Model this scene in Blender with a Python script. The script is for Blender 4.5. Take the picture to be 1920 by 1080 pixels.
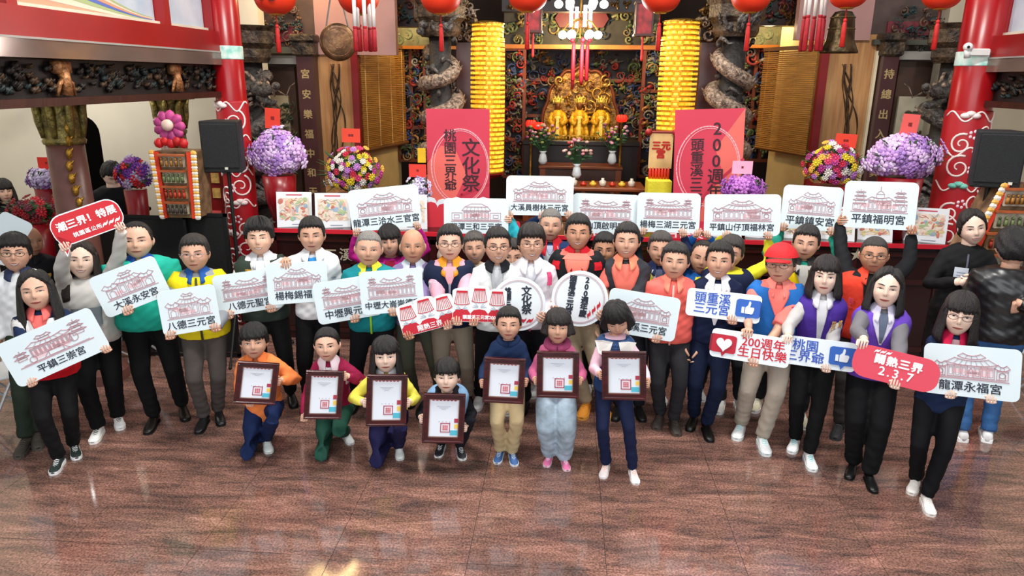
import bpy, math, random
import numpy as np
from mathutils import Vector, Matrix
random.seed(7); np.random.seed(7)
C = bpy.context.scene.collection
for o in list(bpy.data.objects): bpy.data.objects.remove(o)
S = bpy.context.scene
PI = math.pi
# ---------------------------------------------------------------- camera
CAMH = 2.9; FPX = 1350.0
YAW, PITCH, ROLL = math.radians(4.0), math.radians(16.3), math.radians(0.6)
cd = bpy.data.cameras.new('camera'); cam = bpy.data.objects.new('camera', cd); C.objects.link(cam)
cd.sensor_width = 36.0; cd.lens = 36.0*FPX/1920.0; cd.clip_start = .05; cd.clip_end = 200
CROT = Matrix.Rotation(YAW, 4, 'Z') @ Matrix.Rotation(PI/2-PITCH, 4, 'X') @ Matrix.Rotation(ROLL, 4, 'Z')
cam.matrix_world = Matrix.Translation((0, 0, CAMH)) @ CROT
S.camera = cam
CAMP = Vector((0, 0, CAMH))
# ---------------------------------------------------------------- view, world, lights
S.view_settings.view_transform = 'Standard'; S.view_settings.look = 'None'
S.view_settings.gamma = 1.0; S.view_settings.use_curve_mapping = False
S.view_settings.exposure = 0.06
w = bpy.data.worlds.new('world'); S.world = w; w.use_nodes = True
w.node_tree.nodes['Background'].inputs[0].default_value = (.93, .96, 1.0, 1)
w.node_tree.nodes['Background'].inputs[1].default_value = .62
def area(name, loc, rot, sx, sy, power, col=(1, 1, 1)):
    l = bpy.data.lights.new(name, 'AREA'); l.shape = 'RECTANGLE'; l.size = sx; l.size_y = sy; l.energy = power; l.color = col
    o = bpy.data.objects.new(name, l); o.location = loc; o.rotation_euler = rot; C.objects.link(o); return o
def point(name, loc, power, col, r=.08):
    l = bpy.data.lights.new(name, 'POINT'); l.energy = power; l.color = col; l.shadow_soft_size = r
    o = bpy.data.objects.new(name, l); o.location = loc; C.objects.link(o); return o
# hall ceiling lamps high over the group and over the open floor, and cooler daylight from the temple's open front
area('ceiling_light_row', (-1.8, 4.6, 6.2), (math.radians(8), 0, 0), 1.3, .5, 230, (1, .97, .92))
area('ceiling_light_row', (1.9, 4.6, 6.2), (math.radians(8), 0, 0), 1.3, .5, 230, (1, .97, .92))
area('ceiling_light_row', (.2, 8.4, 6.0), (0, 0, 0), 1.6, .6, 150, (1, .93, .82))
area('front_daylight', (0, -3.4, 4.2), (math.radians(68), 0, 0), 9, 3.6, 420, (.95, .98, 1))
point('altar_lamp', (.15, 11.2, 3.6), 130, (1, .72, .38), .15)
point('altar_lamp', (-2.4, 10.9, 3.7), 60, (1, .74, .42), .15)
point('altar_lamp', (2.8, 10.9, 3.7), 60, (1, .74, .42), .15)
point('aisle_lamp', (-5.9, 7.6, 3.4), 60, (1, .93, .82), .15)
point('aisle_lamp', (6.2, 7.6, 3.4), 40, (1, .93, .82), .15)
# ---------------------------------------------------------------- geometry of the place from picture coordinates
def ray(px, py):
    return (CROT.to_3x3() @ Vector((px-960, 540-py, -FPX))).normalized()
def at(px, py, Y):
    d = ray(px, py); return CAMP + d*(Y/d.y)
def onz(px, py, z=0.0):
    d = ray(px, py); return CAMP + d*((z-CAMH)/d.z)
def onx(px, py, X):
    d = ray(px, py); return CAMP + d*(X/d.x)
def sgn(a): return 1 if a >= 0 else -1
def sm(a, b, x):
    t = min(1, max(0, (x-a)/(b-a))); return t*t*(3-2*t)
# ---------------------------------------------------------------- materials
_m = {}
def rgb(h):
    if isinstance(h, str):
        h = h.lstrip('#'); v = [int(h[i:i+2], 16)/255 for i in (0, 2, 4)]
        return tuple(((c+.055)/1.055)**2.4 if c > .04045 else c/12.92 for c in v)
    return h
def mat(col, rough=.6, metal=0., var=.08, scale=9., bump=0., bscale=40., emit=0., spec=.4, name=None, col2=None, stretch=(1, 1, 1)):
    key = (col, rough, metal, var, scale, bump, bscale, emit, spec, col2, stretch)
    if key in _m: return _m[key]
    m = bpy.data.materials.new(name or 'paint'); m.use_nodes = True; nt = m.node_tree; b = nt.nodes['Principled BSDF']
    c = rgb(col); c2 = rgb(col2) if col2 else tuple(max(0, x*(1-var*2)) for x in c)
    b.inputs['Roughness'].default_value = rough; b.inputs['Metallic'].default_value = metal
    b.inputs['Specular IOR Level'].default_value = spec
    tc = nt.nodes.new('ShaderNodeTexCoord'); mp = nt.nodes.new('ShaderNodeMapping'); mp.inputs['Scale'].default_value = stretch
    nt.links.new(tc.outputs['Object'], mp.inputs[0])
    n = nt.nodes.new('ShaderNodeTexNoise'); n.inputs['Scale'].default_value = scale; n.inputs['Detail'].default_value = 4
    nt.links.new(mp.outputs[0], n.inputs['Vector'])
    r = nt.nodes.new('ShaderNodeValToRGB'); r.color_ramp.elements[0].position = .35; r.color_ramp.elements[1].position = .65
    r.color_ramp.elements[0].color = (*c2, 1); r.color_ramp.elements[1].color = (*c, 1)
    nt.links.new(n.outputs['Fac'], r.inputs[0]); nt.links.new(r.outputs[0], b.inputs['Base Color'])
    if bump:
        n2 = nt.nodes.new('ShaderNodeTexNoise'); n2.inputs['Scale'].default_value = bscale; n2.inputs['Detail'].default_value = 3
        nt.links.new(mp.outputs[0], n2.inputs['Vector'])
        bp = nt.nodes.new('ShaderNodeBump'); bp.inputs['Strength'].default_value = bump; bp.inputs['Distance'].default_value = .02
        nt.links.new(n2.outputs['Fac'], bp.inputs['Height']); nt.links.new(bp.outputs[0], b.inputs['Normal'])
    if emit:
        nt.links.new(r.outputs[0], b.inputs['Emission Color']); b.inputs['Emission Strength'].default_value = emit
    _m[key] = m; return m
def cloth(col, bump=.16, bs=14.): return mat(col, .82, 0, .05, 6, bump, bs, spec=.2)
# ---------------------------------------------------------------- mesh builder
class MB:
    def __init__(s, M=None): s.v = []; s.f = []; s.mi = []; s.M = M or Matrix.Identity(4); s.m = 0
    def add(s, vs, fs):
        o = len(s.v); M = s.M
        s.v += [tuple(M @ Vector(p)) for p in vs]; s.f += [tuple(i+o for i in f) for f in fs]; s.mi += [s.m]*len(fs); return s
    def box(s, c, d, R=None, bev=0.0):
        x, y, z = d[0]/2, d[1]/2, d[2]/2; R = R or Matrix.Identity(3)
        if bev <= 0:
            p = [(-x, -y, -z), (x, -y, -z), (x, y, -z), (-x, y, -z), (-x, -y, z), (x, -y, z), (x, y, z), (-x, y, z)]
            f = [(0, 3, 2, 1), (4, 5, 6, 7), (0, 1, 5, 4), (1, 2, 6, 5), (2, 3, 7, 6), (3, 0, 4, 7)]
        else:
            b = bev; p = []
            for zz, k in ((-z, b), (-z+b, 0), (z-b, 0), (z, b)):
                p += [(-x+k+ (b if k == 0 else 0)*0, -y+k, zz), (x-k, -y+k, zz), (x-k, y-k, zz), (-x+k, y-k, zz)]
            f = [(0, 3, 2, 1), (12, 13, 14, 15)]
            for r in range(3):
                for i in range(4): f.append((r*4+i, r*4+(i+1) % 4, r*4+4+(i+1) % 4, r*4+4+i))
        return s.add([R @ Vector(q)+Vector(c) for q in p], f)
    def tube(s, pts, rad, n=8, caps=True, flat=None, up=None):
        pts = [Vector(p) for p in pts]; vs = []; fs = []; pu = None
        for i, p in enumerate(pts):
            t = (pts[min(i+1, len(pts)-1)]-pts[max(i-1, 0)]); t = t.normalized() if t.length > 1e-9 else Vector((0, 0, 1))
            if pu is None:
                a = Vector(up) if up else (Vector((0, 1, 0)) if abs(t.y) < .9 else Vector((1, 0, 0)))
            else: a = pu
            u = (a-t*a.dot(t)); u = u.normalized() if u.length > 1e-6 else t.orthogonal().normalized(); pu = u; v = t.cross(u)
            r = rad[i] if hasattr(rad, '__len__') else rad
            ru, rv = (r if hasattr(r, '__len__') else (r, r*(flat or 1)))
            for k in range(n):
                an = 2*PI*k/n; vs.append(p+u*(ru*math.cos(an))+v*(rv*math.sin(an)))
        for i in range(len(pts)-1):
            for k in range(n): fs.append((i*n+k, i*n+(k+1) % n, (i+1)*n+(k+1) % n, (i+1)*n+k))
        if caps: fs.append(tuple(range(n))[::-1]); fs.append(tuple(range((len(pts)-1)*n, len(pts)*n)))
        return s.add(vs, fs)
    def cyl(s, a, b, r, r2=None, n=12): return s.tube([a, b], [r, r if r2 is None else r2], n)
    def lathe(s, prof, n=20, c=(0, 0, 0)):
        vs = []; fs = []
        for r, z in prof:
            for k in range(n): an = 2*PI*k/n; vs.append((c[0]+r*math.cos(an), c[1]+r*math.sin(an), c[2]+z))
        for i in range(len(prof)-1):
            for k in range(n): fs.append((i*n+k, i*n+(k+1) % n, (i+1)*n+(k+1) % n, (i+1)*n+k))
        fs.append(tuple(range(n))[::-1]); fs.append(tuple(range((len(prof)-1)*n, len(prof)*n)))
        return s.add(vs, fs)
    def ball(s, c, r, n=10, m=7, R=None):
        r = r if hasattr(r, '__len__') else (r, r, r); vs = []; fs = []; R = R or Matrix.Identity(3)
        for j in range(m+1):
            ph = PI*(j+.02)/(m+.04)
            for k in range(n):
                an = 2*PI*k/n; vs.append(Vector(c)+R @ Vector((r[0]*math.sin(ph)*math.cos(an), r[1]*math.sin(ph)*math.sin(an), r[2]*math.cos(ph))))
        for j in range(m):
            for k in range(n): fs.append((j*n+k, (j+1)*n+k, (j+1)*n+(k+1) % n, j*n+(k+1) % n))
        return s.add(vs, fs)
    def grid(s, fn, nu, nv, closeu=False):
        vs = [fn(i/(nu if closeu else nu-1), j/(nv-1)) for j in range(nv) for i in range(nu)]; fs = []
        for j in range(nv-1):
            for i in range(nu if closeu else nu-1): fs.append((j*nu+i, j*nu+(i+1) % nu, (j+1)*nu+(i+1) % nu, (j+1)*nu+i))
        return s.add(vs, fs)
    def prism(s, poly, y0, y1):                 # outline in x,z pushed through y
        n = len(poly); vs = [(p[0], y0, p[1]) for p in poly]+[(p[0], y1, p[1]) for p in poly]
        fs = [tuple(range(n)), tuple(range(2*n-1, n-1, -1))]+[(i, i+n, (i+1) % n+n, (i+1) % n) for i in range(n)]
        return s.add(vs, fs)
    def line(s, pts, t, y=0., dy=.002):         # drawn line in x,z with a little thickness
        for a, b in zip(pts[:-1], pts[1:]):
            a2 = Vector((a[0], a[1])); b2 = Vector((b[0], b[1])); d = b2-a2
            if d.length < 1e-6: continue
            d.normalize(); nn = Vector((-d.y, d.x))*t/2; e = d*t*.4
            q = [a2-e+nn, a2-e-nn, b2+e-nn, b2+e+nn]
            s.add([(k.x, y-dy, k.y) for k in q]+[(k.x, y, k.y) for k in q], [(0, 1, 2, 3), (0, 4, 5, 1), (1, 5, 6, 2), (2, 6, 7, 3), (3, 7, 4, 0)])
        return s
    def build(s, name, mats, parent=None, smooth=False, origin=None, bevel=0.0):
        me = bpy.data.meshes.new(name); o3 = Vector(origin) if origin is not None else Vector((0, 0, 0))
        me.from_pydata([(v[0]-o3.x, v[1]-o3.y, v[2]-o3.z) for v in s.v] if origin is not None else s.v, [], s.f)
        mats = mats if isinstance(mats, (list, tuple)) else [mats]
        for m in mats: me.materials.append(m)
        if len(mats) > 1: me.polygons.foreach_set('material_index', s.mi)
        if smooth: me.polygons.foreach_set('use_smooth', [True]*len(me.polygons))
        me.update(); o = bpy.data.objects.new(name, me); C.objects.link(o)
        if origin is not None: o.location = o3
        if parent: o.parent = parent
        if bevel:
            b = o.modifiers.new('bevel', 'BEVEL'); b.width = bevel; b.segments = 2; b.limit_method = 'ANGLE'
        return o
def tag(o, label=None, cat=None, group=None, kind=None):
    if label: o['label'] = label
    if cat: o['category'] = cat
    if group: o['group'] = group
    if kind: o['kind'] = kind
    return o
def empty(name, loc=(0, 0, 0), rz=0, label=None, cat=None, group=None, R=None):
    o = bpy.data.objects.new(name, None); C.objects.link(o); o.empty_display_size = .1
    if R is not None: o.matrix_world = Matrix.Translation(loc) @ R.to_4x4()
    else: o.location = loc; o.rotation_euler = (0, 0, rz)
    return tag(o, label, cat, group)
def remesh(o, vox, smooth_it=3):
    m = o.modifiers.new('r', 'REMESH'); m.mode = 'VOXEL'; m.voxel_size = vox; m.use_smooth_shade = True
    s2 = o.modifiers.new('s', 'SMOOTH'); s2.iterations = smooth_it; s2.factor = .6
    dg = bpy.context.evaluated_depsgraph_get(); me = bpy.data.meshes.new_from_object(o.evaluated_get(dg)); old = o.data
    mats = [x for x in old.materials]; o.modifiers.clear(); o.data = me
    me.materials.clear()
    for x in mats: me.materials.append(x)
    me.polygons.foreach_set('use_smooth', [True]*len(me.polygons)); bpy.data.meshes.remove(old); return o
_tc = {}
def text_mesh(body, size=1., bold=.0, extrude=.0015, align='CENTER', spacing=1.0, line=1.0):
    key = (body, size, bold, extrude, align, spacing, line)
    if key in _tc: return _tc[key]
    cu = bpy.data.curves.new('lettering', 'FONT'); cu.body = body; cu.size = size; cu.offset = 0.0; cu.extrude = extrude
    cu.align_x = align; cu.align_y = 'CENTER'; cu.space_character = spacing; cu.space_line = line; cu.resolution_u = 3
    o = bpy.data.objects.new('t', cu); C.objects.link(o); bpy.context.view_layer.update()
    dg = bpy.context.evaluated_depsgraph_get(); me = bpy.data.meshes.new_from_object(o.evaluated_get(dg))
    bpy.data.objects.remove(o); bpy.data.curves.remove(cu)
    if bold > 0:                                    # heavier strokes: the outlines again, slightly shifted
        nv = len(me.vertices); co = np.empty(nv*3); me.vertices.foreach_get('co', co); co = co.reshape(-1, 3); fs = [tuple(p.vertices) for p in me.polygons]; V = []; Fc = []
        for q, (dx, dy) in enumerate(((-1, 0), (1, 0), (0, .8), (0, -.8))):
            V += [(x+dx*bold, y+dy*bold, z+q*.00004) for x, y, z in co]; Fc += [tuple(i+q*nv for i in f) for f in fs]
        m2 = bpy.data.meshes.new('lettering'); m2.from_pydata(V, [], Fc); bpy.data.meshes.remove(me); me = m2
    me.name = 'lettering'; _tc[key] = me; return me
def text(body, size, m, parent, loc, bold=.0, name='lettering', R=None, **kw):
    me = text_mesh(body, size, bold, **kw).copy(); me.materials.clear(); me.materials.append(m)
    o = bpy.data.objects.new(name, me); C.objects.link(o); o.parent = parent
    # text lies in local x,y -> stand it up in x,z facing -y
    base = Matrix.Rotation(PI/2, 4, 'X')
    o.matrix_local = Matrix.Translation(loc) @ (R.to_4x4() if R is not None else Matrix.Identity(4)) @ base
    return o
# ---------------------------------------------------------------- the hall: floor, walls, gallery
def facemat_floor():
    m = bpy.data.materials.new('polished_granite'); m.use_nodes = True; nt = m.node_tree; b = nt.nodes['Principled BSDF']; N = nt.nodes.new; K = nt.links.new
    g = N('ShaderNodeNewGeometry'); oi = N('ShaderNodeObjectInfo'); ad = N('ShaderNodeVectorMath'); ad.operation = 'ADD'; sc = N('ShaderNodeVectorMath'); sc.operation = 'SCALE'; sc.inputs['Scale'].default_value = .03
    cb = N('ShaderNodeCombineXYZ'); K(oi.outputs['Random'], cb.inputs[0]); K(oi.outputs['Random'], cb.inputs[1]); K(cb.outputs[0], sc.inputs[0]); K(g.outputs['Position'], ad.inputs[0]); K(sc.outputs[0], ad.inputs[1])
    mp = N('ShaderNodeMapping'); mp.inputs['Scale'].default_value = (1.1, 5.2, 1); mp.inputs['Rotation'].default_value = (0, 0, .05); K(ad.outputs[0], mp.inputs[0])
    n1 = N('ShaderNodeTexNoise'); n1.inputs['Scale'].default_value = 1.6; n1.inputs['Detail'].default_value = 9; n1.inputs['Roughness'].default_value = .72; n1.inputs['Distortion'].default_value = .6; K(mp.outputs[0], n1.inputs['Vector'])
    r1 = N('ShaderNodeValToRGB'); e = r1.color_ramp.elements; e[0].position = .30; e[0].color = (*rgb('#4c403d'), 1); e[1].position = .70; e[1].color = (*rgb('#b88e82'), 1)
    for p, c in ((.42, '#69514a'), (.52, '#856358'), (.61, '#9a7366')): x = e.new(p); x.color = (*rgb(c), 1)
    K(n1.outputs['Fac'], r1.inputs[0])
    n2 = N('ShaderNodeTexNoise'); n2.inputs['Scale'].default_value = 75; n2.inputs['Detail'].default_value = 3; K(ad.outputs[0], n2.inputs['Vector'])
    r2 = N('ShaderNodeValToRGB'); r2.color_ramp.elements[0].position = .38; r2.color_ramp.elements[0].color = (.5, .48, .48, 1); r2.color_ramp.elements[1].position = .62; r2.color_ramp.elements[1].color = (1.25, 1.2, 1.18, 1); K(n2.outputs['Fac'], r2.inputs[0])
    mx = N('ShaderNodeMix'); mx.data_type = 'RGBA'; mx.blend_type = 'MULTIPLY'; mx.inputs[0].default_value = 1; K(r1.outputs[0], mx.inputs[6]); K(r2.outputs[0], mx.inputs[7]); K(mx.outputs[2], b.inputs['Base Color'])
    n3 = N('ShaderNodeTexNoise'); n3.inputs['Scale'].default_value = 1.2; K(g.outputs['Position'], n3.inputs['Vector'])
    mr = N('ShaderNodeMapRange'); mr.inputs[3].default_value = .05; mr.inputs[4].default_value = .15; K(n3.outputs['Fac'], mr.inputs[0]); K(mr.outputs[0], b.inputs['Roughness'])
    b.inputs['Specular IOR Level'].default_value = .85; return m
GRAN = facemat_floor()
fb = MB(); fb.box((.3, 5.0, -.03), (24, 18, .05)); fl = fb.build('floor', mat('#241a17', .6, 0, .05, 5)); tag(fl, kind='structure')
TS = .86; tmesh = None
for i in range(-10, 11):
    for j in range(0, 12):
        x = -3.105+TS*(i+7.5-4+.5)-.43*0; x = -3.105+TS*(i+.5)+TS*4; y = 1.2+TS*j+TS/2
        if y > 8.6 or abs(x-y*.0) > y*.80+1.4 or abs(x-.25) > 7: continue
        if tmesh is None:
            tb = MB(); tb.box((0, 0, -.006), (TS-.0035, TS-.0035, .012)); t = tb.build('granite_slab', GRAN); tmesh = t.data
        else: t = bpy.data.objects.new('granite_slab', tmesh); C.objects.link(t)
        t.location = (x, y, 0); t.parent = fl
CREAM = mat('#d8d0bd', .8, 0, .04, 2); REDP = mat('#8e1014', .35, 0, .05, 5, spec=.5); REDD = mat('#7c0f12', .45, 0, .1, 5)
DARKW = mat('#3a1c14', .4, 0, .2, 5, .2, 20, stretch=(1, 1, .2)); MARB = mat('#6b4a42', .3, 0, .15, 6, spec=.5); DSTONE = mat('#4a4643', .6, .1, .3, 16, .8, 40)
GOLD = mat('#b98a34', .35, .8, .3, 14, .5, 50); GOLDD = mat('#7c5a2a', .45, .6, .35, 14, .6, 50); BLK = mat('#141414', .55, 0, .1, 8); VENEER = mat('#b88a58', .5, 0, .18, 3, .1, 20, stretch=(6, 6, .5), col2='#9c6c40')
GREY = mat('#9a9690', .5, 0, .06, 3); COPPER = mat('#8a5a3c', .35, .5, .2, 8, .4, 30); TEAL = mat('#2f6a72', .55, 0, .3, 14); BLUED = mat('#28406c', .55, 0, .3, 14); GREEN = mat('#2f5a34', .6, 0, .3, 12); CARVE = mat('#5a4a38', .5, .3, .5, 10, 1., 25, col2='#211a18')
XL, XR = at(445, 300, 8.1).x, at(1800, 300, 8.1).x
def st(o, **k): tag(o, kind='structure'); return o
# outer shell: cream aisle walls, rear wall, ceiling over the aisles
b = MB(); b.box((-8.2, 5.5, 2.6), (.1, 11, 5.2)); st(b.build('wall_left', CREAM))
b = MB(); b.box((8.6, 5.5, 2.6), (.1, 11, 5.2)); st(b.build('wall_right', CREAM))
def wall_with_arch(name, x0, x1, Y, z1, ax, aw, ah, m):
    b = MB(); b.box(((x0+ax-aw)/2, Y, z1/2), (ax-aw-x0, .2, z1)); b.box(((x1+ax+aw)/2, Y, z1/2), (x1-ax-aw, .2, z1)); n = 12
    zs = ah-aw
    for i in range(n):
        a0, a1 = PI*i/n, PI*(i+1)/n; xa, xb = ax-aw*math.cos(a0), ax-aw*math.cos(a1); za, zb = zs+aw*math.sin(a0), zs+aw*math.sin(a1)
        b.add([(xa, Y-.1, za), (xb, Y-.1, zb), (xb, Y-.1, z1), (xa, Y-.1, z1), (xa, Y+.1, za), (xb, Y+.1, zb), (xb, Y+.1, z1), (xa, Y+.1, z1)], [(0, 1, 2, 3), (7, 6, 5, 4), (0, 4, 5, 1), (3, 2, 6, 7)])
    return st(b.build(name, m))
p = at(172, 300, 9.6); aw = (at(203, 300, 9.6).x-at(141, 300, 9.6).x)/2
wall_with_arch('wall_aisle_left', -8.2, XL-.2, 9.6, 5, p.x, aw, at(172, 216, 9.6).z, CREAM)
b = MB(); b.box((p.x, 11.2, 1.8), (3, .1, 3.6)); st(b.build('wall_passage', mat('#15110f', .8, 0, .1, 5)))
b = MB(); b.box(((XR+.4+8.6)/2, 9.8, 2.5), (8.6-XR-.4, .2, 5)); st(b.build('wall_aisle_right', mat('#b9ae98', .8, 0, .06, 2)))
p0 = at(1700, 250, 9.68)
# side galleries: red beam, polished band, dark carved frieze, gold-capped columns
def scroll(b, c, r, turns, th, yy, flip=1, rot=0):
    pts = []; rad = []
    for i in range(14):
        t = i/13; a = rot+flip*t*turns*2*PI; q = r*(1-.85*t); pts.append((c[0]+q*math.cos(a), yy-.01*math.sin(t*9), c[1]+q*math.sin(a))); rad.append(th*(1-.5*t))
    b.tube(pts, rad, 5)
def carving(name, x0, x1, z0, z1, Y, n, mats, parent=None, seed=1, r=(.04, .1), depth=.06, th=.014):
    rnd = random.Random(seed); b = MB()
    for i in range(n):
        x = rnd.uniform(x0+r[0], x1-r[0]); z = rnd.uniform(z0+r[0], z1-r[0]); q = rnd.uniform(*r); b.m = rnd.randrange(len(mats)); k = rnd.random()
        if k < .5: scroll(b, (x, z), q, rnd.uniform(.8, 1.6), th*rnd.uniform(.8, 1.6), Y-depth*rnd.uniform(.2, 1), rnd.choice((-1, 1)), rnd.uniform(0, 6))
        elif k < .8:
            a = rnd.uniform(0, 6); b.ball((x, Y-depth*.5, z), (q*.5, depth*.7, q*.28), 7, 4, Matrix.Rotation(a, 3, 'Y'))
            for s in range(3): b.ball((x+q*.5*math.cos(a+s*2), Y-depth*.7, z+q*.5*math.sin(a+s*2)), (q*.22, depth*.5, q*.3), 6, 4)
        else:
            b.tube([(x+q*.9*math.sin(j*1.3)*.6-q+q*.4*j, Y-depth*(.5+.3*math.cos(j)), z+q*.5*math.sin(j*1.7)) for j in range(6)], [th*1.4, th*2, th*1.7, th*2, th*1.3, th*.4], 6)
    o = b.build(name, mats, parent, smooth=True); return tag(o, kind='stuff') if n > 6 else o
def gallery(side):
    X = -3.75-.12 if side < 0 else XR+.12; y0, y1 = 3.2, 8.1
    zb0, zb1, zt = onx(0, 96, -3.75).z, onx(0, 55, -3.75).z, 3.02
    root = empty('gallery_beam', (X, (y0+y1)/2, 2.66), 0, ('red gallery beam with polished band and dark carved frieze along the left aisle' if side < 0 else 'red gallery beam with polished band and dark carved frieze along the right aisle'), 'beam')
    M = Matrix.Translation((0, -(y0+y1)/2, -2.66))
    def part(name, z0, z1, dx, m, w=.24):
        b = MB(M); b.box((dx*side, (y0+y1)/2, (z0+z1)/2), (w, y1-y0, z1-z0)); return b.build(name, m, root)
    part('red_beam', 3.14, 3.34, 0, REDP, .26); part('white_edge', 3.125, 3.14, 0, GREY, .28); part('polished_band', 3.0, 3.125, .0, mat('#7a675e', .12, .3, .2, 2, spec=.8, stretch=(1, .4, 1)), .27)
    part('upper_rail', 3.98, 4.12, 0, REDP, .2)
    part('frieze_board', 2.72, 3.0, .06, mat('#1c1a1a', .5, 0, .3, 6), .12); part('frieze_sill', 2.66, 2.72, .04, DARKW, .26)
    # carved figures on the frieze, looking into the hall
    fb_ = MB(Matrix.Translation((0, -(y0+y1)/2, -2.66))); rnd = random.Random(5+side)
    for i in range(230):
        y = y0+(y1-y0)*rnd.random(); z = rnd.uniform(2.76, 2.96); r = rnd.uniform(.015, .04); fb_.m = rnd.choice((0, 0, 1, 2)); fb_.ball((-side*.02, y, z), (.03, r*1.3, r*.7), 7, 4, Matrix.Rotation(rnd.uniform(-1, 1), 3, 'X'))
        fb_.tube([(-side*.03, y-r, z-r*.6), (-side*.045, y, z+r*.6), (-side*.03, y+r, z-r*.3)], [.006, .011, .005], 5)
    tag(fb_.build('frieze_carving', [mat('#2e2620', .5, .2, .4, 20), mat('#5a4430', .5, .3, .3, 20), mat('#22302f', .6, 0, .3, 20)], root, smooth=True), kind='stuff')
    for y in ((5.45, 7.1) if side < 0 else (6.4,)):                     # gilded brackets
        g = MB(M); g.box((-side*.04, y, 2.94), (.06, .16, .10), bev=.012); g.tube([(-side*.04, y, 2.92), (-side*.07, y, 2.84), (-side*.05, y, 2.74)], [.05, .035, .05], 8)
        for s in (-1, 1): g.tube([(-side*.05, y, 2.86), (-side*.06, y+s*.07, 2.82), (-side*.05, y+s*.10, 2.73)], [.022, .018, .012], 6)
        g.build('gilded_bracket', mat('#b0774a', .45, .4, .3, 30, .5, 50), root, smooth=True)
    # posts and glazed display panels above the beam
    ys = (3.2, 5.0, 7.02, 7.98)
    for y in ys:
        q = MB(M); q.box((0, y, 3.62), (.16, .10, .78)); q.build('post', REDP, root)
    for i, (a, c) in enumerate(zip(ys[:-1], ys[1:])):
        g = MB(M); g.box((.03*side, (a+c)/2, 3.66), (.02, c-a-.12, .64)); gp = g.build('display_panel', [mat('#aab8c6', .12, 0, .1, 2, spec=.6, col2='#c8cfd6')], root)
        s_ = MB(M)
        if i < 2:
            for k in range(7):
                cc = (mat('#d8c0a8', .5, 0, 0, 5),)
                s_.m = k % 4; s_.add([(-.0*side+.018*side-.0*k, a+.1+(c-a-.2)*t, 3.36+.56*max(0, min(1, (k*.15)*(1-t)**1.6+.012*k))) for t in [j/10 for j in range(11)]]+[(.018*side, a+.1+(c-a-.2)*t, 3.36+.56*max(0, min(1, (k*.15+.145)*(1-t)**1.6+.012*k+.010))) for t in [j/10 for j in range(10, -1, -1)]], [tuple(range(22))])
            s_.build('sun_ray_print', [mat('#c98f74', .5, 0, 0, 5), mat('#d9c4ae', .5, 0, 0, 5), mat('#9aac78', .5, 0, 0, 5), mat('#5468b0', .5, 0, 0, 5)], gp)
        f_ = MB(M)
        for (z0_, z1_) in ((3.345, 3.375), (3.95, 3.98)): f_.box((.0, (a+c)/2, (z0_+z1_)/2), (.05, c-a-.1, z1_-z0_))
        f_.build('panel_frame', mat('#cfc8b4', .5, 0, .05, 5), root)
    return root
gallery(-1); gallery(1)
def capped_column(px, Y, r, ytop, label, stone, gold=True, zb=0, group=None):
    x = at(px, 300, Y).x; zt = ytop; root = empty('column', (x, Y, 0), 0, label, 'column', group)
    b = MB(); b.lathe([(r*1.5, 0), (r*1.5, .1), (r*1.15, .18), (r*1.05, .24)], 20); b.build('base', stone, root, smooth=False)
    b = MB(); b.lathe([(r*1.02, .24), (r, 1.2), (r*.94, zt-.40)], 24); b.build('shaft', stone, root, smooth=True)
    b = MB(); h = .40; z = zt-h; b.lathe([(r*1.02, z), (r*1.08, z+.03), (r*.96, z+.06), (r*1.02, z+.15), (r*1.06, z+.22), (r*.98, z+.30), (r*1.15, z+.38), (r*1.2, z+.44)], 20)
    for k in range(8):
        a = k*PI/4+.2; b.tube([(r*1.0*math.cos(a), r*1.0*math.sin(a), z+.06), (r*1.1*math.cos(a), r*1.1*math.sin(a), z+.2), (r*1.16*math.cos(a), r*1.16*math.sin(a), z+.33), (r*1.35*math.cos(a+.1), r*1.35*math.sin(a+.1), z+.41)], [.02, .036, .034, .016], 6)
    b.box((0, 0, zt+.02), (r*2.7, r*2.7, .05)); b.build('capital', mat('#9a8a4a', .4, .6, .35, 12, .8, 30, col2='#5a5030') if gold else stone, root, smooth=True)
    if gold:
        b = MB()
        for i in range(9):
            z = 1.55+.11*i; a = -PI/2+.75+.1*math.sin(i); b.ball((r*math.cos(a), r*math.sin(a), z), (.03, .03, .05), 7, 5); b.tube([(r*math.cos(a), r*math.sin(a), z), (r*1.15*math.cos(a+.2), r*1.15*math.sin(a+.2), z+.05)], [.018, .006], 5)
        tag(b.build('gilded_flowers', GOLD, root, smooth=True), kind='stuff')
    return root
BROWNST = mat('#6a443c', .35, 0, .1, 8, .05, 30)
capped_column(127, 6.3, .165, at(127, 184, 6.3).z, 'brown stone column with gold leaf capital nearest the left aisle wall', BROWNST, group=None)
capped_column(330, 8.5, .155, at(325, 186, 8.5).z, 'brown stone column with gold capital farther back behind the paper offering tower', BROWNST)
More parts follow.
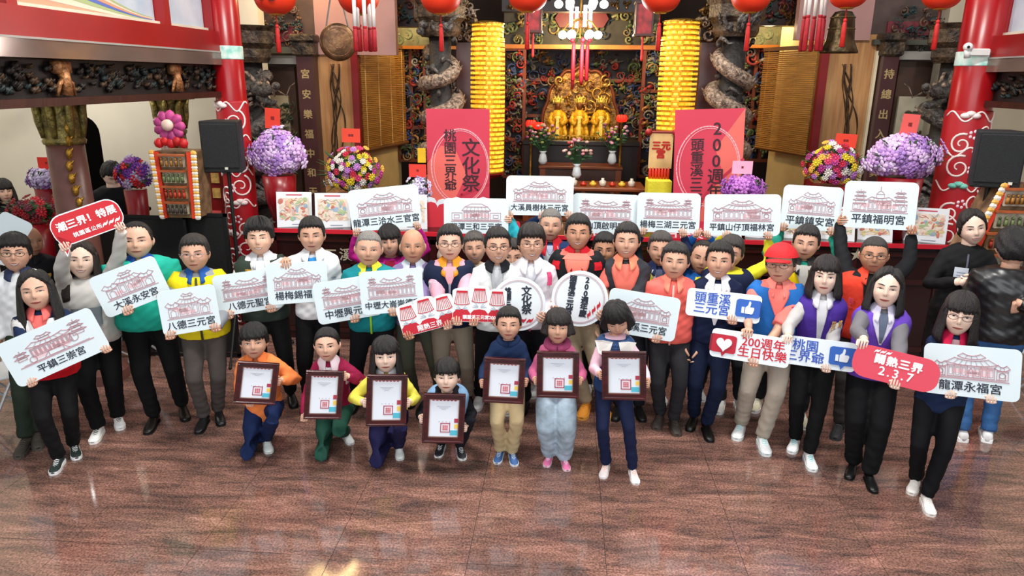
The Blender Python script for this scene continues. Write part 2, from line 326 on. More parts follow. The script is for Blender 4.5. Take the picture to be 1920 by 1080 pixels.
# red hall columns wrapped in printed cloth
def red_column(x, Y, r, label, ztop=5.2, zband=3.06):
    root = empty('column', (x, Y, 0), 0, label, 'column'); b = MB(); b.lathe([(r, 0), (r, ztop)], 32); b.build('shaft', mat('#a01016', .28, 0, .04, 4, spec=.45), root, smooth=True)
    b = MB(); b.lathe([(r*1.02, zband), (r*1.03, zband+.01), (r*1.03, zband+.13), (r*1.02, zband+.14)], 32); b.build('band', mat('#8fd0c4', .5, 0, .1, 12, col2='#e8f2ea'), root, smooth=True)
    b = MB(); zt = 2.62; b.lathe([(r*1.04, .1), (r*1.07, .12), (r*1.07, zt-.02), (r*1.04, zt)], 32); wr = b.build('cloth_wrap', mat('#a80c1a', .5, 0, .05, 4), root, smooth=True)
    R = r*1.075
    def on(a, z, o=0): return ((R+o)*math.sin(a), -(R+o)*math.cos(a), z)
    def curl_(b, a0, z0, q, fl, tw=.017, turns=1.5):
        pts = []
        for i in range(30): t = i/29; an = fl*t*turns*2*PI+1.2; rr = q*(1-.86*t); pts.append(on(a0+rr*math.cos(an)/R, z0+rr*math.sin(an)))
        b.tube(pts, [(tw*.35, tw*(1-.3*i/29)) if False else tw*(.75-.3*i/29) for i in range(30)], 4)
    cloud = MB(); teal = MB(); fl_ = MB()
    for i in range(7):
        z = zt-.22-.36*i; s = 1 if i % 2 else -1
        curl_(cloud, -.5*s, z, .13, s); curl_(cloud, .55*s, z-.12, .11, -s); 
        pts = [on(-1.5+3.0*k/36, z+.16+.05*math.sin(k*.42+i)) for k in range(37)]; cloud.tube(pts, .010, 4)
        for k in range(3): (teal if i % 3 == 2 else cloud).ball(on(.15*s+.22*k*s, z+.17+.02*(k % 2), -.01), (.05, .05, .03), 8, 5)
        for k in range(5): a = 2*PI*k/5; fl_.ball(on(.1*s+.035*math.cos(a)/R, z-.02+.035*math.sin(a), -.004), (.018, .012, .018), 7, 4)
    tag(cloud.build('cloud_print', mat('#f0dcd8', .6, 0, 0, 5), wr, smooth=True), kind='stuff'); teal.build('teal_cloud_print', mat('#7cc8b8', .6, 0, .1, 9), wr, smooth=True); tag(fl_.build('blossom_print', mat('#f3d4e0', .6, 0, .1, 9), wr, smooth=True), kind='stuff')
    return root
red_column(XL, 8.1, .165, 'red round column wrapped in cloud printed cloth behind the left speaker')
red_column(XR, 8.1, .205, 'red round column wrapped in cloud printed cloth behind the right speaker')
# ---------------------------------------------------------------- the sanctuary front
def RX(px, Y, py=250): return at(px, py, Y).x
def RZ(px, py, Y): return at(px, py, Y).z
def slab(name, px0, px1, py0, py1, Y, d, m, parent=None, label=None, cat=None, bev=0, kind=None, group=None):
    a = at(px0, py0, Y); c = at(px1, py1, Y); pc = at((px0+px1)/2, (py0+py1)/2, Y); w_ = (at(px1, (py0+py1)/2, Y)-at(px0, (py0+py1)/2, Y)).x; h_ = (at((px0+px1)/2, py0, Y)-at((px0+px1)/2, py1, Y)).z
    b = MB(); b.box((0, 0, 0), (w_, d, h_), bev=bev); o = b.build(name, m, None); o.location = (pc.x, Y+d/2, pc.z)
    if parent: o.parent = parent; o.location = Vector(o.location)-parent.location
    return tag(o, label, cat, group, kind)
slab('wall_rear', 380, 1860, -140, 420, 13.4, .1, mat('#2a1814', .7, 0, .2, 3), kind='structure')
b = MB(); b.box((.3, 11.2, 5.0), (9.6, 4.6, .1)); st(b.build('ceiling', mat('#33201a', .7, 0, .2, 3)))
b = MB(); b.box((.3, 11.0, .35), (8.4, 4.8, .7)); st(b.build('floor_sanctuary', mat('#5a2a20', .4, 0, .15, 5)))
# side facade, mirrored: veneer wall, couplet pilaster, dark window bay, carved lintel
def facade(side):
    L = side < 0; f = lambda a, b_: a if L else b_
    r = empty('sanctuary_wall', ((XL if L else XR), 9.8, 0), 0, f('wood veneer wall with painted branch between left couplet post and bamboo blind', 'wood veneer wall with painted branch between bamboo blind and right couplet post'), 'wall')
    S2 = lambda n, a, c, e, g, Y, d, m: slab(n, a, c, e, g, Y, d, m, r)
    if L:
        S2('veneer_panel', 594, 672, 100, 400, 9.8, .1, VENEER); S2('veneer_upper', 588, 740, -60, 104, 9.75, .14, mat('#a8807a', .35, 0, .06, 3)); S2('red_trim', 664, 676, 100, 400, 9.72, .1, REDD); S2('pale_edge', 592, 597, 100, 400, 9.72, .06, mat('#d8c9a8', .4, 0, .05, 5))
        S2('dark_window', 500, 562, 130, 420, 9.95, .08, mat('#4a3226', .6, 0, .2, 5)); S2('window_pale_panel', 503, 545, 180, 320, 9.9, .04, mat('#b9a888', .7, 0, .15, 3)); S2('upper_band', 486, 562, 104, 120, 9.8, .1, GREY); S2('lintel', 490, 600, -10, 104, 9.9, .1, mat('#54423c', .5, 0, .15, 6)); S2('lintel_green_bar', 486, 576, 88, 100, 9.7, .12, mat('#4a4a40', .6, 0, .1, 5))  # plain pale panel inside the darker window board
    else:
        S2('veneer_panel', 1536, 1632, 70, 400, 9.8, .1, VENEER); S2('veneer_upper', 1500, 1640, -60, 76, 9.75, .14, mat('#a8807a', .35, 0, .06, 3)); S2('red_trim', 1524, 1538, 90, 400, 9.72, .1, REDD); S2('pale_edge', 1622, 1627, 100, 400, 9.72, .06, mat('#d8c9a8', .4, 0, .05, 5))
        S2('dark_window', 1664, 1760, 120, 420, 9.95, .08, mat('#4a3226', .6, 0, .2, 5)); S2('window_pale_panel', 1675, 1740, 182, 330, 9.9, .04, mat('#c2b8a0', .7, 0, .15, 3)); S2('upper_band', 1676, 1760, 96, 112, 9.8, .1, GREY); S2('lintel', 1630, 1770, -10, 98, 9.9, .1, mat('#54423c', .5, 0, .15, 6)); S2('lintel_green_bar', 1640, 1750, 74, 84, 9.7, .12, mat('#4a4a40', .6, 0, .1, 5))
    # painted branch on the veneer: raised lacquer strokes
    b = MB(); cx = f(630, 1590); rnd = random.Random(3)
    for k in range(6):
        o1, o2 = rnd.uniform(-16, 16), rnd.uniform(0, 6); pts = [at(cx+o1*(.3+.7*math.sin(i*.12+k))+4*math.sin(i*.3+o2), 120+i*6, 9.785)-r.location for i in range(f(32, 28))]
        b.tube(pts, [.008+.022*abs(math.sin(i*.35+k)) for i in range(len(pts))], 5, flat=.3)
    b.build('painted_branch', mat('#4a3420', .5, .1, .2, 12), r, smooth=True)
    b = MB(); S2('bracket_upper', f(500, 1664), f(566, 1752), f(50, 40), f(78, 66), 9.86, .05, mat('#7c2f38', .5, 0, .2, 8))
    carving('lintel_carving', f(RX(495, 9.85), RX(1640, 9.85))-r.location.x, f(RX(585, 9.85), RX(1760, 9.85))-r.location.x, RZ(540, 90, 9.85), RZ(540, 10, 9.85), .04, 46, [mat('#6a5a50', .5, .2, .3, 20), mat('#2e4444', .6, 0, .3, 20), mat('#7c5a46', .5, .2, .3, 20)], r, 4+side, (.03, .08), .05, .010)
    # picture-like window painting
    carving('window_painting', f(RX(515, 9.85), RX(1690, 9.85))-r.location.x, f(RX(556, 9.85), RX(1735, 9.85))-r.location.x, RZ(540, 300, 9.85), RZ(540, 190, 9.85), .09, 26, [mat('#6a5a40', .6, 0, .3, 20), mat('#8a7a5a', .6, 0, .3, 20), mat('#4a5a44', .6, 0, .3, 20)], r, 8+side, (.03, .09), .03, .009)
facade(-1); facade(1)
def couplet(px0, px1, Y, words, label, lab_y=(140, 360)):
    o = slab('couplet_post', px0, px1, 105, 430, Y, .22, mat('#4a2c2c', .35, 0, .1, 4, spec=.5), None, label, 'post')
    w_ = o.dimensions.x; n = len(words); bpy.context.view_layer.update()
    zt = at((px0+px1)/2, lab_y[0], Y).z-o.location.z; zb = at((px0+px1)/2, lab_y[1], Y).z-o.location.z
    for i, ch in enumerate(words): text(ch, .125, mat('#b9a070', .4, .3, 0, 5), o, (0, -.112, zt+(zb-zt)*i/(n-1)), bold=.003, name='gilt_character')
    c_ = MB(); w2 = (at(px1, 90, Y)-at(px0, 90, Y)).x; zc = at(px0, 105, Y).z-o.location.z
    c_.box((0, 0, zc+.09), (w2*1.35, .3, .18), bev=.02); c_.box((0, 0, zc+.22), (w2*1.55, .34, .10), bev=.02); c_.build('capital', CARVE, o)
couplet(566, 596, 9.6, '宮安樂福中和天', 'dark left couplet post with a column of small gilt characters')
couplet(1634, 1662, 9.6, '持總出入有其間', 'dark right couplet post with a column of small gilt characters')
# stone dragon columns
SCALEM = mat('#6b6662', .45, .15, .4, 26, 1., 60, col2='#23201f'); SCALEL = mat('#b09a86', .45, .2, .4, 26, 1., 60, col2='#4a3c34')
def dragon_column(px, Y, r, ytop, ybot, label, turns=2.6, headside=1, head=True, scalem=None):
    x = at(px, 250, Y).x; zt = RZ(px, ytop, Y); zb = .0
    root = empty('dragon_column', (x, Y, 0), 0, label, 'column'); sm_ = scalem or SCALEM
    b = MB(); b.lathe([(r*.62, 0), (r*.6, zt)], 20); b.build('shaft', mat('#2a2624', .6, 0, .3, 12, .6, 30), root, smooth=True)
    n = 170; pts = []; rad = []
    for i in range(n):
        t = i/(n-1); a = headside*(t*turns*2*PI)+.6; z = .5+(zt-.75)*t; q = r*(.82+.10*math.sin(t*25)); pts.append((q*math.sin(a), -q*math.cos(a), z+.05*math.sin(t*40))); rad.append(r*(.28+.20*math.sin(PI*min(1, t*.98))**.6))
    b = MB(); b.tube(pts, rad, 10); b.build('dragon_body', sm_, root, smooth=True)
    b = MB()
    for i in range(2, n-2, 2):                       # dorsal fins
        p_ = Vector(pts[i]); o_ = Vector((p_.x, p_.y, 0)).normalized(); q = p_+o_*rad[i]*.9; d = (Vector(pts[i+1])-Vector(pts[i-1])).normalized()
        b.tube([q, q+o_*r*.16+d*r*.10+Vector((0, 0, r*.16))], [r*.09, r*.01], 4)
    tag(b.build('fins', SCALEL, root), kind='stuff')
    rnd = random.Random(int(px)); b = MB()
    for i in range(60):                              # clouds, claws and figures around the shaft
        a = rnd.uniform(-1.7, 1.7); z = rnd.uniform(.3, zt-.1); q = r*rnd.uniform(.62, .95); b.m = rnd.randrange(2)
        if rnd.random() < .5: b.ball((q*math.sin(a), -q*math.cos(a), z), (r*.2*rnd.uniform(.6, 1.3), r*.18, r*.2*rnd.uniform(.6, 1.4)), 7, 5)
        else:
            b.tube([(q*math.sin(a+.25*k), -q*math.cos(a+.25*k)-.02*k, z+r*.16*math.sin(k*1.4)) for k in range(5)], [r*.10, r*.12, r*.09, r*.06, r*.02], 6)
    tag(b.build('cloud_carving', [SCALEM, mat('#4c4744', .5, .1, .4, 20, .8, 40)], root, smooth=True), kind='stuff')
    if head:
        b = MB(Matrix.Translation((headside*r*1.0, -r*1.0, zt-.42)) @ Matrix.Rotation(-headside*.5, 4, 'Z') @ Matrix.Scale(r/.22, 4) @ Matrix.Diagonal((headside, 1, 1, 1)))
        b.m = 0; b.tube([(-.22, .08, .10), (-.08, 0, .06), (.04, -.02, .04), (.16, -.03, .045), (.24, -.03, .06)], [.09, .10, .085, .05, .035], 9)   # skull and snout
        b.ball((.25, -.03, .09), (.045, .05, .04)); b.tube([(-.06, 0, -.02), (.06, -.01, -.08), (.17, -.02, -.10), (.22, -.02, -.07)], [.06, .045, .032, .018], 8)
        b.m = 1
        for s in (-1, 1):
            b.ball((.05, -.03+s*.05, .11), .028); b.tube([(-.06, s*.05, .12), (-.14, s*.08, .22), (-.26, s*.10, .26)], [.022, .018, .004], 6)   # eyes, horns
            b.tube([(.2, s*.04, .03), (.28, s*.08, -.02), (.30, s*.12, .08), (.36, s*.14, .12)], [.010, .009, .007, .003], 5)
            for k in range(5): b.tube([(-.12, s*.06, .10-.05*k), (-.24, s*.10, .12-.07*k), (-.33, s*.11, .16-.09*k)], [.02, .016, .003], 5)
        for k in range(5): b.tube([(.07+.035*k, -.03, .0), (.075+.035*k, -.03, -.03)], [.008, .002], 4)
        b.build('dragon_head', [sm_, SCALEL], root, smooth=True)
    b = MB(); b.lathe([(r*1.0, zt-.06), (r*1.15, zt), (r*1.15, zt+.10), (r*1.4, zt+.16), (r*1.4, zt+.30), (r*1.6, zt+.36)], 8); b.build('capital', CARVE, root)
    return root
dragon_column(480, 9.0, .24, 108, 400, 'dark stone dragon column with open jawed head beside the left red column', 5.2, 1)
dragon_column(1768, 9.0, .24, 108, 400, 'dark stone dragon column with open jawed head beside the right red column', 5.2, -1)
dragon_column(828, 9.4, .23, 60, 330, 'grey stone dragon column left of the altar beside the golden lamp tower', 6.6, 1, False, SCALEL)
dragon_column(1362, 9.4, .24, 60, 330, 'grey stone dragon column right of the altar beside the golden lamp tower', 6.6, -1, False, SCALEL)
for px in (828, 1362):
    x = RX(px, 9.4); rt = empty('carved_capital', (x, 9.3, RZ(px, 62, 9.4)), 0, ('left' if px < 1000 else 'right')+' cluster of stone dragon horns and flowers crowning the grey dragon column', 'carving')
    b = MB(); rnd = random.Random(px)
    for i in range(26): a = rnd.uniform(0, 2*PI); q = rnd.uniform(.08, .26); b.tube([(q*.5*math.cos(a), -.05+q*.5*math.sin(a), 0), (q*math.cos(a), q*math.sin(a), .14), (q*1.3*math.cos(a+.3), q*1.2*math.sin(a+.3), .14+rnd.uniform(.05, .22))], [.03, .024, .004], 6)
    for i in range(9): b.ball((rnd.uniform(-.2, .2), -.12, rnd.uniform(.0, .3)), (.06, .05, .05), 7, 5)
    b.build('horns', SCALEM, rt, smooth=True)
# square pilasters between dragon columns and lamp towers
for (a, c, nm) in ((857, 884, 'left'), (1302, 1334, 'right')):
    o = slab('pilaster', a, c, 78, 430, 9.75, .25, mat('#5a3a38', .35, 0, .1, 4, spec=.5), None, 'plain polished brown pilaster '+nm+' of the altar opening with a carved capital', 'pillar')
    b = MB(); w_ = (at(c, 80, 9.75)-at(a, 80, 9.75)).x; zc = at(a, 78, 9.75).z-o.location.z; b.box((0, 0, zc+.1), (w_*1.35, .32, .22), bev=.03); b.box((0, 0, zc+.26), (w_*1.6, .36, .12), bev=.03); b.build('capital', CARVE, o)
    carving('capital_carving', -w_*.9, w_*.9, zc+.0, zc+.5, -.16, 24, [GOLDD, SCALEL], o, 3+int(a), (.04, .09), .07, .014)
# gold lamp towers of stacked tiers
def lamp_tower(px0, px1, py0, py1, Y, label):
    cx = (px0+px1)/2; x = at(cx, 200, Y).x; r = (at(px1, 200, Y).x-at(px0, 200, Y).x)/2; z1 = at(cx, py0, Y).z; z0 = at(cx, py1, Y).z
    root = empty('lamp_tower', (x, Y, z0), 0, label, 'lamp'); n = int((z1-z0)/.058); b = MB(); g = MB(); H_ = z1-z0
    for i in range(n):
        z = H_*(i+.5)/n; k = (.94+.06*math.sin(PI*i/n)) if i < n-3 else .9
        g.lathe([(r*k*.93, z-.006), (r*k, z-.006), (r*k, z+.006), (r*k*.93, z+.006)], 16)
        for q in range(16):
            a = 2*PI*(q+.5*(i % 2))/16
            if math.sin(a) < .35: b.box((r*.86*k*math.cos(a), r*.86*k*math.sin(a), z+.026), (.05, .05, .03), Matrix.Rotation(a, 3, 'Z'))
    tag(g.build('tier_ring', mat('#d8a030', .3, .7, .15, 14), root), kind='stuff')
    tag(b.build('lamp_row', mat('#ffd24a', .4, 0, .15, 20, emit=.75, col2='#f0a818'), root), kind='stuff')
    c = MB(); c.lathe([(r*.72, 0), (r*.72, H_)], 16); c.build('core', mat('#f6b024', .5, 0, .1, 9, emit=.45), root)
    t = MB(); t.lathe([(r*.95, H_), (r*.95, H_+.015), (r*.5, H_+.04), (.02, H_+.045)], 16); t.build('top_cap', GOLD, root)
    t = MB(); t.lathe([(r*.6, -.05), (r*.95, 0), (r*.95, .015)], 16); t.build('bottom_cap', REDD, root)
lamp_tower(882, 947, 46, 325, 9.55, 'tall golden lamp tower of stacked tiny lights left of the altar')
lamp_tower(1230, 1304, 42, 248, 9.55, 'shorter golden lamp tower of stacked tiny lights right of the altar')
# bamboo blinds on the receding side walls
def blind(pa, Ya, pb, Yb, yt, yb_, label):
    A = at(pa, yt[0], Ya); B = at(pb, yt[1], Yb); zt = min(A.z, B.z); zb = at(pa, yb_, Ya).z; d = Vector((B.x-A.x, B.y-A.y, 0)); L_ = d.length; an = math.atan2(d.y, d.x)
    root = empty('bamboo_blind', ((A.x+B.x)/2, (A.y+B.y)/2, zb), an, label, 'blind'); b = MB(); n = int((zt-zb)/.026)
    for i in range(n): b.box((0, 0, .026*(i+.5)), (L_, .012, .019))
    tag(b.build('slats', mat('#b07a30', .5, 0, .2, 3, .2, 30, stretch=(1, 1, 20), col2='#8a5a20'), root), kind='stuff')
    for s in (-.42, -.14, .14, .42): c = MB(); c.box((L_*s, -.008, (zt-zb)/2), (.006, .006, zt-zb)); c.build('cord', mat('#e0c080', .6, 0, 0, 5), root)
    c = MB(); c.tube([(-L_/2, -.02, 0), (L_/2, -.02, 0)], .025, 8); c.build('bottom_roll', mat('#6a4018', .5, 0, .1, 5), root); c = MB(); c.box((0, 0, zt-zb+.02), (L_, .05, .05)); c.build('head_rail', mat('#6a4018', .5, 0, .1, 5), root)
blind(674, 9.95, 757, 11.4, (84, 92), 282, 'brown bamboo blind hanging left of the altar above the mixed flower basket')
blind(1536, 9.85, 1434, 11.0, (78, 96), 292, 'brown bamboo blind hanging right of the altar beside the bronze bell')
for (pa, Ya, pb, Yb, nm) in ((672, 10.0, 757, 11.5, 'left'), (1540, 9.9, 1434, 11.1, 'right')):
    A = at(pa, 300, Ya); B = at(pb, 300, Yb); d = Vector((B.x-A.x, B.y-A.y, 0)); s = 1 if nm == 'left' else -1; b = MB(Matrix.Translation(((A.x+B.x)/2-s*.09, (A.y+B.y)/2+.05, 2.2)) @ Matrix.Rotation(math.atan2(d.y, d.x), 4, 'Z')); b.box((0, 0, 0), (d.length, .08, 4.4)); st(b.build('wall_blind_'+nm, mat('#c8b078', .6, 0, .08, 3)))
# inner carved screens left and right of the altar
def screen(px0, px1, py0, py1, Y, label, seed, cols=3, blue=True):
    x0, x1 = RX(px0, Y), RX(px1, Y); z0, z1 = RZ((px0+px1)/2, py1, Y), RZ((px0+px1)/2, py0, Y); cx = (x0+x1)/2
    root = empty('carved_screen', (cx, Y, 0), 0, label, 'screen'); hw = (x1-x0)/2
    b = MB(); b.box((0, .05, (z0+z1)/2), (x1-x0, .04, z1-z0)); b.build('backing', mat('#23202a', .6, 0, .3, 6), root)
    b = MB()
    for i in range(cols+1): b.box((-hw+2*hw*i/cols, -.02, (z0+z1)/2), (.05, .10, z1-z0))
    for z in (z0, z0+(z1-z0)*.3, z0+(z1-z0)*.68, z1): b.box((0, -.02, z), (x1-x0, .09, .05))
    b.build('frame', mat('#7a3a1c', .4, .1, .15, 6), root)
    carving('carving', -hw, hw, z0, z1, .0, int(150*(x1-x0)*(z1-z0)/1.6)+30, [mat('#a87a44', .45, .3, .3, 20), mat('#5a3a2c', .5, .2, .3, 20), mat('#3a4c78', .6, 0, .3, 20), mat('#6a7a48', .6, 0, .3, 20), mat('#a83428', .6, 0, .3, 20), mat('#8a8478', .6, 0, .3, 20)], root, seed, (.04, .11), .09, .016)
    return root
screen(750, 825, 88, 300, 11.5, 'narrow carved and painted wooden screen left of the grey dragon column', 11, 3)
screen(1380, 1450, 85, 300, 11.5, 'narrow carved and painted wooden screen right of the grey dragon column', 12, 3)
screen(944, 982, 92, 330, 12.0, 'carved wooden side screen immediately left of the altar niche', 13, 1)
screen(1200, 1236, 92, 330, 12.0, 'carved wooden side screen immediately right of the altar niche', 14, 1)
screen(978, 1204, 92, 270, 12.9, 'wide carved backdrop of scrolls and dragons behind the three golden deities', 15, 1)
slab('niche_sky', 978, 1204, 92, 270, 13.2, .05, mat('#4a5a58', .6, 0, .3, 6), None, 'dark green painted back board of the altar niche', 'panel')
o = slab('altar_lintel', 944, 1236, 84, 92, 11.9, .14, mat('#b8702c', .35, .3, .1, 6), None, 'long orange brown lintel above the altar niche', 'beam')
o = slab('altar_lintel', 746, 860, 86, 92, 11.3, .12, mat('#b8702c', .35, .3, .1, 6), None, 'short orange brown lintel above the left narrow screen', 'beam')
o = slab('altar_lintel', 1372, 1470, 84, 90, 11.3, .12, mat('#b8702c', .35, .3, .1, 6), None, 'short orange brown lintel above the right narrow screen', 'beam')
fr = slab('carved_frieze', 944, 1236, 20, 84, 12.1, .1, mat('#3a3830', .6, 0, .3, 5), None, 'painted frieze board with curling vines over the altar niche', 'frieze')
w2 = fr.dimensions; bpy.context.view_layer.update(); hx_, hz_ = fr.dimensions.x/2, fr.dimensions.z/2
carving('vine_carving', -hx_, hx_, -hz_, hz_, -.05, 70, [mat('#8a8a60', .5, .2, .3, 20), mat('#5a6a4a', .6, 0, .3, 20), mat('#a08a5a', .5, .3, .3, 20), mat('#394a5a', .6, 0, .3, 20)], fr, 21, (.05, .12), .06, .016)
q = MB(); q.prism([(-.42, 0), (-.34, .13), (.34, .13), (.42, 0), (.34, -.13), (-.34, -.13)][::-1], -.16, -.10); c_ = q.build('plaque', mat('#5c1220', .5, 0, .1, 6), fr); c_.location = (0, 0, hz_*.5)
for (a, c, nm) in ((700, 830, 'left'), (1380, 1500, 'right')):
    g = slab('carved_frieze', a, c, 50, 86, 11.35, .1, mat('#6b6a48', .6, 0, .3, 6), None, 'olive painted frieze board above the '+nm+' narrow screen', 'frieze')
    bpy.context.view_layer.update(); hx_, hz_ = g.dimensions.x/2, g.dimensions.z/2; carving('vine_carving', -hx_, hx_, -hz_, hz_, -.02, 20, [mat('#8a8a60', .5, .2, .3, 20), mat('#5a6a4a', .6, 0, .3, 20)], g, 31, (.04, .09), .03, .01)
for (a, c, y0, y1, Y, nm, m_) in ((690, 800, -40, 50, 10.6, 'dark carved crossbeam left of the altar under the lanterns', '#2c1c1c'), (1385, 1510, -40, 48, 10.6, 'dark carved crossbeam right of the altar under the lanterns', '#2c1c1c'), (940, 1240, -60, 22, 11.0, 'dark carved crossbeam over the middle of the altar', '#2a2224')):
    g = slab('crossbeam', a, c, y0, y1, Y, .3, mat(m_, .5, 0, .3, 6), None, nm, 'beam'); bpy.context.view_layer.update(); hx_, hz_ = g.dimensions.x/2, g.dimensions.z/2
    carving('beam_carving', -hx_, hx_, -hz_, hz_, -.15, 40, [GOLDD, mat('#6a2a24', .5, .1, .3, 20), mat('#2e4444', .6, 0, .3, 20)], g, int(a), (.05, .12), .05, .014)
# the altar: cloud arch, three deities, shelf, railing
cx = RX(1087, 12.4); root = empty('altar_arch', (cx, 12.45, 0), 0, 'golden carved cloud arch rising behind the three deities', 'arch')
zb = RZ(1087, 262, 12.4); zt_ = RZ(1087, 132, 12.4); hw = (RX(1150, 12.4)-RX(1020, 12.4))/2
out = []
for i in range(41):
    a = PI*i/40; rr = 1+.06*abs(math.sin(a*7)); out.append((hw*1.05*math.cos(a)*rr, zb+(zt_-zb)*(math.sin(a)**.75)*rr))
b = MB(); b.prism(out[::-1], 0, .08); b.build('panel', mat('#a87a34', .4, .4, .3, 9, .8, 20, col2='#5a3c1c'), root)
b = MB(); b.tube([(x, -.02, z) for x, z in out], .03, 6); b.build('rim', mat('#7a3c1c', .4, .2, .2, 9), root, smooth=True)
carving('cloud_relief', -hw*.85, hw*.85, zb, zt_-.10, .0, 46, [mat('#d8a850', .35, .6, .3, 20), mat('#c89038', .4, .5, .3, 20), mat('#8a5a30', .5, .3, .3, 20)], root, 41, (.05, .13), .07, .02)
YEL = mat('#e8b428', .45, .25, .25, 22, .7, 40, col2='#b07a10'); YEL2 = mat('#f6d860', .4, .2, .15, 30, .4, 50)
for i, (px, lab) in enumerate(((1045, 'left golden robed deity statue of the three on the altar'), (1085, 'middle golden robed deity statue of the three on the altar'), (1125, 'right golden robed deity statue of the three on the altar'))):
    Y = 11.9; x = RX(px, Y); z0 = RZ(px, 262, Y); h = RZ(px, 182, Y)-z0; rt = empty('deity_statue', (x, Y, z0), 0, lab, 'statue', None); rt.scale = (.84, 1, 1.04)
    b = MB(); b.lathe([(h*.20, 0), (h*.23, .05*h), (h*.20, .25*h), (h*.17, .42*h), (h*.20, .55*h), (h*.13, .66*h), (h*.05, .69*h)], 20)
    for s in (-1, 1):
        b.tube([(s*h*.14, -.02, .6*h), (s*h*.22, -.05, .42*h), (s*h*.10, -h*.2, .36*h)], [h*.07, h*.085, h*.06], 9); b.tube([(s*h*.17, -.07, .36*h), (s*h*.22, -.1, .15*h), (s*h*.24, -.1, .0)], [h*.05, h*.07, h*.05], 8)
    b.build('robe', YEL, rt, smooth=True)
    b = MB(); b.ball((0, -.02, .76*h), (h*.075, h*.08, h*.095), 12, 9); b.ball((0, -.02-h*.08, .75*h), (h*.012, h*.02, h*.02)); b.build('head', mat('#7a4a28', .4, .3, .1, 9), rt, smooth=True)
    b = MB(); b.lathe([(h*.09, .82*h), (h*.10, .86*h), (h*.085, .93*h), (h*.04, .95*h)], 14); b.box((0, -.03, .91*h), (h*.34, .03, h*.03)); 
    for s in (-1, 0, 1): b.tube([(s*h*.07, -.05, .9*h), (s*h*.10, -.05, 1.0*h)], [h*.03, h*.006], 6)
    for s in range(-3, 4): b.tube([(s*h*.045, -.10, .90*h), (s*h*.045, -.11, .82*h)], [.008, .005], 4)
    b.build('crown', YEL2, rt, smooth=True)
    b = MB(); b.prism([(-h*.05, .05*h), (h*.05, .05*h), (h*.04, .5*h), (-h*.04, .5*h)], -h*.25, -h*.21); b.ball((0, -h*.2, .5*h), (h*.1, h*.05, h*.05)); b.build('sash', YEL2, rt)
    b = MB(); b.box((0, 0, -.06), (h*.5, .3, .12), bev=.02); b.build('pedestal', GOLDD, rt)
# altar tables
def table(name, px0, px1, py_top, Y, depth, th, z0, label, m, cat='table', legs=True, front=None):
    A, B = at(px0, py_top, Y), at(px1, py_top, Y); z = (A.z+B.z)/2; w_ = B.x-A.x; r = empty(name, ((A.x+B.x)/2, Y+depth/2, z0), 0, label, cat)
    b = MB(); b.box((0, 0, z-z0-th/2), (w_, depth, th), bev=.012); b.build('table_top', m, r)
    if front: b = MB(); b.box((0, -depth/2+.05, (z-z0-th)/2), (w_*.98, .04, z-z0-th)); b.build('front_panel', front, r)
    if legs:
        for sx in (-1, 1):
            for sy in (-1, 1): b = MB(); b.box((sx*(w_/2-.06), sy*(depth/2-.06), (z-z0-th)/2), (.08, .08, z-z0-th)); b.build('leg', m, r)
    return r, z
r_, z_ = table('altar_table', 980, 1200, 264, 11.5, .9, .08, .7, 'high dark altar table carrying the three deities', mat('#1d1514', .35, 0, .1, 5), front=mat('#191313', .4, 0, .1, 5))
b = MB(); w_ = RX(1150, 11.5)-RX(1022, 11.5)
for i in range(22): b.lathe([(.008, 0), (.014, .03), (.008, .06)], 6, (-w_/2+w_*i/21, -.4, z_-.7))
b.box((0, -.4, z_-.7+.07), (w_, .03, .02)); tag(b.build('baluster_rail', GOLD, r_), kind='stuff')
r2, z2 = table('offering_table', 978, 1212, 352, 9.9, .7, .05, .7, 'brown wooden offering table with open shelf before the altar', mat('#7a3c1c', .35, .05, .15, 5))
b = MB(); w2_ = (RX(1212, 9.9)-RX(978, 9.9))
for z in (.12, .30): b.box((0, -.1, z), (w2_*.96, .4, .03))
for i in range(5): b.box((-w2_*.47+w2_*.94*i/4, -.3, (z2-.7)/2), (.05, .05, z2-.72))
b.build('shelf', mat('#6a3416', .4, 0, .15, 5), r2)
r3, z3 = table('incense_table', 1010, 1168, 312, 10.9, .5, .05, .7, 'narrow brown incense table between altar and offering table', mat('#6a3418', .35, .05, .15, 5), front=mat('#3a1c10', .4, 0, .2, 5))
rnd = random.Random(9)
for i in range(11):
    x = r2.location.x+(-.40+.08*i)*w2_; k = i % 3; col = ('#e8b83c', '#d8d0c0', '#b8301c')[k]; h = (.07, .11, .06)[k]
    o = MB(); o.lathe([(.03, 0), (.045, .01), (.05, h*.6), (.02, h*.8), (.022, h)], 12); q = o.build('offering_jar', mat(col, .3, .1, .1, 9), None, smooth=True); q.location = (x, 10.1, z2); tag(q, ('golden', 'white', 'red')[k]+' small jar on the offering table, '+('first', 'second', 'third', 'fourth', 'fifth', 'sixth', 'seventh', 'eighth', 'ninth', 'tenth', 'eleventh')[i]+' from the left', 'jar', 'offering jars')
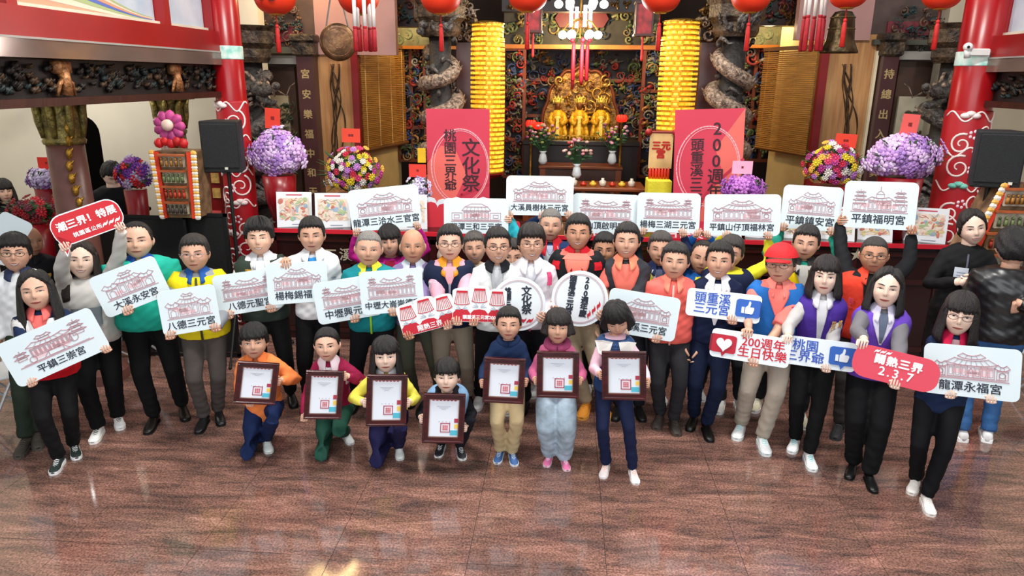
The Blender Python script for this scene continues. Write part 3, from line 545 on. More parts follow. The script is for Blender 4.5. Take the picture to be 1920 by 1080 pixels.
def vase(px, py, Y, z, label, cols, hv=.22, n=26, seed=1, spread=.2):
    x = RX(px, Y, py); rt = empty('flower_vase', (x, Y, z), 0, label, 'vase'); b = MB(); b.lathe([(.04, 0), (.07, .05), (.05, hv*.7), (.035, hv*.85), (.06, hv)], 14); b.build('vase', mat('#c8d4d8', .12, 0, .05, 5, spec=.7), rt, smooth=True)
    rnd = random.Random(seed); s = MB(); f = MB()
    for i in range(n):
        a = rnd.uniform(0, 6.28); q = spread*rnd.random()**.6; p_ = Vector((q*math.cos(a), q*math.sin(a)*.7, hv+.12+spread*1.1*rnd.random())); s.tube([(0, 0, hv*.8), p_*.6+Vector((0, 0, hv*.3)), p_], .005, 4); f.m = rnd.randrange(len(cols)); f.ball(p_, (.03, .03, .02), 7, 4); s.ball(p_*.85+Vector((.02, -.02, -.02)), (.035, .01, .016), 5, 4)
    tag(s.build('leaves', GREEN, rt), kind='stuff'); tag(f.build('blossoms', [mat(c, .6, 0, .1, 9) for c in cols], rt, smooth=True), kind='stuff')
vase(1018, 290, 11.0, RZ(1018, 308, 11.0), 'vase of pink and green flowers at the left end of the altar', ['#a8507a', '#d8a0b0', '#8a9a50'], .2, 30, 3, .24)
vase(1148, 290, 11.0, RZ(1148, 308, 11.0), 'vase of pink and green flowers at the right end of the altar', ['#a8507a', '#d8a0b0', '#8a9a50'], .2, 30, 4, .24)
vase(1082, 300, 10.2, RZ(1082, 334, 10.2)-.0, 'clear vase of pink buds in the middle before the altar', ['#d890a0', '#e8c0b8', '#c84848'], .2, 26, 5, .2)
for (px, py, Y, nm) in ((996, 232, 11.3, 'left'), (1166, 222, 11.3, 'right'), (1010, 236, 11.6, 'small left')):
    p_ = at(px, py, Y); rt = empty('altar_lamp', (p_.x, Y, p_.z), 0, nm+' glowing red lotus lamp beside the deities', 'lamp'); b = MB()
    for k in range(8): a = k*PI/4; b.ball((.05*math.cos(a), .05*math.sin(a), 0), (.035, .035, .055), 6, 5)
    b.build('petals', mat('#ff2a1c', .4, 0, .1, 9, emit=1.2), rt, smooth=True); b = MB(); b.lathe([(.09, -1.25), (.02, -1.2), (.015, -.08), (.05, -.04)], 10); b.build('stand', GOLD, rt, smooth=True)
# right of altar: gold and red hanging scroll, yellow cloth box
p_ = at(1239, 282, 9.3); rt = empty('hanging_scroll', (p_.x, 9.3, p_.z), 0, 'cream hanging scroll with red characters below the right golden lamp tower', 'scroll')
hh_ = (RZ(1239, 250, 9.3)-RZ(1239, 318, 9.3))/2; hw_ = (RX(1262, 9.3)-RX(1218, 9.3))/2
b = MB(); b.box((0, 0, 0), (hw_*2, .015, hh_*2)); b.build('paper', mat('#d8b47a', .6, 0, .1, 6), rt); b = MB(); b.tube([(-hw_*1.1, 0, hh_), (hw_*1.1, 0, hh_)], .018, 8); b.build('rod', REDD, rt)
text('三元\n宮', hw_*.8, mat('#a82018', .5, 0, 0, 5), rt, (0, -.010, 0), bold=.008, line=.9)
for k, (x_, lab) in enumerate(((-1.15, 'left'), (1.15, 'right'))): b = MB(); b.ball((hw_*x_, -.03, hh_), .045, 10, 7); b.build('knob', mat('#8a1418', .5, 0, .1, 6), rt, smooth=True)
A = at(1214, 336, 8.9); B = at(1256, 362, 8.9); b = MB(); b.box(((A.x+B.x)/2, 8.95, (A.z+B.z)/2-.06), (B.x-A.x, .32, A.z-B.z+.12), bev=.01); bx_ = b.build('cloth_box', mat('#d8cc30', .7, 0, .06, 6, .2, 30), None, origin=((A.x+B.x)/2, 8.95, B.z-.1)); tag(bx_, 'bright yellow cloth covered box beside the right red banner', 'box')
for k in range(7):
    x_ = A.x+.03+(B.x-A.x-.06)*k/6; b = MB(); b.lathe([(.016, 0), (.02, .06), (.016, .11), (.003, .14)], 8); o = b.build('red_candle', mat('#c83018', .4, 0, .1, 9), None, smooth=True); o.location = (x_, 8.95, A.z); tag(o, 'red candle standing on the yellow box, '+('first', 'second', 'third', 'fourth', 'fifth', 'sixth', 'seventh')[k]+' from the left', 'candle', 'candles on the yellow box')
# ---------------------------------------------------------------- hand-held signs
def plane_frame(cx, cy, wpx, hpx, ang, Y, tilt=.5):
    Cc = at(cx, cy, Y); N = (CAMP-Cc).normalized(); N.z *= tilt; N.normalize()
    def hit(px, py):
        d = ray(px, py); return CAMP+d*((Cc-CAMP).dot(N)/d.dot(N))
    a = math.radians(ang); du, dv = math.cos(a), math.sin(a)
    U = (hit(cx+du*wpx/2, cy+dv*wpx/2)-hit(cx-du*wpx/2, cy-dv*wpx/2))/2
    Vv = N.cross(U).normalized(); lv = (hit(cx, cy-hpx/2)-hit(cx, cy+hpx/2)).length/2
    if Vv.z < 0: Vv = -Vv
    return dict(C=Cc, U=U, V=Vv*lv, N=N)
def frame_root(name, F, mb_or_none, mats, label, cat, group=None):
    u = F['U'].normalized(); v = F['V'].normalized(); y = -F['N']
    M = Matrix(((u.x, y.x, v.x, F['C'].x), (u.y, y.y, v.y, F['C'].y), (u.z, y.z, v.z, F['C'].z), (0, 0, 0, 1)))
    o = mb_or_none.build(name, mats); o.matrix_world = M
    tag(o, label, cat, group); return o
def rrect(hw, hh, r, n=6):
    p = []
    for cx, cy, a0 in ((hw-r, hh-r, 0), (-hw+r, hh-r, 90), (-hw+r, -hh+r, 180), (hw-r, -hh+r, 270)):
        for i in range(n+1): a = math.radians(a0+90*i/n); p.append((cx+r*math.cos(a), cy+r*math.sin(a)))
    return p[::-1]
# ---------------------------------------------------------------- long altar table with drawings
LACQ = mat('#2a0c0c', .2, 0, .15, 4, spec=.6)
TZ = at(1085, 442, 7.55).z
tx0, tx1 = at(492, 430, 7.55).x, at(1795, 452, 7.55).x
tr = empty('long_table', ((tx0+tx1)/2, 7.95, 0), 0, 'long dark lacquered table with red edged top behind the whole group', 'table')
hwT = (tx1-tx0)/2
b = MB(); b.box((0, 0, TZ-.03), (2*hwT, .8, .05), bev=.01); b.build('table_top', LACQ, tr)
b = MB(); b.box((0, -.405, TZ-.022), (2*hwT, .02, .045)); b.build('red_edge', mat('#d01c30', .5, 0, .05, 5), tr)
b = MB(); b.box((0, -.33, (TZ-.06)/2), (2*hwT-.08, .04, TZ-.06)); b.build('front_panel', LACQ, tr)
b = MB()
for i in range(9): b.box((-hwT+.1+(2*hwT-.2)*i/8, -.355, (TZ-.06)/2), (.07, .03, TZ-.08))
for z in (TZ-.12, TZ-.42, .12): b.box((0, -.355, z), (2*hwT-.1, .03, .05))
b.build('front_frame', mat('#3a1210', .25, 0, .15, 4, spec=.6), tr)
for px, ch in ((622, '三'), (650, '溪'), (1605, '★'), (780, '重')):
    x = at(px, 478, 7.6).x-tr.location.x; text(ch, .15, mat('#c9bfa8', .35, .4, 0, 5), tr, (x, -.378, at(px, 478, 7.6).z), bold=.003, name='mother_of_pearl_character')
DR = [mat(c, .6, 0, .1, 30) for c in ('#e0b0a0', '#d8c890', '#a8c090', '#9ab4c8', '#c87a6a', '#e8d8c8')]
def drawing(cx, cy, ordn, seed, w=66, h=68, ang=0):
    F = plane_frame(cx, cy, w, h, ang, 7.72, .9); hw, hh = F['U'].length, F['V'].length; b = MB(); b.box((0, .0, 0), (hw*2, .012, hh*2))
    o = frame_root('drawing_board', F, b, mat('#e3e6ea', .5, 0, .02, 3), ordn, 'picture', 'drawings on the long table')
    rnd = random.Random(seed); p = MB(); p.m = 5; p.box((0, -.007, hh*.08), (hw*1.7, .003, hh*1.2))
    for i in range(46):
        p.m = rnd.randrange(5); x, z = rnd.uniform(-hw*.78, hw*.78), hh*.08+rnd.uniform(-hh*.54, hh*.54)
        if i % 3: p.ball((x, -.009, z), (rnd.uniform(.01, .05), .002, rnd.uniform(.008, .03)), 7, 3, Matrix.Rotation(rnd.uniform(0, 3), 3, 'Y'))
        else: p.line([(x-.03, z), (x, z+rnd.uniform(-.03, .03)), (x+.03, z+rnd.uniform(-.03, .03))], .006, -.0095)
    tag(p.build('crayon_drawing', DR, o), kind='stuff')
    t = MB(); t.box((0, -.007, hh*.84), (hw*.9, .002, hh*.07)); t.build('title_print', mat('#c04a5a', .6, 0, 0, 5), o); t = MB(); t.m = 1; t.box((hw*.2, -.007, -hh*.78), (hw*.7, .002, hh*.05))
    t.build('caption_print', [mat('#c04a5a', .6, 0, 0, 5), mat('#8a90a0', .6, 0, 0, 5), mat('#b0b8c8', .6, 0, 0, 5)], o)
drawing(552, 394, 'white drawing board at the left end of the long table', 1); drawing(624, 396, 'white drawing board second from the left end of the long table', 2)
drawing(697, 400, 'white drawing board third from the left, hidden behind a raised sign', 3); drawing(768, 399, 'white drawing board fourth from the left, only its right edge showing', 4)
drawing(1358, 418, 'white drawing board behind the raised sign under the small orchid', 5); drawing(1430, 420, 'white drawing board half hidden between two raised signs right of the small orchid', 6); drawing(1503, 421, 'white drawing board behind the man in the bright yellow vest', 7)
drawing(1570, 422, 'white drawing board third from the right end, beside a pointing hand', 8); drawing(1641, 423, 'white drawing board above the head of the man in orange red', 9); drawing(1736, 424, 'white drawing board at the right end of the long table', 10, 80, 68, 4)
# red festival standees and low red signs at the table middle
def banner(px0, px1, py0, py1, Y, label, cols, flip, ang=0):
    F = plane_frame((px0+px1)/2, (py0+py1)/2, px1-px0, py1-py0, ang, Y, .0); hw, hh = F['U'].length, F['V'].length; b = MB(); b.box((0, 0, 0), (hw*2, .02, hh*2))
    o = frame_root('festival_banner', F, b, mat('#c8374e', .55, 0, .02, 2), label, 'banner')
    c = MB(); cx, cz, R = hw*(.0 if flip else .05), hh*.20, hw*.92; n = 60
    ring = [(cx+R*math.cos(2*PI*i/n), cz+R*1.30*math.sin(2*PI*i/n)) for i in range(n+1)]
    def clip(pts): return [(max(-hw*.99, min(hw*.99, x)), z) for x, z in pts]
    c.line(clip(ring), hw*.035, -.0115); c.line(clip([(cx+(x-cx)*.93+hw*.02, cz+(z-cz)*.95) for x, z in ring]), hw*.018, -.0115); c.build('white_ring', mat('#eda8b0', .6, 0, 0, 5), o)
    d = MB(); s = -1 if flip else 1
    if not flip: d.prism([(-hw, hh*.25), (-hw*.55, hh*.5), (-hw*.1, hh*.45), (hw*.25, hh*.1), (-hw*.1, -hh*.25), (-hw*.6, -hh*.5), (-hw, -hh*.62)][::-1], -.0108, -.010)
    else: d.prism([(hw, hh), (hw*.2, hh*.45), (hw*.45, hh*.1), (-hw*.1, -hh*.3), (-hw*.2, -hh*.62), (hw, -hh*.6)], -.0108, -.010)
    d.build('coral_field', mat('#e2685e', .55, 0, .03, 3), o)
    e = MB(); e.line([(hw*.95 if not flip else hw, -hh*.05 if not flip else hh*.35), (hw*.1, -hh*.2), (-hw*.8, -hh*.62)] if not flip else [(hw, hh*.3), (hw*.1, -hh*.1), (-hw*.5, -hh*.55)], hw*.09, -.0112) ; e.build('red_ribbon', mat('#b82840', .6, 0, 0, 5), o)
    for t, x, z, sz in cols: text('\n'.join(t), hw*sz, mat('#3a1a24', .6, 0, 0, 5), o, (hw*x, -.0135, hh*z), bold=.016*hw*sz, line=.95)
    zz = F['C'].z-hh
    for s in (-1, 1): g = MB(); g.box((s*hw*.8, .03, -hh-zz/2), (.05, .03, zz)); g.build('stand_leg', DARKW, o)
    return o
banner(802, 918, 208, 470, 8.5, 'red standing banner at the left reading 文化祭 and 桃園三界爺', [('文化祭', .40, .20, .60), ('桃園三界爺', -.26, .28, .41)], False)
banner(1262, 1390, 208, 470, 8.5, 'red standing banner at the right reading 200週年 and 頭重溪三元宮', [('200週年慶', .24, .16, .50), ('頭重溪三元宮', -.32, .05, .40)], True)
b = MB(); n = 7; out = [(-.52, -.30)]+[(.52, -.30)]
for i in range(n):
    for k in range(5): a = PI*k/4; out.append((.52-1.04*(i+.5)/n+.075*math.cos(a), .10+.05*math.sin(a)+.02*(i % 2)))
F = plane_frame(856, 398, 100, 60, 0, 7.9, .3); sh = b; sh.prism(out[::-1], -.01, .01); o = frame_root('cloud_standee', F, sh, mat('#d8e2ea', .5, 0, .03, 3), 'white scalloped cloud standee at the foot of the left red banner', 'standee')
b = MB(); b.prism([(x*.96, z-.05) for x, z in out][::-1], -.014, -.009); b.build('red_front', mat('#cc2c3c', .5, 0, .05, 3), o)
for (cx_, w_, lab, t_) in ((930, 90, 'low red sign on the table left of the centre', '三界爺'), (1120, 110, 'low red sign on the table in the centre', '文化祭'), (1272, 100, 'low pink red sign on the table under the 楊梅三湖三元宮 sign', '生日快樂')):
    F = plane_frame(cx_, 440, w_, 50, 0, 7.62, .5); b = MB(); b.prism(rrect(F['U'].length, F['V'].length, .03), -.01, .01); o = frame_root('red_sign', F, b, mat('#cf2f45', .5, 0, .05, 3), lab, 'sign'); text(t_, F['V'].length*.9, mat('#f4d8dc', .5, 0, 0, 5), o, (0, -.0115, 0), bold=.004)
# ---------------------------------------------------------------- flowers
def flower_basket(px, py, wpx, hpx, Y, label, cols, n, bl, card=None, leafy=12, base='#8a0c18', petal=.045, orchid=False, group=None, zb=None):
    c = at(px, py, Y); rw = (at(px+wpx/2, py, Y).x-at(px-wpx/2, py, Y).x)/2; rh = (at(px, py-hpx/2, Y).z-at(px, py+hpx/2, Y).z)/2; z0 = TZ if zb is None else zb
    rt = empty('flower_arrangement', (c.x, Y, z0), 0, label, 'flowers', group); zc = c.z-z0; rnd = random.Random(int(px))
    b = MB(); ph = max(.12, zc-rh*.9); b.lathe([(rw*.35, 0), (rw*.55, ph*.5), (rw*.62, ph), (rw*.5, ph)], 20); b.build('pot', mat(base, .3, 0, .1, 6, spec=.5), rt, smooth=True)
    mats_ = [mat(c_, .55, 0, .12, 30) for c_ in cols]; meshes = []
    for mi, m in enumerate(mats_):                        # flower heads: each its own part, meshes shared
        q = MB()
        if orchid:
            for k in range(5):
                a = 2*PI*k/5+.3; q.ball((petal*.55*math.cos(a), 0, petal*.55*math.sin(a)), (petal*.5, petal*.13, petal*.33), 6, 4, Matrix.Rotation(-a, 3, 'Y'))
            q.ball((0, -petal*.2, 0), petal*.16, 5, 3)
        else:
            for k in range(9):
                a = 2*PI*k/9; q.ball((petal*.6*math.cos(a), -.002, petal*.6*math.sin(a)), (petal*.42, petal*.16, petal*.2), 5, 3, Matrix.Rotation(-a, 3, 'Y'))
            q.ball((0, -petal*.12, 0), (petal*.32, petal*.22, petal*.32), 6, 4)
        o = q.build(bl, m, None, smooth=True); meshes.append(o.data); bpy.data.objects.remove(o)
    for i in range(n):
        gz = 1-2*(i+.5)/n; th = i*2.39996; rr = math.sqrt(1-gz*gz); d = Vector((rr*math.cos(th), rr*math.sin(th), gz))
        if d.y > .45: d.y *= -1
        if d.z < -.75: continue
        lob = 1+.13*math.sin(d.x*5+px)*math.cos(d.z*4+px*.7)+.07*math.sin(i*1.9); p_ = Vector((d.x*rw*lob*rnd.uniform(.84, 1.06), d.y*rw*.7*rnd.uniform(.7, 1.05), zc+d.z*rh*lob*rnd.uniform(.84, 1.06)))
        if orchid: p_.x += .02*math.sin(i); p_.z -= rh*.12*abs(d.x)**2
        o = bpy.data.objects.new(bl, meshes[rnd.randrange(len(meshes))]); C.objects.link(o); o.parent = rt; o.location = p_
        nrm = Vector((d.x, min(-.25, d.y), d.z*.8)).normalized(); o.rotation_mode = 'QUATERNION'; o.rotation_quaternion = nrm.to_track_quat('-Y', 'Z'); o.scale = [rnd.uniform(.8, 1.15)]*3
    b = MB(); b.ball((0, .02, zc-rh*.05), (rw*.78, rw*.5, rh*.8), 12, 8)
    for i in range(leafy*4):
        a = rnd.uniform(0, 2*PI); e = rnd.uniform(-.6, .9); L_ = rnd.uniform(.9, 1.35); d = Vector((math.cos(a)*math.cos(e), -abs(math.sin(a))*.5, math.sin(e))); s_ = Vector((0, 0, zc-rh*.1)); t_ = s_+Vector((d.x*rw*L_, d.y*rw*L_, d.z*rh*L_)); b.tube([s_.lerp(t_, .5), s_.lerp(t_, .8), t_], [(.016, .004), (.028, .004), (.003, .002)], 4)
    b.build('foliage', mat('#35592a', .6, 0, .25, 12), rt, smooth=True)
    if card:
        cx_, cy_, cw, ch, col, txt, ca = card; p_ = at(cx_, cy_, Y-.02)-rt.location; k = (at(cx_+cw/2, cy_, Y).x-at(cx_-cw/2, cy_, Y).x); h_ = (at(cx_, cy_-ch/2, Y).z-at(cx_, cy_+ch/2, Y).z)
        b = MB(); b.box((0, 0, 0), (k, .006, h_)); o = b.build('gift_card', mat(col, .5, 0, .04, 5), rt); o.location = p_; o.rotation_euler = (0, math.radians(ca), 0); o['label'] = 'gift card'
        text(txt, h_*.2, mat('#7a1c20', .6, 0, 0, 5), o, (0, -.0045, 0), bold=.001)
        b = MB(); b.cyl((p_.x, p_.y+.01, p_.z-h_*.4), (p_.x*.5, .0, zc), .006, n=5); b.build('card_stick', mat('#4a6a2a', .6, 0, .1, 5), rt)
LAV = ['#c89add', '#d8b0e6', '#ac80cc', '#e4c8ee']; MIX = ['#b03a86', '#d8c02c', '#d03a6a', '#b878c0', '#e8b04a', '#c02440', '#e0d8d0']
flower_basket(520, 288, 98, 90, 8.0, 'full lavender orchid arrangement with red card on the left of the long table', LAV, 190, 'orchid_bloom', (511, 222, 28, 38, '#e0402e', '福', 4), orchid=True, petal=.062)
flower_basket(660, 322, 106, 92, 8.05, 'mixed chrysanthemum and orchid basket with red card below the left bamboo blind', MIX, 130, 'flower', (658, 254, 34, 26, '#e0452e', '恭賀', 1), leafy=18)
flower_basket(1563, 310, 108, 84, 8.0, 'mixed chrysanthemum and orchid basket with red card below the bronze bell', MIX, 130, 'flower', (1586, 264, 40, 26, '#e0402a', '恭賀', 3), leafy=18)
flower_basket(1694, 294, 134, 84, 7.85, 'full lavender orchid arrangement with red card beside the right red column', LAV, 170, 'orchid_bloom', (1706, 234, 32, 40, '#e8605a', '福', 4), orchid=True, petal=.062)
flower_basket(1394, 352, 82, 44, 7.8, 'small purple orchid arrangement with pink card before the right red banner', ['#a95cbc', '#c47ad0', '#9448a8'], 80, 'orchid_bloom', (1392, 314, 38, 24, '#f0a8c4', '賀', 0), orchid=True, petal=.05)
flower_basket(785, 355, 40, 50, 7.95, 'pale lilac orchid sprays beside the left red banner', ['#c8b8dc', '#d8cce4', '#a898c4'], 36, 'orchid_bloom', (783, 320, 32, 24, '#e03c30', '福', 0), orchid=True, petal=.05)
flower_basket(250, 328, 62, 60, 7.3, 'purple and red flower arrangement beside the paper offering tower', ['#5c2a86', '#8a3aa0', '#c81c28', '#b8a8c8'], 50, 'flower', None, zb=.8, petal=.06)
flower_basket(82, 335, 56, 40, 7.6, 'white and purple orchid arrangement with red card by the cream wall', ['#d8cce0', '#b8a8cc', '#8a5a9a'], 44, 'orchid_bloom', (87, 306, 32, 22, '#e02c20', '賀', 0), zb=.9, orchid=True, petal=.055)
flower_basket(60, 395, 90, 50, 7.0, 'low red pot plants at the far left behind the seated old man', ['#8a1420', '#c02030', '#6a2a3a'], 40, 'flower', None, zb=.5, petal=.05)
# yellow narrow paper slips near the left banner
slab('paper_slip', 783, 798, 278, 305, 8.3, .01, mat('#e8b81c', .6, 0, .1, 5), None, 'small yellow paper slip above the red card left of the banner', 'paper')
# ---------------------------------------------------------------- hanging things
def lantern(px, py, Y, rpx, label, tassel=(20, 60), char=None):
    c = at(px, py-rpx, Y); r = (at(px+rpx, py-rpx, Y).x-at(px-rpx, py-rpx, Y).x)/2; zt = c.z; rt = empty('red_lantern', (c.x, Y, c.z), 0, label, 'lantern')
    b = MB(); n = 28; vs = []; m = 14
    def lf(u, v):
        a = 2*PI*u; ph = PI*(.09+.82*v); k = 1-.03*(1-abs(math.cos(a*12))); return (r*k*math.sin(ph)**.8*math.cos(a), r*k*math.sin(ph)**.8*math.sin(a), r*.86*math.cos(ph))
    b.grid(lf, 48, m, True); b.build('shade', mat('#d83418', .45, 0, .05, 4, spec=.4), rt, smooth=True)
    b = MB(); b.lathe([(r*.30, -r*.88), (r*.34, -r*.82), (r*.34, -r*.72)], 20); b.lathe([(r*.34, r*.72), (r*.30, r*.9)], 20); b.build('gold_rim', mat('#c89a3c', .4, .5, .1, 9), rt, smooth=True)
    L_ = .30; b = MB(); b.cyl((0, 0, -r*.86), (0, 0, -r*.86-.10), .006, n=6); b.ball((0, 0, -r*.86-.11), .02, 8, 5); b.lathe([(.012, -r*.86-.12), (.022, -r*.86-.15), (.026, -r*.86-.15-L_*.7), (.008, -r*.86-.16-L_*.7)], 10); b.build('tassel', mat('#c0201c', .6, 0, .15, 30), rt, smooth=True)
    b = MB(); b.cyl((0, 0, r*.85), (0, 0, 1.4), .006, n=5); b.build('cord', BLK, rt)
    if char: text(char, r*.8, mat('#2a0c0a', .5, 0, 0, 5), rt, (0, -r*1.0, -.0), bold=.006)
for i, (px, py, lab, ch) in enumerate(((515, 30, 'red lantern at the left end of the row, above the left dragon column', '元'), (672, 30, 'red lantern beside the bronze gong', None), (826, 30, 'red lantern above the left grey dragon column', None), (990, 26, 'red lantern left of the crystal chandelier', None), (1240, 28, 'red lantern right of the crystal chandelier', None), (1409, 28, 'red lantern above the right grey dragon column', None), (1592, 20, 'red lantern above the bronze bell', None), (1768, 22, 'red lantern at the right end of the row, beside the right red column', '宮'))):
    lantern(px, py, 7.9 if 0 < i < 7 else 7.6, 38, lab, char=ch)
def tassel_cluster(px, py0, py1, Y, label, white=True, n=5):
    p0 = at(px, py0, Y); p1 = at(px, py1, Y); h = p0.z-p1.z; rt = empty('tassel_cluster', (p0.x, Y, p0.z), 0, label, 'tassels')
    for i in range(n):
        a = 2*PI*i/n; x, y = .10*math.cos(a), .10*math.sin(a)
        b = MB(); b.m = 0; b.cyl((x, y, .35), (x, y, -h*.10), .02, n=8); b.m = 1; b.ball((x, y, -h*.12), .024, 8, 5); b.lathe([(.014, -h*.98), (.026, -h*.95), (.024, -h*.2), (.012, -h*.14)], 10, (x, y, 0)); b.build('tassel', [mat('#e8e4e0', .3, 0, .05, 5) if white else mat('#c83030', .5, 0, .05, 5), mat('#a01420', .6, 0, .15, 30)], rt, smooth=True)
tassel_cluster(683, 46, 98, 7.7, 'cluster of red tassels under the lantern beside the gong'); tassel_cluster(1528, 22, 98, 8.2, 'cluster of white topped red tassels left of the bronze bell')
# chandelier
p_ = at(1090, 8, 9.6); rt = empty('chandelier', (p_.x, 9.6, p_.z), 0, 'bright white chandelier with long red tassels hanging before the altar', 'chandelier')
for k in range(2):
    z = 0. if k == 0 else -.36
    for i in range(6):
        a = 2*PI*i/6; q = .28 if k == 0 else .22; b = MB(); b.ball((q*math.cos(a), q*math.sin(a), z), (.055, .055, .05), 12, 8); b.build('bulb', mat('#fff6ee', .3, 0, 0, 5, emit=5.), rt, smooth=True)
        b = MB(); b.tube([(0, 0, z+.2), (q*.6*math.cos(a), q*.6*math.sin(a), z+.16), (q*math.cos(a), q*math.sin(a), z+.05)], .01, 5); b.build('arm', GOLD, rt)
for i in range(4):
    a = 2*PI*i/4+.4; b = MB(); b.cyl((.13*math.cos(a), .13*math.sin(a), -.02), (.13*math.cos(a), .13*math.sin(a), -.27), .024, n=8); b.build('glass_rod', mat('#f4f0f4', .15, 0, .03, 5, emit=.5), rt)
for i in range(5):
    a = 2*PI*i/5; b = MB(); x, y = .12*math.cos(a), .12*math.sin(a); b.ball((x, y, -.42), .03, 8, 5); b.lathe([(.012, -.92-.05*(i % 3)), (.026, -.90), (.024, -.50), (.010, -.44)], 10, (x*.8, y*.8, 0)); b.build('tassel', mat('#a81424', .6, 0, .15, 30), rt, smooth=True)
b = MB(); b.cyl((0, 0, 1.2), (0, 0, -.4), .012, n=6); b.build('stem', GOLD, rt)
point('chandelier_light', (p_.x, 9.25, p_.z-.5), 70, (1, .95, .9), .25)
# gong and bell
g = at(634, 79, 8.9); r = (at(668, 79, 8.9).x-at(601, 79, 8.9).x)/2; rt = empty('bronze_gong', (g.x, 8.9, g.z), math.radians(18), 'round bronze gong hanging on chains by the left veneer wall', 'gong')
b = MB(Matrix.Rotation(PI/2, 4, 'X')); b.lathe([(r*.15, .075), (r*.4, .07), (r*.8, .06), (r*.97, .05), (r, .0), (r*.96, -.16), (r*.9, -.16)], 36); b.build('drum_face', mat('#7a5a3c', .35, .6, .25, 7, .3, 20, col2='#4a3220'), rt, smooth=True)
b = MB(Matrix.Rotation(PI/2, 4, 'X')); b.lathe([(r*.72, .062), (r*.74, .070), (r*.76, .062)], 32); b.lathe([(r*.3, .07), (r*.32, .078), (r*.34, .07)], 24); b.build('ridge', COPPER, rt, smooth=True)
for s in (-1, 1): b = MB(); b.tube([(s*r*.6, .02, r*.75), (s*r*.25, .02, r*2.4)], .012, 6); b.build('chain', mat('#8a8680', .4, .6, .1, 9), rt)
b_ = at(1580, 100, 8.3); r = (at(1612, 100, 8.3).x-at(1543, 100, 8.3).x)/2; H_ = at(1575, 22, 8.3).z-at(1575, 102, 8.3).z; rt = empty('bronze_bell', (at(1577, 60, 8.3).x, 8.3, b_.z), 0, 'bronze temple bell hanging right of the bamboo blind', 'bell')
b = MB(); b.lathe([(r, 0), (r*1.0, .02), (r*.86, .09*H_/.5), (r*.74, .3*H_), (r*.68, .6*H_), (r*.62, .85*H_), (r*.45, .97*H_), (r*.1, H_)], 32); b.build('bell_body', mat('#5c4c30', .35, .75, .3, 9, .3, 25, col2='#33291c'), rt, smooth=True)
b = MB()
for z, q in ((.16, .81), (.55, .70), (.82, .64)): b.lathe([(r*q, z*H_), (r*q*1.05, z*H_+.008), (r*q, z*H_+.016)], 32)
b.build('raised_band', mat('#7a6840', .35, .7, .2, 9), rt, smooth=True); b = MB(); b.tube([(.05*math.cos(a), 0, H_+.03+.05*math.sin(a)) for a in [PI*k/8 for k in range(9)]], .015, 6); b.cyl((0, 0, H_+.07), (0, 0, H_+1.2), .012, n=6); b.build('hanger', BLK, rt)
for (px, py, Y, nm) in ((1000, 30, 9.7, 'left'), (1207, 36, 9.7, 'right')):
    p_ = at(px, py, Y); rt = empty('palace_lamp', (p_.x, Y, p_.z), 0, nm+' small square red palace lamp beside the chandelier', 'lamp'); b = MB(); b.cyl((0, 0, .2), (0, 0, 1.6), .008, n=5); b.build('cord', BLK, rt); b = MB(); b.box((0, 0, 0), (.2, .2, .36)); b.build('panes', mat('#8a2024', .4, 0, .3, 12), rt); b = MB()
    for sx in (-1, 1):
        for sy in (-1, 1): b.box((sx*.1, sy*.1, 0), (.02, .02, .42))
    for z in (-.19, .19): b.box((0, 0, z), (.24, .24, .025))
    b.build('frame', mat('#3a1a14', .4, 0, .1, 6), rt); b = MB(); b.lathe([(.006, -.5), (.018, -.48), (.012, -.21)], 8); b.build('tassel', mat('#b01c20', .6, 0, .1, 9), rt)
# ---------------------------------------------------------------- loudspeakers on stands
def speaker(px0, px1, py0, py1, Y, rz, label, label2):
    a = at((px0+px1)/2, (py0+py1)/2, Y); w_ = at(px1, py0, Y).x-at(px0, py0, Y).x; h_ = at(px0, py0, Y).z-at(px0, py1, Y).z; rt = empty('loudspeaker', (a.x, Y, a.z-h_/2), rz, label, 'speaker')
    b = MB(); o_ = [(-w_/2, -.14), (w_/2, -.14), (w_*.36, .17), (-w_*.36, .17)]; n = 4; b.add([(x, y, 0) for x, y in o_]+[(x, y, h_) for x, y in o_], [(3, 2, 1, 0), (4, 5, 6, 7)]+[(i, (i+1) % 4, (i+1) % 4+4, i+4) for i in range(4)]); b.build('cabinet', mat('#17181a', .6, 0, .1, 30, .2, 80), rt, bevel=.012)
    b = MB(); b.box((0, -.148, h_*.52), (w_*.88, .016, h_*.86), bev=.008); b.build('grille', mat('#26282a', .75, .1, .1, 60, .6, 200), rt)
    b = MB(); b.box((w_*.12 if px0 < 900 else w_*.28, -.158, .045), (.03, .008, .022)); b.build('badge', mat('#e0dccc', .3, .3, 0, 5), rt)
    zs = a.z-h_/2; s = empty('speaker_stand', (a.x, Y+.02, 0), rz, label2, 'stand'); b = MB(); b.cyl((0, 0, .35), (0, 0, zs), .019, n=12); b.build('pole', BLK, s); b = MB(); b.cyl((0, 0, .8), (0, 0, .95), .032, n=12); b.build('collar', BLK, s)
    for k in range(3): an = 2*PI*k/3+.5; b = MB(); b.tube([(0, 0, .85), (.5*math.cos(an), .5*math.sin(an), .02)], .013, 8); b.ball((.5*math.cos(an), .5*math.sin(an), .018), .02, 8, 5); b.build('leg', BLK, s)
speaker(387, 457, 226, 321, 7.1, .12, 'black loudspeaker on a stand before the left red column', 'black tripod stand under the left loudspeaker')
speaker(1822, 1908, 245, 349, 6.5, -.25, 'black loudspeaker on a stand before the right red column', 'black tripod stand under the right loudspeaker')
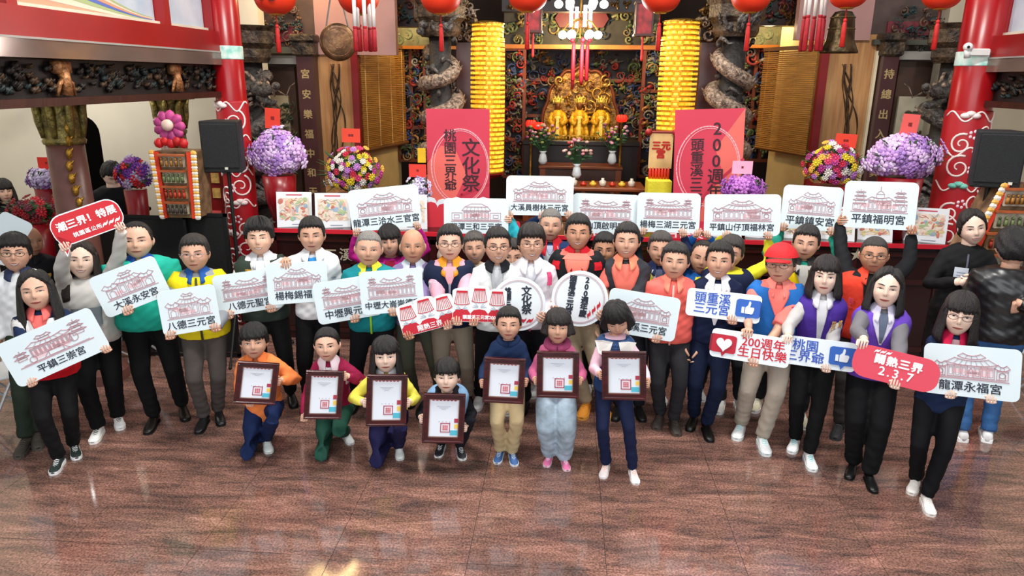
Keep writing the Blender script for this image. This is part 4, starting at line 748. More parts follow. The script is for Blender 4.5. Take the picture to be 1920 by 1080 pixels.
# security camera on the right column
p_ = at(1815, 88, 7.85); rt = empty('security_camera', p_, 0, 'small white security camera bracketed to the right red column', 'camera'); b = MB(); b.ball((0, 0, 0), (.042, .055, .042), 12, 8); b.cyl((0, 0, -.02), (.02, .02, -.10), .03, n=12); b.build('dome', mat('#e8e8e6', .3, 0, .02, 5), rt, smooth=True); b = MB(); b.box((.12, .02, -.05), (.18, .08, .07), bev=.01); b.build('junction_box', mat('#dcdcd8', .4, 0, .02, 5), rt); b = MB(); b.cyl((-.02, -.050, .0), (-.025, -.062, -.005), .013, n=12); b.build('lens', BLK, rt)
# ---------------------------------------------------------------- left: black partitions, paper towers, chairs
for i, (pa, pb, yt, Y, nm) in enumerate(((206, 348, 402, 6.9, 'left panel'), (349, 424, 399, 6.95, 'right panel'))):
    A = at(pa, yt, Y); B = at(pb, yt, Y); rt = empty('folding_screen', ((A.x+B.x)/2, Y, 0), 0, 'black cloth folding screen, '+nm, 'screen'); w_ = B.x-A.x; z = A.z
    b = MB(); b.box((0, 0, z/2+.03), (w_-.05, .02, z-.06)); b.build('cloth', mat('#0f0f10', .85, 0, .1, 5, .2, 30), rt); b = MB()
    for s in (-1, 1): b.box((s*(w_/2-.015), 0, z/2), (.03, .035, z))
    for zz in (.03, z-.015): b.box((0, 0, zz), (w_, .035, .03))
    b.build('frame', mat('#1c1c1e', .4, .3, .05, 5), rt)
b = MB(); A = at(0, 405, 7.4); B = at(215, 405, 7.4); r_, z_ = table('side_table', 0, 215, 405, 7.3, .7, .05, 0, 'dark side table under the flowers along the left aisle', mat('#1a1010', .5, 0, .1, 5), front=mat('#160e0e', .6, 0, .1, 5))
def paper_tower(px, py0, py1, w0, w1, Y, label, flower=True):
    zt = at(px, py0, Y).z; zb = at(px, py1, Y).z; x = at(px, py0, Y).x; a = at(px+w0/2, py0, Y).x-x; c = at(px+w1/2, py1, Y).x-x; rt = empty('offering_tower', (x, Y, zb), 0, label, 'paper tower'); H_ = zt-zb; rnd = random.Random(px)
    b = MB(); b.add([(-c, 0, 0), (c, 0, 0), (a, 0, H_), (-a, 0, H_), (-c, .3, 0), (c, .3, 0), (a, .3, H_), (-a, .3, H_)], [(0, 1, 2, 3), (7, 6, 5, 4), (0, 3, 7, 4), (1, 5, 6, 2), (3, 2, 6, 7), (0, 4, 5, 1)]); b.build('frame', mat('#8a6a4a', .6, .1, .3, 12), rt)
    n = 12
    for s in (-1, 1):
        b = MB(); b.add([(s*c, -.03, 0), (s*c*.74, -.03, 0), (s*a*.72, -.03, H_), (s*a, -.03, H_), (s*c, .0, 0), (s*c*.74, .0, 0), (s*a*.72, .0, H_), (s*a, .0, H_)], [(0, 1, 2, 3), (7, 6, 5, 4), (0, 3, 7, 4), (1, 5, 6, 2)]); b.build('red_strip', mat('#d83a1c', .5, 0, .1, 9), rt)
        b = MB()
        for i in range(n*2): t = (i+.5)/(n*2); q = c+(a-c)*t; b.m = i % 2; b.ball((s*(q+.01), -.02, H_*t), (.035, .02, .03), 6, 4)
        tag(b.build('paper_fringe', [mat('#e8e0d4', .6, 0, .1, 9), mat('#e0a850', .6, 0, .1, 9)], rt), kind='stuff')
    for i in range(4):
        t0 = .05+.235*i; b = MB(); q = c+(a-c)*t0; b.box((0, -.03, H_*(t0+.10)), (q*1.2, .03, H_*.16)); tr_ = b.build('tier_panel', mat(('#b8a890', '#a8845c', '#c0b49c', '#b8aa98')[i], .55, 0, .25, 18), rt)
        b = MB(); b.box((0, -.06, H_*(t0+.20)), (q*1.35, .05, .018)); b.build('tier_roof', mat('#b05a30', .5, .1, .2, 9), rt); b = MB()
        for k in range(5):
            x_ = -q*.5+q*k/4; z_ = H_*(t0+.09); b.tube([(x_, -.06, z_-.035), (x_, -.065, z_+.02)], [.016, .012], 6); b.ball((x_, -.065, z_+.035), .014, 6, 4)
        tag(b.build('paper_figure', mat(('#4a4038', '#c03a20', '#6a7a4a', '#a8702c')[i], .6, 0, .3, 20), rt, smooth=True), kind='stuff')
    if flower:
        b = MB()
        for k in range(9): an = 2*PI*k/9; b.ball((.10*math.cos(an), -.02, H_+.24+.09*math.sin(an)), (.065, .03, .05), 7, 4, Matrix.Rotation(-an, 3, 'Y'))
        b.build('pink_bow', mat('#c8488c', .5, 0, .25, 12), rt, smooth=True); b = MB(); b.ball((0, -.05, H_+.25), (.06, .04, .055)); b.build('bow_centre', mat('#e8c8b8', .5, 0, .1, 9), rt, smooth=True); b = MB()
        for k in range(5): b.ball((-.12+.06*k, -.02, H_+.08+.02*(k % 2)), (.05, .04, .05), 7, 4)
        b.build('red_bow', mat('#c81c20', .5, 0, .2, 9), rt, smooth=True)
paper_tower(325, 284, 408, 74, 92, 6.75, 'tall paper offering tower with red strips and pink bow beside the left speaker')
paper_tower(1905, 345, 520, 40, 90, 6.35, 'tall paper offering tower with red strips at the right edge', False)
# red altar cloths behind the speakers
for (px0, px1, py0, py1, Y, lab) in ((380, 440, 318, 690, 8.35, 'red lidded offering box with gold characters under the left speaker'), (1842, 1905, 352, 690, 8.0, 'red lacquer cabinet with gold characters under the right speaker')):
    o = slab('offering_cabinet', px0, px1, py0, py1, Y, .4, mat('#7a1214', .35, 0, .15, 6), None, lab, 'cabinet'); bpy.context.view_layer.update(); hx_, hz_ = o.dimensions.x/2, o.dimensions.z/2
    for k in range(4): b = MB(); b.box((hx_*(-.4+.8*(k % 2)), -.21, hz_*(.88-.14*(k//2))), (hx_*.45, .02, hz_*.09)); b.build('gold_square', mat('#d8b060', .5, .2, .2, 20), o)
    b = MB(); b.box((0, -.21, hz_*.42), (hx_*1.1, .02, hz_*.3)); b.build('pink_cloth', mat('#d85a5a', .7, 0, .1, 8), o)
def chair(x, y, rz, label):
    rt = empty('folding_chair', (x, y, 0), rz, label, 'chair'); mt = mat('#c8ccd0', .3, .6, .05, 5); pl = mat('#e4e6e6', .5, 0, .03, 5)
    for s in (-1, 1):
        b = MB(); b.tube([(s*.21, .20, .0), (s*.21, -.02, .44), (s*.21, -.17, .82)][::1], .012, 8); b.build('leg', mt, rt); b = MB(); b.tube([(s*.19, -.22, .0), (s*.19, .18, .44)], .012, 8); b.build('leg', mt, rt)
    b = MB(); b.box((0, .0, .45), (.42, .40, .03), bev=.01); b.build('seat', pl, rt); b = MB(); b.box((0, -.16, .74), (.40, .03, .18), bev=.01); b.build('backrest', pl, rt)
    b = MB(); b.tube([(-.2, .16, .12), (.2, .16, .12)], .010, 6); b.build('stretcher', mt, rt)
p_ = onz(22, 800); chair(p_.x-.1, p_.y+.15, 2.4, 'white folding chair at the left picture edge beside the young man')
p_ = onz(240, 690); chair(p_.x-.1, p_.y+.3, 2.6, 'white folding chair behind the stout man in turquoise')
p_ = onz(1915, 740); chair(p_.x+.15, p_.y, -2.3, 'white folding chair at the right picture edge')

# unseen lamps on mirrored sight lines, the warm globe added for its floor glow
def mirrored_lamp(px, py, Y, r, col, e, label):
    P = onz(px, py); k = Y/P.y; x, z = P.x*k, CAMH*(k-1); rt = empty('unseen_lamp', (x, Y, z), 0, label, 'lamp')
    b = MB(); b.ball((0, 0, 0), (r, r, r*.7), 16, 10); b.build('globe', mat(col, .4, 0, 0, 5, emit=e), rt, smooth=True); b = MB(); b.cyl((0, 0, r*.6), (0, 0, r*.6+1.0), .012, n=6); b.lathe([(r*.5, r*.6), (r*.3, r*.75)], 14); b.build('stem', GOLD, rt)
mirrored_lamp(625, 1062, 9.2, .36, '#ffd898', 16, 'large warm globe added for a floor glow, high before the left facade')
mirrored_lamp(186, 932, 8.6, .15, '#ffffff', 16, 'white globe lamp over the left aisle')
# ---------------------------------------------------------------- people
HR = (.074, .094, .118)
def head_ext(z):
    t = max(-1, min(1, z/HR[2]))
    k = max(0, 1-abs(t)**2.3)**.5 if t >= 0 else max(0, 1-abs(t)**2.9)**.5
    jaw = 1-.30*sm(.15, 1.0, -t)
    hw = HR[0]*k*jaw
    yf = -HR[1]*k*(1-.02*sm(0, 1, -t)); yb = HR[1]*k*(1-.42*sm(.1, 1, -t))
    return hw, yf, yb
def feat(x, z):
    d = 0
    if -.045 < z < .03:
        p = sm(.03, -.03, z) if z > -.03 else 1
        p = (.25+.75*min(1, max(0, (.025-z)/.05))) if z > -.026 else max(0, 1-(-.026-z)/.014)
        d += .021*p*math.exp(-(x/(.0085+.004*max(0, -z/.03)))**2)
    d -= .007*math.exp(-((abs(x)-.031)/.017)**2-((z-.006)/.011)**2)
    d += .003*math.exp(-((abs(x)-.03)/.025)**2-((z-.028)/.009)**2)
    d += .005*math.exp(-((abs(x)-.042)/.018)**2-((z+.028)/.02)**2)
    d += .006*math.exp(-(x/.026)**2-((z+.058)/.012)**2)
    d += .005*math.exp(-(x/.022)**2-((z+.1)/.014)**2)
    return d
def face_y(x, z, off=0.):
    hw, yf, yb = head_ext(z); q = min(.999, abs(x)/max(hw, 1e-4))
    return yf*(1-q**2.222)**(1/2.222)-feat(x, z)-off
def head_pt(u, z, off=0., features=True):
    th = 2*PI*u; hw, yf, yb = head_ext(z)
    sx, cy = math.sin(th), math.cos(th)
    x = sgn(sx)*abs(sx)**(.9)*hw; y = (yf if cy > 0 else -yb*1.0)*abs(cy)**(.9) if cy > 0 else yb*abs(cy)**.9
    if features and cy > 0: y -= feat(x, z)*min(1, cy*2.5)
    if off:
        n = Vector((x/max(HR[0], .01), y/HR[1], z/HR[2])); n = n.normalized() if n.length else Vector((0, 0, 1))
        x += n.x*off; y += n.y*off; z += n.z*off
    return (x, y, z)
def zlist(n): return [HR[2]*.999*math.cos(PI*(j+.25)/(n-.5)) for j in range(n)]
def strip(mb, pts, hs, off=.0016):              # face mark (brow, lip, lid) that follows the face
    vs = []
    for (x, z), h in zip(pts, hs):
        for zz in (z+h/2, z-h/2): vs.append((x, face_y(x, zz, off), zz))
    n = len(pts); mb.add(vs, [(2*i, 2*i+1, 2*i+3, 2*i+2) for i in range(n-1)])
_heads = {}
def head_mesh(smile, squint, brow):
    key = (smile, squint, brow)
    if key in _heads: return _heads[key]
    b = MB(); zs = zlist(34); n = 44; vs = []; fs = []
    for z in zs:
        for i in range(n):
            u = i/n; u2 = u-.10*math.sin(2*PI*u)/(1)   # denser at the front
            vs.append(head_pt(u2, z))
    for j in range(len(zs)-1):
        for i in range(n): fs.append((j*n+i, (j+1)*n+i, (j+1)*n+(i+1) % n, j*n+(i+1) % n))
    fs.append(tuple(range(n))); fs.append(tuple(range((len(zs)-1)*n, len(zs)*n))[::-1])
    b.m = 0; b.add(vs, fs)
    for s in (-1, 1):                              # ears
        b.ball((s*.074, .004, -.006), (.008, .017, .031), 8, 6, Matrix.Rotation(s*.35, 3, 'Z'))
        b.ball((s*.079, .0, -.004), (.006, .012, .022), 8, 5, Matrix.Rotation(s*.5, 3, 'Z'))
    for s in (-1, 1):
        cx = s*.0315; w = .0165; eh = .0095*(1-.55*squint)
        b.m = 1; xs = [cx+w*t for t in (-1, -.6, -.2, .2, .6, 1)]
        strip(b, [(x, .006) for x in xs], [eh*max(.12, (1-((x-cx)/w)**2)) for x in xs], .0012)
        b.m = 2; xs = [cx+.0062*t for t in (-1, -.5, 0, .5, 1)]
        strip(b, [(x, .0062) for x in xs], [min(eh*.97, .0118*max(.1, (1-((x-cx)/.0066)**2)**.5)) for x in xs], .0022)
        b.m = 2; xs = [cx+w*1.1*t for t in (-1, -.6, -.2, .2, .6, 1)]
        strip(b, [(x, .006+eh/2*(1-((x-cx)/w)**2)*1.0+.0004) for x in xs], [.0022, .0028, .003, .003, .0028, .0022], .0024)
        b.m = 3; xs = [s*(.012+.038*t) for t in (0, .25, .5, .75, 1)]
        strip(b, [(x, .0262+brow+.005*math.sin(PI*min(1, (abs(x)-.012)/.05))) for x in xs], [.004, .0062, .006, .0048, .002], .0018)
        b.m = 5; strip(b, [(s*.0055+.003*t, -.0335) for t in (-1, 0, 1)], [.002, .0035, .002], .0012)
    mz = -.060
    xs = [.026*t for t in (-1, -.75, -.5, -.25, 0, .25, .5, .75, 1)]
    cur = .009*smile
    base = [(x, mz+cur*(x/.026)**2-cur*.5) for x in xs]
    b.m = 4; op = .0035+.007*smile
    strip(b, base, [(op+.0075)*max(.15, 1-(x/.028)**2) for x in xs], .0014)
    if smile > .5:
        b.m = 1; strip(b, [(x*.85, z-.0003) for x, z in base], [op*.75*max(.1, 1-(x/.027)**2) for x in xs], .0024)
    else:
        b.m = 5; strip(b, [(x*.95, z) for x, z in base], [.0016]*9, .0024)
    _heads[key] = b; return b
def gauss_wrap(u):                                  # angle from the front in degrees, 0..180
    a = abs(((u+.5) % 1)-.5)*360; return a
def hair_mesh(style):
    key = 'hair'+style
    if key in _heads: return _heads[key]
    rnd = random.Random(style); b = MB(); n = 72; nz = 44; zs = zlist(nz)
    th, front, side, back = dict(short=(.014, .068, -.008, -.070), crew=(.006, .068, .004, -.055), thin=(.005, .092, .0, -.06), recede=(.009, .096, -.004, -.065),
        bald=(.0022, .300, -.012, -.055), full=(.021, .052, -.012, -.075), bowl=(.020, .034, -.012, -.062), bob=(.019, .042, -.03, -.08), bang=(.019, .030, -.03, -.08), tied=(.010, .066, .000, -.06),
        part=(.015, .070, -.03, -.08), spike=(.028, .06, .0, -.06))[style]
    ph = [rnd.uniform(0, 6.28) for _ in range(6)]
    def zline(a):
        if style == 'bald' : return .03+0*a if a > 75 and a < 0 else (.20 if a < 80 else (side if a < 110 else back+(side-back)*sm(180, 105, a)))
        if a < 60:
            if style == 'part': return .094-.062*(a/60)**1.6
            if style == 'tied': return .078-.03*(a/60)**2
            return front-.010*sm(30, 58, a)*(style not in ('bowl', 'bang'))+(.004*math.sin(a*.35+ph[0])+.003*math.sin(a*.9+ph[5]))*(style != 'crew')
        if a < 100:
            f0 = .032 if style == 'part' else (.048 if style == 'tied' else front-.010*(style not in ('bowl', 'bang')))
            return f0+(side-f0)*sm(58, 78, a)
        return side+(back-side)*sm(98, 130, a)
    vs = []; fs = []
    for z in zs:
        for i in range(n):
            u = i/n; u2 = u-.06*math.sin(2*PI*u); a = gauss_wrap(u2)
            m = sm(-.004, .005, z-zline(a)+.0015*math.sin(i*1.7+ph[1]))
            if style == 'bald': m *= sm(.058, .035, z)
            top = sm(.02, .11, z); t = th*(.7+.6*top)
            t += th*.22*(math.sin(i*.9+z*90+ph[2])+math.sin(i*2.3-z*60+ph[3]))*.5
            if style == 'part': t *= 1-.5*math.exp(-((head_pt(u2, z)[0]-.015)/.006)**2)*top
            if style == 'spike': t += .012*top*math.sin(i*1.1+ph[4])*sm(.0, .03, -head_pt(u2, z)[1])
            vs.append(head_pt(u2, z, t*m-.007*(1-m), False))
    for j in range(nz-1):
        for i in range(n): fs.append((j*n+i, (j+1)*n+i, (j+1)*n+(i+1) % n, j*n+(i+1) % n))
    fs.append(tuple(range(n))); fs.append(tuple(range((nz-1)*n, nz*n))[::-1])
    b.add(vs, fs); _heads[key] = b; return b
def curtain(b, zbot, a0, flare=.0, th=.022, ztop=.055, seed=1):
    rnd = random.Random(seed); n = 40; m = 14; ph = rnd.uniform(0, 6)
    def P(t, k, outer):
        a = math.radians(a0+(360-2*a0)*t); z = ztop+(zbot-ztop)*k
        hw, yf, yb = head_ext(max(z, -.02) if z > -.02 else -.02)
        e = 1 if not outer else 0
        edge = min(1, min(t, 1-t)*8+.25)
        r = (th*edge*(.7+.5*k)+flare*k**1.5)*(1-.25*sm(.85, 1, k)) if outer else -.002+flare*k*.6
        r += (.0022*math.sin(t*95+ph+k*3)+.0015*math.sin(t*41-k*5)) if outer else 0
        zz = z-(.012*math.sin(t*23+ph) if k > .95 else 0)
        x = math.sin(a)*(hw+r); y = -math.cos(a)*((.088 if math.cos(a) > 0 else .094)+r)
        return (x, y, zz)
    vs = []; fs = []
    for lay in (1, 0):
        for j in range(m):
            for i in range(n): vs.append(P(i/(n-1), j/(m-1), lay))
    o = n*m
    for j in range(m-1):
        for i in range(n-1):
            fs.append((j*n+i, (j+1)*n+i, (j+1)*n+i+1, j*n+i+1)); fs.append((o+j*n+i, o+j*n+i+1, o+(j+1)*n+i+1, o+(j+1)*n+i))
    for i in range(n-1):
        fs.append((i, i+1, o+i+1, o+i)); q = (m-1)*n; fs.append((q+i, o+q+i, o+q+i+1, q+i+1))
    for j in range(m-1):
        fs.append((j*n, o+j*n, o+(j+1)*n, (j+1)*n)); fs.append((j*n+n-1, (j+1)*n+n-1, o+(j+1)*n+n-1, o+j*n+n-1))
    b.add(vs, fs)
def hand(b, M, side, sc=1., curl=50, spread=1., thumb_in=30, first=None):
    """wrist at origin of M; +y fingers, -z palm side; side=+1 puts the thumb on +x"""
    old = b.M; b.M = old @ M @ Matrix.Scale(sc, 4)
    prof = [(0, .024, .019), (.02, .028, .017), (.05, .036, .0155), (.078, .039, .0145), (.09, .034, .011)]
    vs = []; n = 10
    for y, rx, rz in prof:
        for k in range(n):
            a = 2*PI*k/n; vs.append((rx*math.cos(a), y, rz*math.sin(a)))
    fs = [(i*n+k, (i+1)*n+k, (i+1)*n+(k+1) % n, i*n+(k+1) % n) for i in range(4) for k in range(n)]
    fs += [tuple(range(n)), tuple(range(4*n, 5*n))[::-1]]; b.add(vs, fs)
    for i, (fx, L, r) in enumerate(((.028, .070, .0088), (.0095, .078, .0092), (-.0095, .073, .0088), (-.027, .058, .0078))):
        p = Vector((fx*side, .072, .001)); a = 0; pts = [p.copy()]; rr = [r*1.08]
        sp = math.radians((6, 2, -3, -8)[i]*spread)*side
        for j, (f, cf) in enumerate(((.16, .0), (.42, 1.0), (.31, 1.05), (.22, .7))):
            a += math.radians((first if (first is not None and j == 1) else curl)*cf)*(1 if j else 0)
            d = Vector((math.sin(sp)*math.cos(a), math.cos(sp)*math.cos(a), -math.sin(a))); p = p+d*L*f*1.12
            pts.append(p.copy()); rr.append(r*(1-.09*(j+1)))
        pts.append(p+d*.003); rr.append(r*.35); b.tube(pts, rr, 7, up=(side, 0, .01))
    t0 = Vector((.020*side, .018, -.004)); t1 = t0+Vector((.022*side, .026, -.008))
    ti = math.radians(thumb_in)
    t2 = t1+Vector((.012*side*math.cos(ti)-.012*side*math.sin(ti), .026, -.022*math.sin(ti)-.004)); t3 = t2+Vector((-.006*side*math.sin(ti)+.002*side, .020, -.020*math.sin(ti)))
    b.tube([t0, t1, t2, t3, t3+(t3-t2)*.15], [.013, .0125, .0105, .0088, .004], 7)
    b.M = old
SKIN = ['#dcae96', '#cf9f86', '#e9c7b4', '#bd8a6e', '#dcab8d']
def skin(i): return mat(SKIN[i], .5, 0, .05, 18, .1, 60, spec=.35)
def ik(Sh, W, L1, L2, pole):
    d = W-Sh; D = d.length; mx = (L1+L2)*.995
    if D > mx: k = D/mx; L1 *= k; L2 *= k
    D = max(D, abs(L1-L2)*1.05+.01)
    a = (L1*L1-L2*L2+D*D)/(2*D); h = math.sqrt(max(0, L1*L1-a*a)); u = d.normalized()
    p = Vector(pole)-u*Vector(pole).dot(u); p = p.normalized() if p.length > 1e-4 else u.orthogonal().normalized()
    return Sh+u*a+p*h
TORSO = dict(m=[(-.045, .092, .062), (0, .098, .068), (.055, .094, .066), (.12, .100, .068), (.19, .113, .072), (.245, .114, .066), (.275, .100, .055), (.292, .070, .044), (.308, .040, .036), (.325, .034, .034)],
             w=[(-.045, .094, .064), (0, .100, .070), (.055, .086, .060), (.12, .084, .060), (.19, .096, .072), (.24, .099, .062), (.268, .090, .050), (.286, .062, .040), (.302, .034, .032), (.32, .029, .030)])
def interp(tab, h):
    for a, b in zip(tab[:-1], tab[1:]):
        if h <= b[0]:
            t = max(0, (h-a[0])/(b[0]-a[0])); return tuple(a[i]+(b[i]-a[i])*t for i in (1, 2))
    return tab[-1][1:]
_shoes = {}
def shoe_parts(style):
    if style in _shoes: return _shoes[style]
    L = .28; up = MB(); so = MB()
    def ring(y, w, h0, h1): return [(w*math.cos(a)*(1 if math.sin(a) > 0 else .98), y, h0+(h1-h0)*(math.sin(a)*.5+.5)) for a in [2*PI*k/12 for k in range(12)]]
    pr = [(.095, .020, .012, .06), (.088, .034, .010, .085), (.06, .038, .010, .098), (.03, .038, .010, .102), (0, .038, .010, .094), (-.035, .041, .010, .078), (-.08, .047, .010, .062), (-.12, .046, .010, .052), (-.155, .036, .011, .042), (-.172, .018, .014, .030)]
    if style == 'dress': pr = [(y-(.012 if y < -.1 else 0), w*.93, a, c*.93) for y, w, a, c in pr]
    vs = []; n = 12
    for q in pr: vs += ring(*q)
    fs = [(i*n+k, (i+1)*n+k, (i+1)*n+(k+1) % n, i*n+(k+1) % n) for i in range(len(pr)-1) for k in range(n)]+[tuple(range(n)), tuple(range((len(pr)-1)*n, len(pr)*n))[::-1]]
    up.add(vs, fs)
    e = .004 if style == 'sport' else .001; hh = .030 if style == 'sport' else .014
    out = [(sx*(w+e), y) for sx in (1,) for y, w, a, c in pr]+[(-(w+e), y) for y, w, a, c in pr[::-1]]
    m = len(out); so.add([(x, y, 0) for x, y in out]+[(x, y, hh) for x, y in out], [tuple(range(m))[::-1], tuple(range(m, 2*m))]+[(i, (i+1) % m, (i+1) % m+m, i+m) for i in range(m)])
    la = MB()
    if style == 'sport':
        for j in range(5):
            y = -.03-.018*j; z = .085-.0085*j; la.tube([(-.022, y, z-.006), (0, y+.002, z+.004), (.022, y, z-.006)], .0035, 5)
    _shoes[style] = (up, so, la); return _shoes[style]
_shoemesh = {}
def add_shoe(root, M, sc, style, cm, sm_, lm):
    up, so, la = shoe_parts(style)
    def inst(key, b, name, m, par):
        k = (style, key)
        if k not in _shoemesh:
            o = b.build(name, m, None, smooth=(key == 'u')); _shoemesh[k] = o.data; bpy.data.objects.remove(o)
        o = bpy.data.objects.new(name, _shoemesh[k]); C.objects.link(o); o.parent = par
        o.material_slots[0].link = 'OBJECT'; o.material_slots[0].material = m; return o
    s = inst('u', up, 'shoe', cm, root); s.matrix_local = M @ Matrix.Scale(sc, 4)
    inst('s', so, 'sole', sm_, s)
    if style == 'sport': inst('l', la, 'laces', lm, s)
    return s
BOARDS = {}
PEOPLE = {}
def person(label, px, ytop, Y, fx=None, sex='m', skin_i=0, hair='short', hairc='#15110f', smile=.6, squint=.4, face=0., look=(0, 0, 0), H=None, headh=None,
           top='#dddddd', sleeve=1., vest=None, insert=None, inner=None, collar=None, zipc=None, legs='#141416', shoes=('sport', '#eeeeee', '#ffffff'), shortpants=False,
           hands=(None, None), glasses=None, fat=1., pose='stand', feet=None, kne=None, child=False, pelvis=None, lean=None, leg_w=1., long=None, cap=None, extra=None, group=None, cuff=None, hem=.0, neckz=.0, facing=None):
    hp = at(px, ytop, Y); Hh = H or hp.z
    bx = at(px, ytop, Y).x if fx is None else fx
    rz = math.atan2(bx, Y)*-1*.75+math.radians(face) if facing is None else math.radians(facing)
    root = empty('person', (bx, Y, 0), rz, label, 'person', group)
    W2L = (Matrix.Translation((bx, Y, 0)) @ Matrix.Rotation(rz, 4, 'Z')).inverted()
    if child: hh = (headh or .21)*1.22
    else: hh = (headh or (.292 if sex == 'm' else .284))*(1 if Y < 7 else .9)
    stand = pose == 'stand'
    scale = Hh                                   # body measured against standing height
    if not stand: scale = H
    tab = TORSO['w' if sex == 'w' else 'm']
    if child: tab = [(a, b*.92, c*1.02) for a, b, c in tab]
    hl = W2L @ hp; top_l = Vector((hl.x, hl.y*0+0.0, hp.z))      # wanted crown in local space
    shoulder_h = .27*scale
    headz = hp.z-hh*.5
    neckbase = hp.z-hh*.92-.008*scale+neckz           # z of shoulder-top ring
    if stand: pv = Vector((0, .02, neckbase-.305*scale))
    else: pv = Vector(pelvis)
    tvec = Vector((top_l.x*.92, (lean or 0), neckbase))-pv
    up = tvec.normalized(); Lt = tvec.length; tk = Lt/(.305*scale)
    xx = Vector((1, 0, 0)); xx = (xx-up*xx.dot(up)).normalized(); yy = up.cross(xx)
    T = Matrix(((xx.x, yy.x, up.x, pv.x), (xx.y, yy.y, up.y, pv.y), (xx.z, yy.z, up.z, pv.z), (0, 0, 0, 1)))
    def tor(h, a, off=0., f=fat):
        hw, hd = interp(tab, h); hw = hw*scale*f+off; hd = hd*scale*(f*1.04)+off; ca, sa = math.cos(a), math.sin(a); e = .86
        belly = .018*max(0, f-1)*8*scale*math.exp(-((h-.05)/.08)**2)*max(0, ca)
        return T @ Vector((sgn(sa)*abs(sa)**e*hw, -sgn(ca)*abs(ca)**e*hd-belly, h*scale*tk))
    shw = interp(tab, .24)[0]*scale*fat-.028*scale
    sh = {s: T @ Vector((s*shw, 0, .252*scale*tk)) for s in (-1, 1)}
    L1, L2 = .168*scale, .150*scale
    hs = scale/1.68*(.98 if sex == 'm' else .9)
    skm = skin(skin_i)
    body = MB(); body.m = 0
    # hidden trunk that carries neck and arms
    body.tube([T @ Vector((0, 0, h*scale*tk)) for h in (0, .1, .2, .26, .285, .30)], [(a*scale*.8, b*scale*.8) for a, b in [interp(tab, h) for h in (0, .1, .2, .26)]]+[(.05*scale, .034*scale), (.036*scale, .033*scale)], 14, up=xx)
    headc = Vector((top_l.x, (lean or 0)*1.0-.012, headz)) if stand else Vector((top_l.x, (lean or 0)-.02, headz))
    nb = T @ Vector((0, .0, .285*scale*tk)); ht = headc+Vector((0, .016, -hh*.30))
    nr = (.034 if sex == 'm' else .028)*scale*(1.0 if not child else .92)
    body.tube([nb, nb.lerp(ht, .5), ht], [nr*1.12, nr, nr*1.0], 14)
    arms = {}
    for s in (-1, 1):
        spec = hands[0 if s < 0 else 1]; dn = up*-1
        if spec is None or spec[0] == 'rest':
            W = sh[s]+Vector((s*.045*scale, -.03*scale, -.305*scale)); d = Vector((s*.02, -.15, -1)).normalized(); nrm = Vector((-s, -.1, 0)).normalized(); cl = 28; first = None
            pole = Vector((s*.5, 1, 0))
        else:
            R3 = W2L.to_3x3(); cl = 62; first = None; pole = Vector((s*.75, .35, -.6))
            if spec[0] == 'board':
                Bd = BOARDS[spec[1]]; u, v = spec[2], spec[3]; E = Bd['C']+Bd['U']*u+Bd['V']*v
                if len(spec) > 4: I = (Bd['U'].normalized()*spec[4][0]+Bd['V'].normalized()*spec[4][1]).normalized()
                elif abs(u) > .97: I = Bd['U'].normalized()*(-sgn(u))
                else: I = Bd['V'].normalized()*(-sgn(v))
                F = Bd['N']; Wd = E-I*.020*hs-F*.080*hs; W = W2L @ Wd; d = R3 @ F; nrm = R3 @ I; cl = 18; first = 84
                if len(spec) > 5: pole = Vector(spec[5])
            else:                                   # ('at', world point, dir, palm normal, curl)
                W = W2L @ Vector(spec[1]); d = R3 @ Vector(spec[2]); nrm = R3 @ Vector(spec[3]); cl = spec[4]
                if len(spec) > 5: pole = Vector(spec[5])
        if spec and spec[0] == 'board' and len(spec) <= 5 and W.z < sh[s].z-.12: pole = Vector((s*.38, .55, -.6))
        E_ = ik(sh[s], W, L1, L2, pole); arms[s] = (sh[s], E_, W)
        ra, rb, rc = .029*scale, .024*scale, .0155*scale
        body.tube([sh[s], sh[s].lerp(E_, .5), E_, E_.lerp(W, .35), W], [ra, ra*.93, rb, rb*.95, rc], 10)
        d = d.normalized(); nz = -(nrm-d*nrm.dot(d)).normalized(); hx = d.cross(nz)
        Mh = Matrix(((hx.x, d.x, nz.x, W.x), (hx.y, d.y, nz.y, W.y), (hx.z, d.z, nz.z, W.z), (0, 0, 0, 1)))
        # thumb side: the one that points up (or forward for hanging arms)
        upv = Vector((0, -.2, 1)) if (spec and spec[0] != 'rest') else Vector((0, -1, 0))
        if spec and spec[0] == 'board' and abs(nrm.z) > .7: upv = Vector((-s, 0, 0)) if nrm.z > 0 else Vector((s, 0, 0))
        side = 1 if hx.dot(upv) > 0 else -1
        hand(body, Mh, side, hs, cl, 1., 45, first)
    # head
    ks = hh/.236
    ly, lp, lr = look
    face_yaw = math.radians(ly); Rh = Matrix.Rotation(face_yaw, 4, 'Z') @ Matrix.Rotation(math.radians(-lp), 4, 'X') @ Matrix.Rotation(math.radians(lr), 4, 'Y')
    Mhd = Matrix.Translation(headc) @ Rh @ Matrix.Scale(ks, 4) @ Matrix.Diagonal((1.10 if child else (1.08 if sex == 'm' else 1.04)*(1+.35*(fat-1)), 1, .97 if child else 1, 1))
    hm = head_mesh(1. if smile > .5 else smile, squint, .0); om = body.M
    body.M = Mhd; o0 = len(body.v); body.v += [tuple(Mhd @ Vector(p)) for p in hm.v]; body.f += [tuple(i+o0 for i in f) for f in hm.f]; body.mi += hm.mi; body.M = om
    dark = mat('#1a1210', .4, 0, 0, 5, spec=.4)
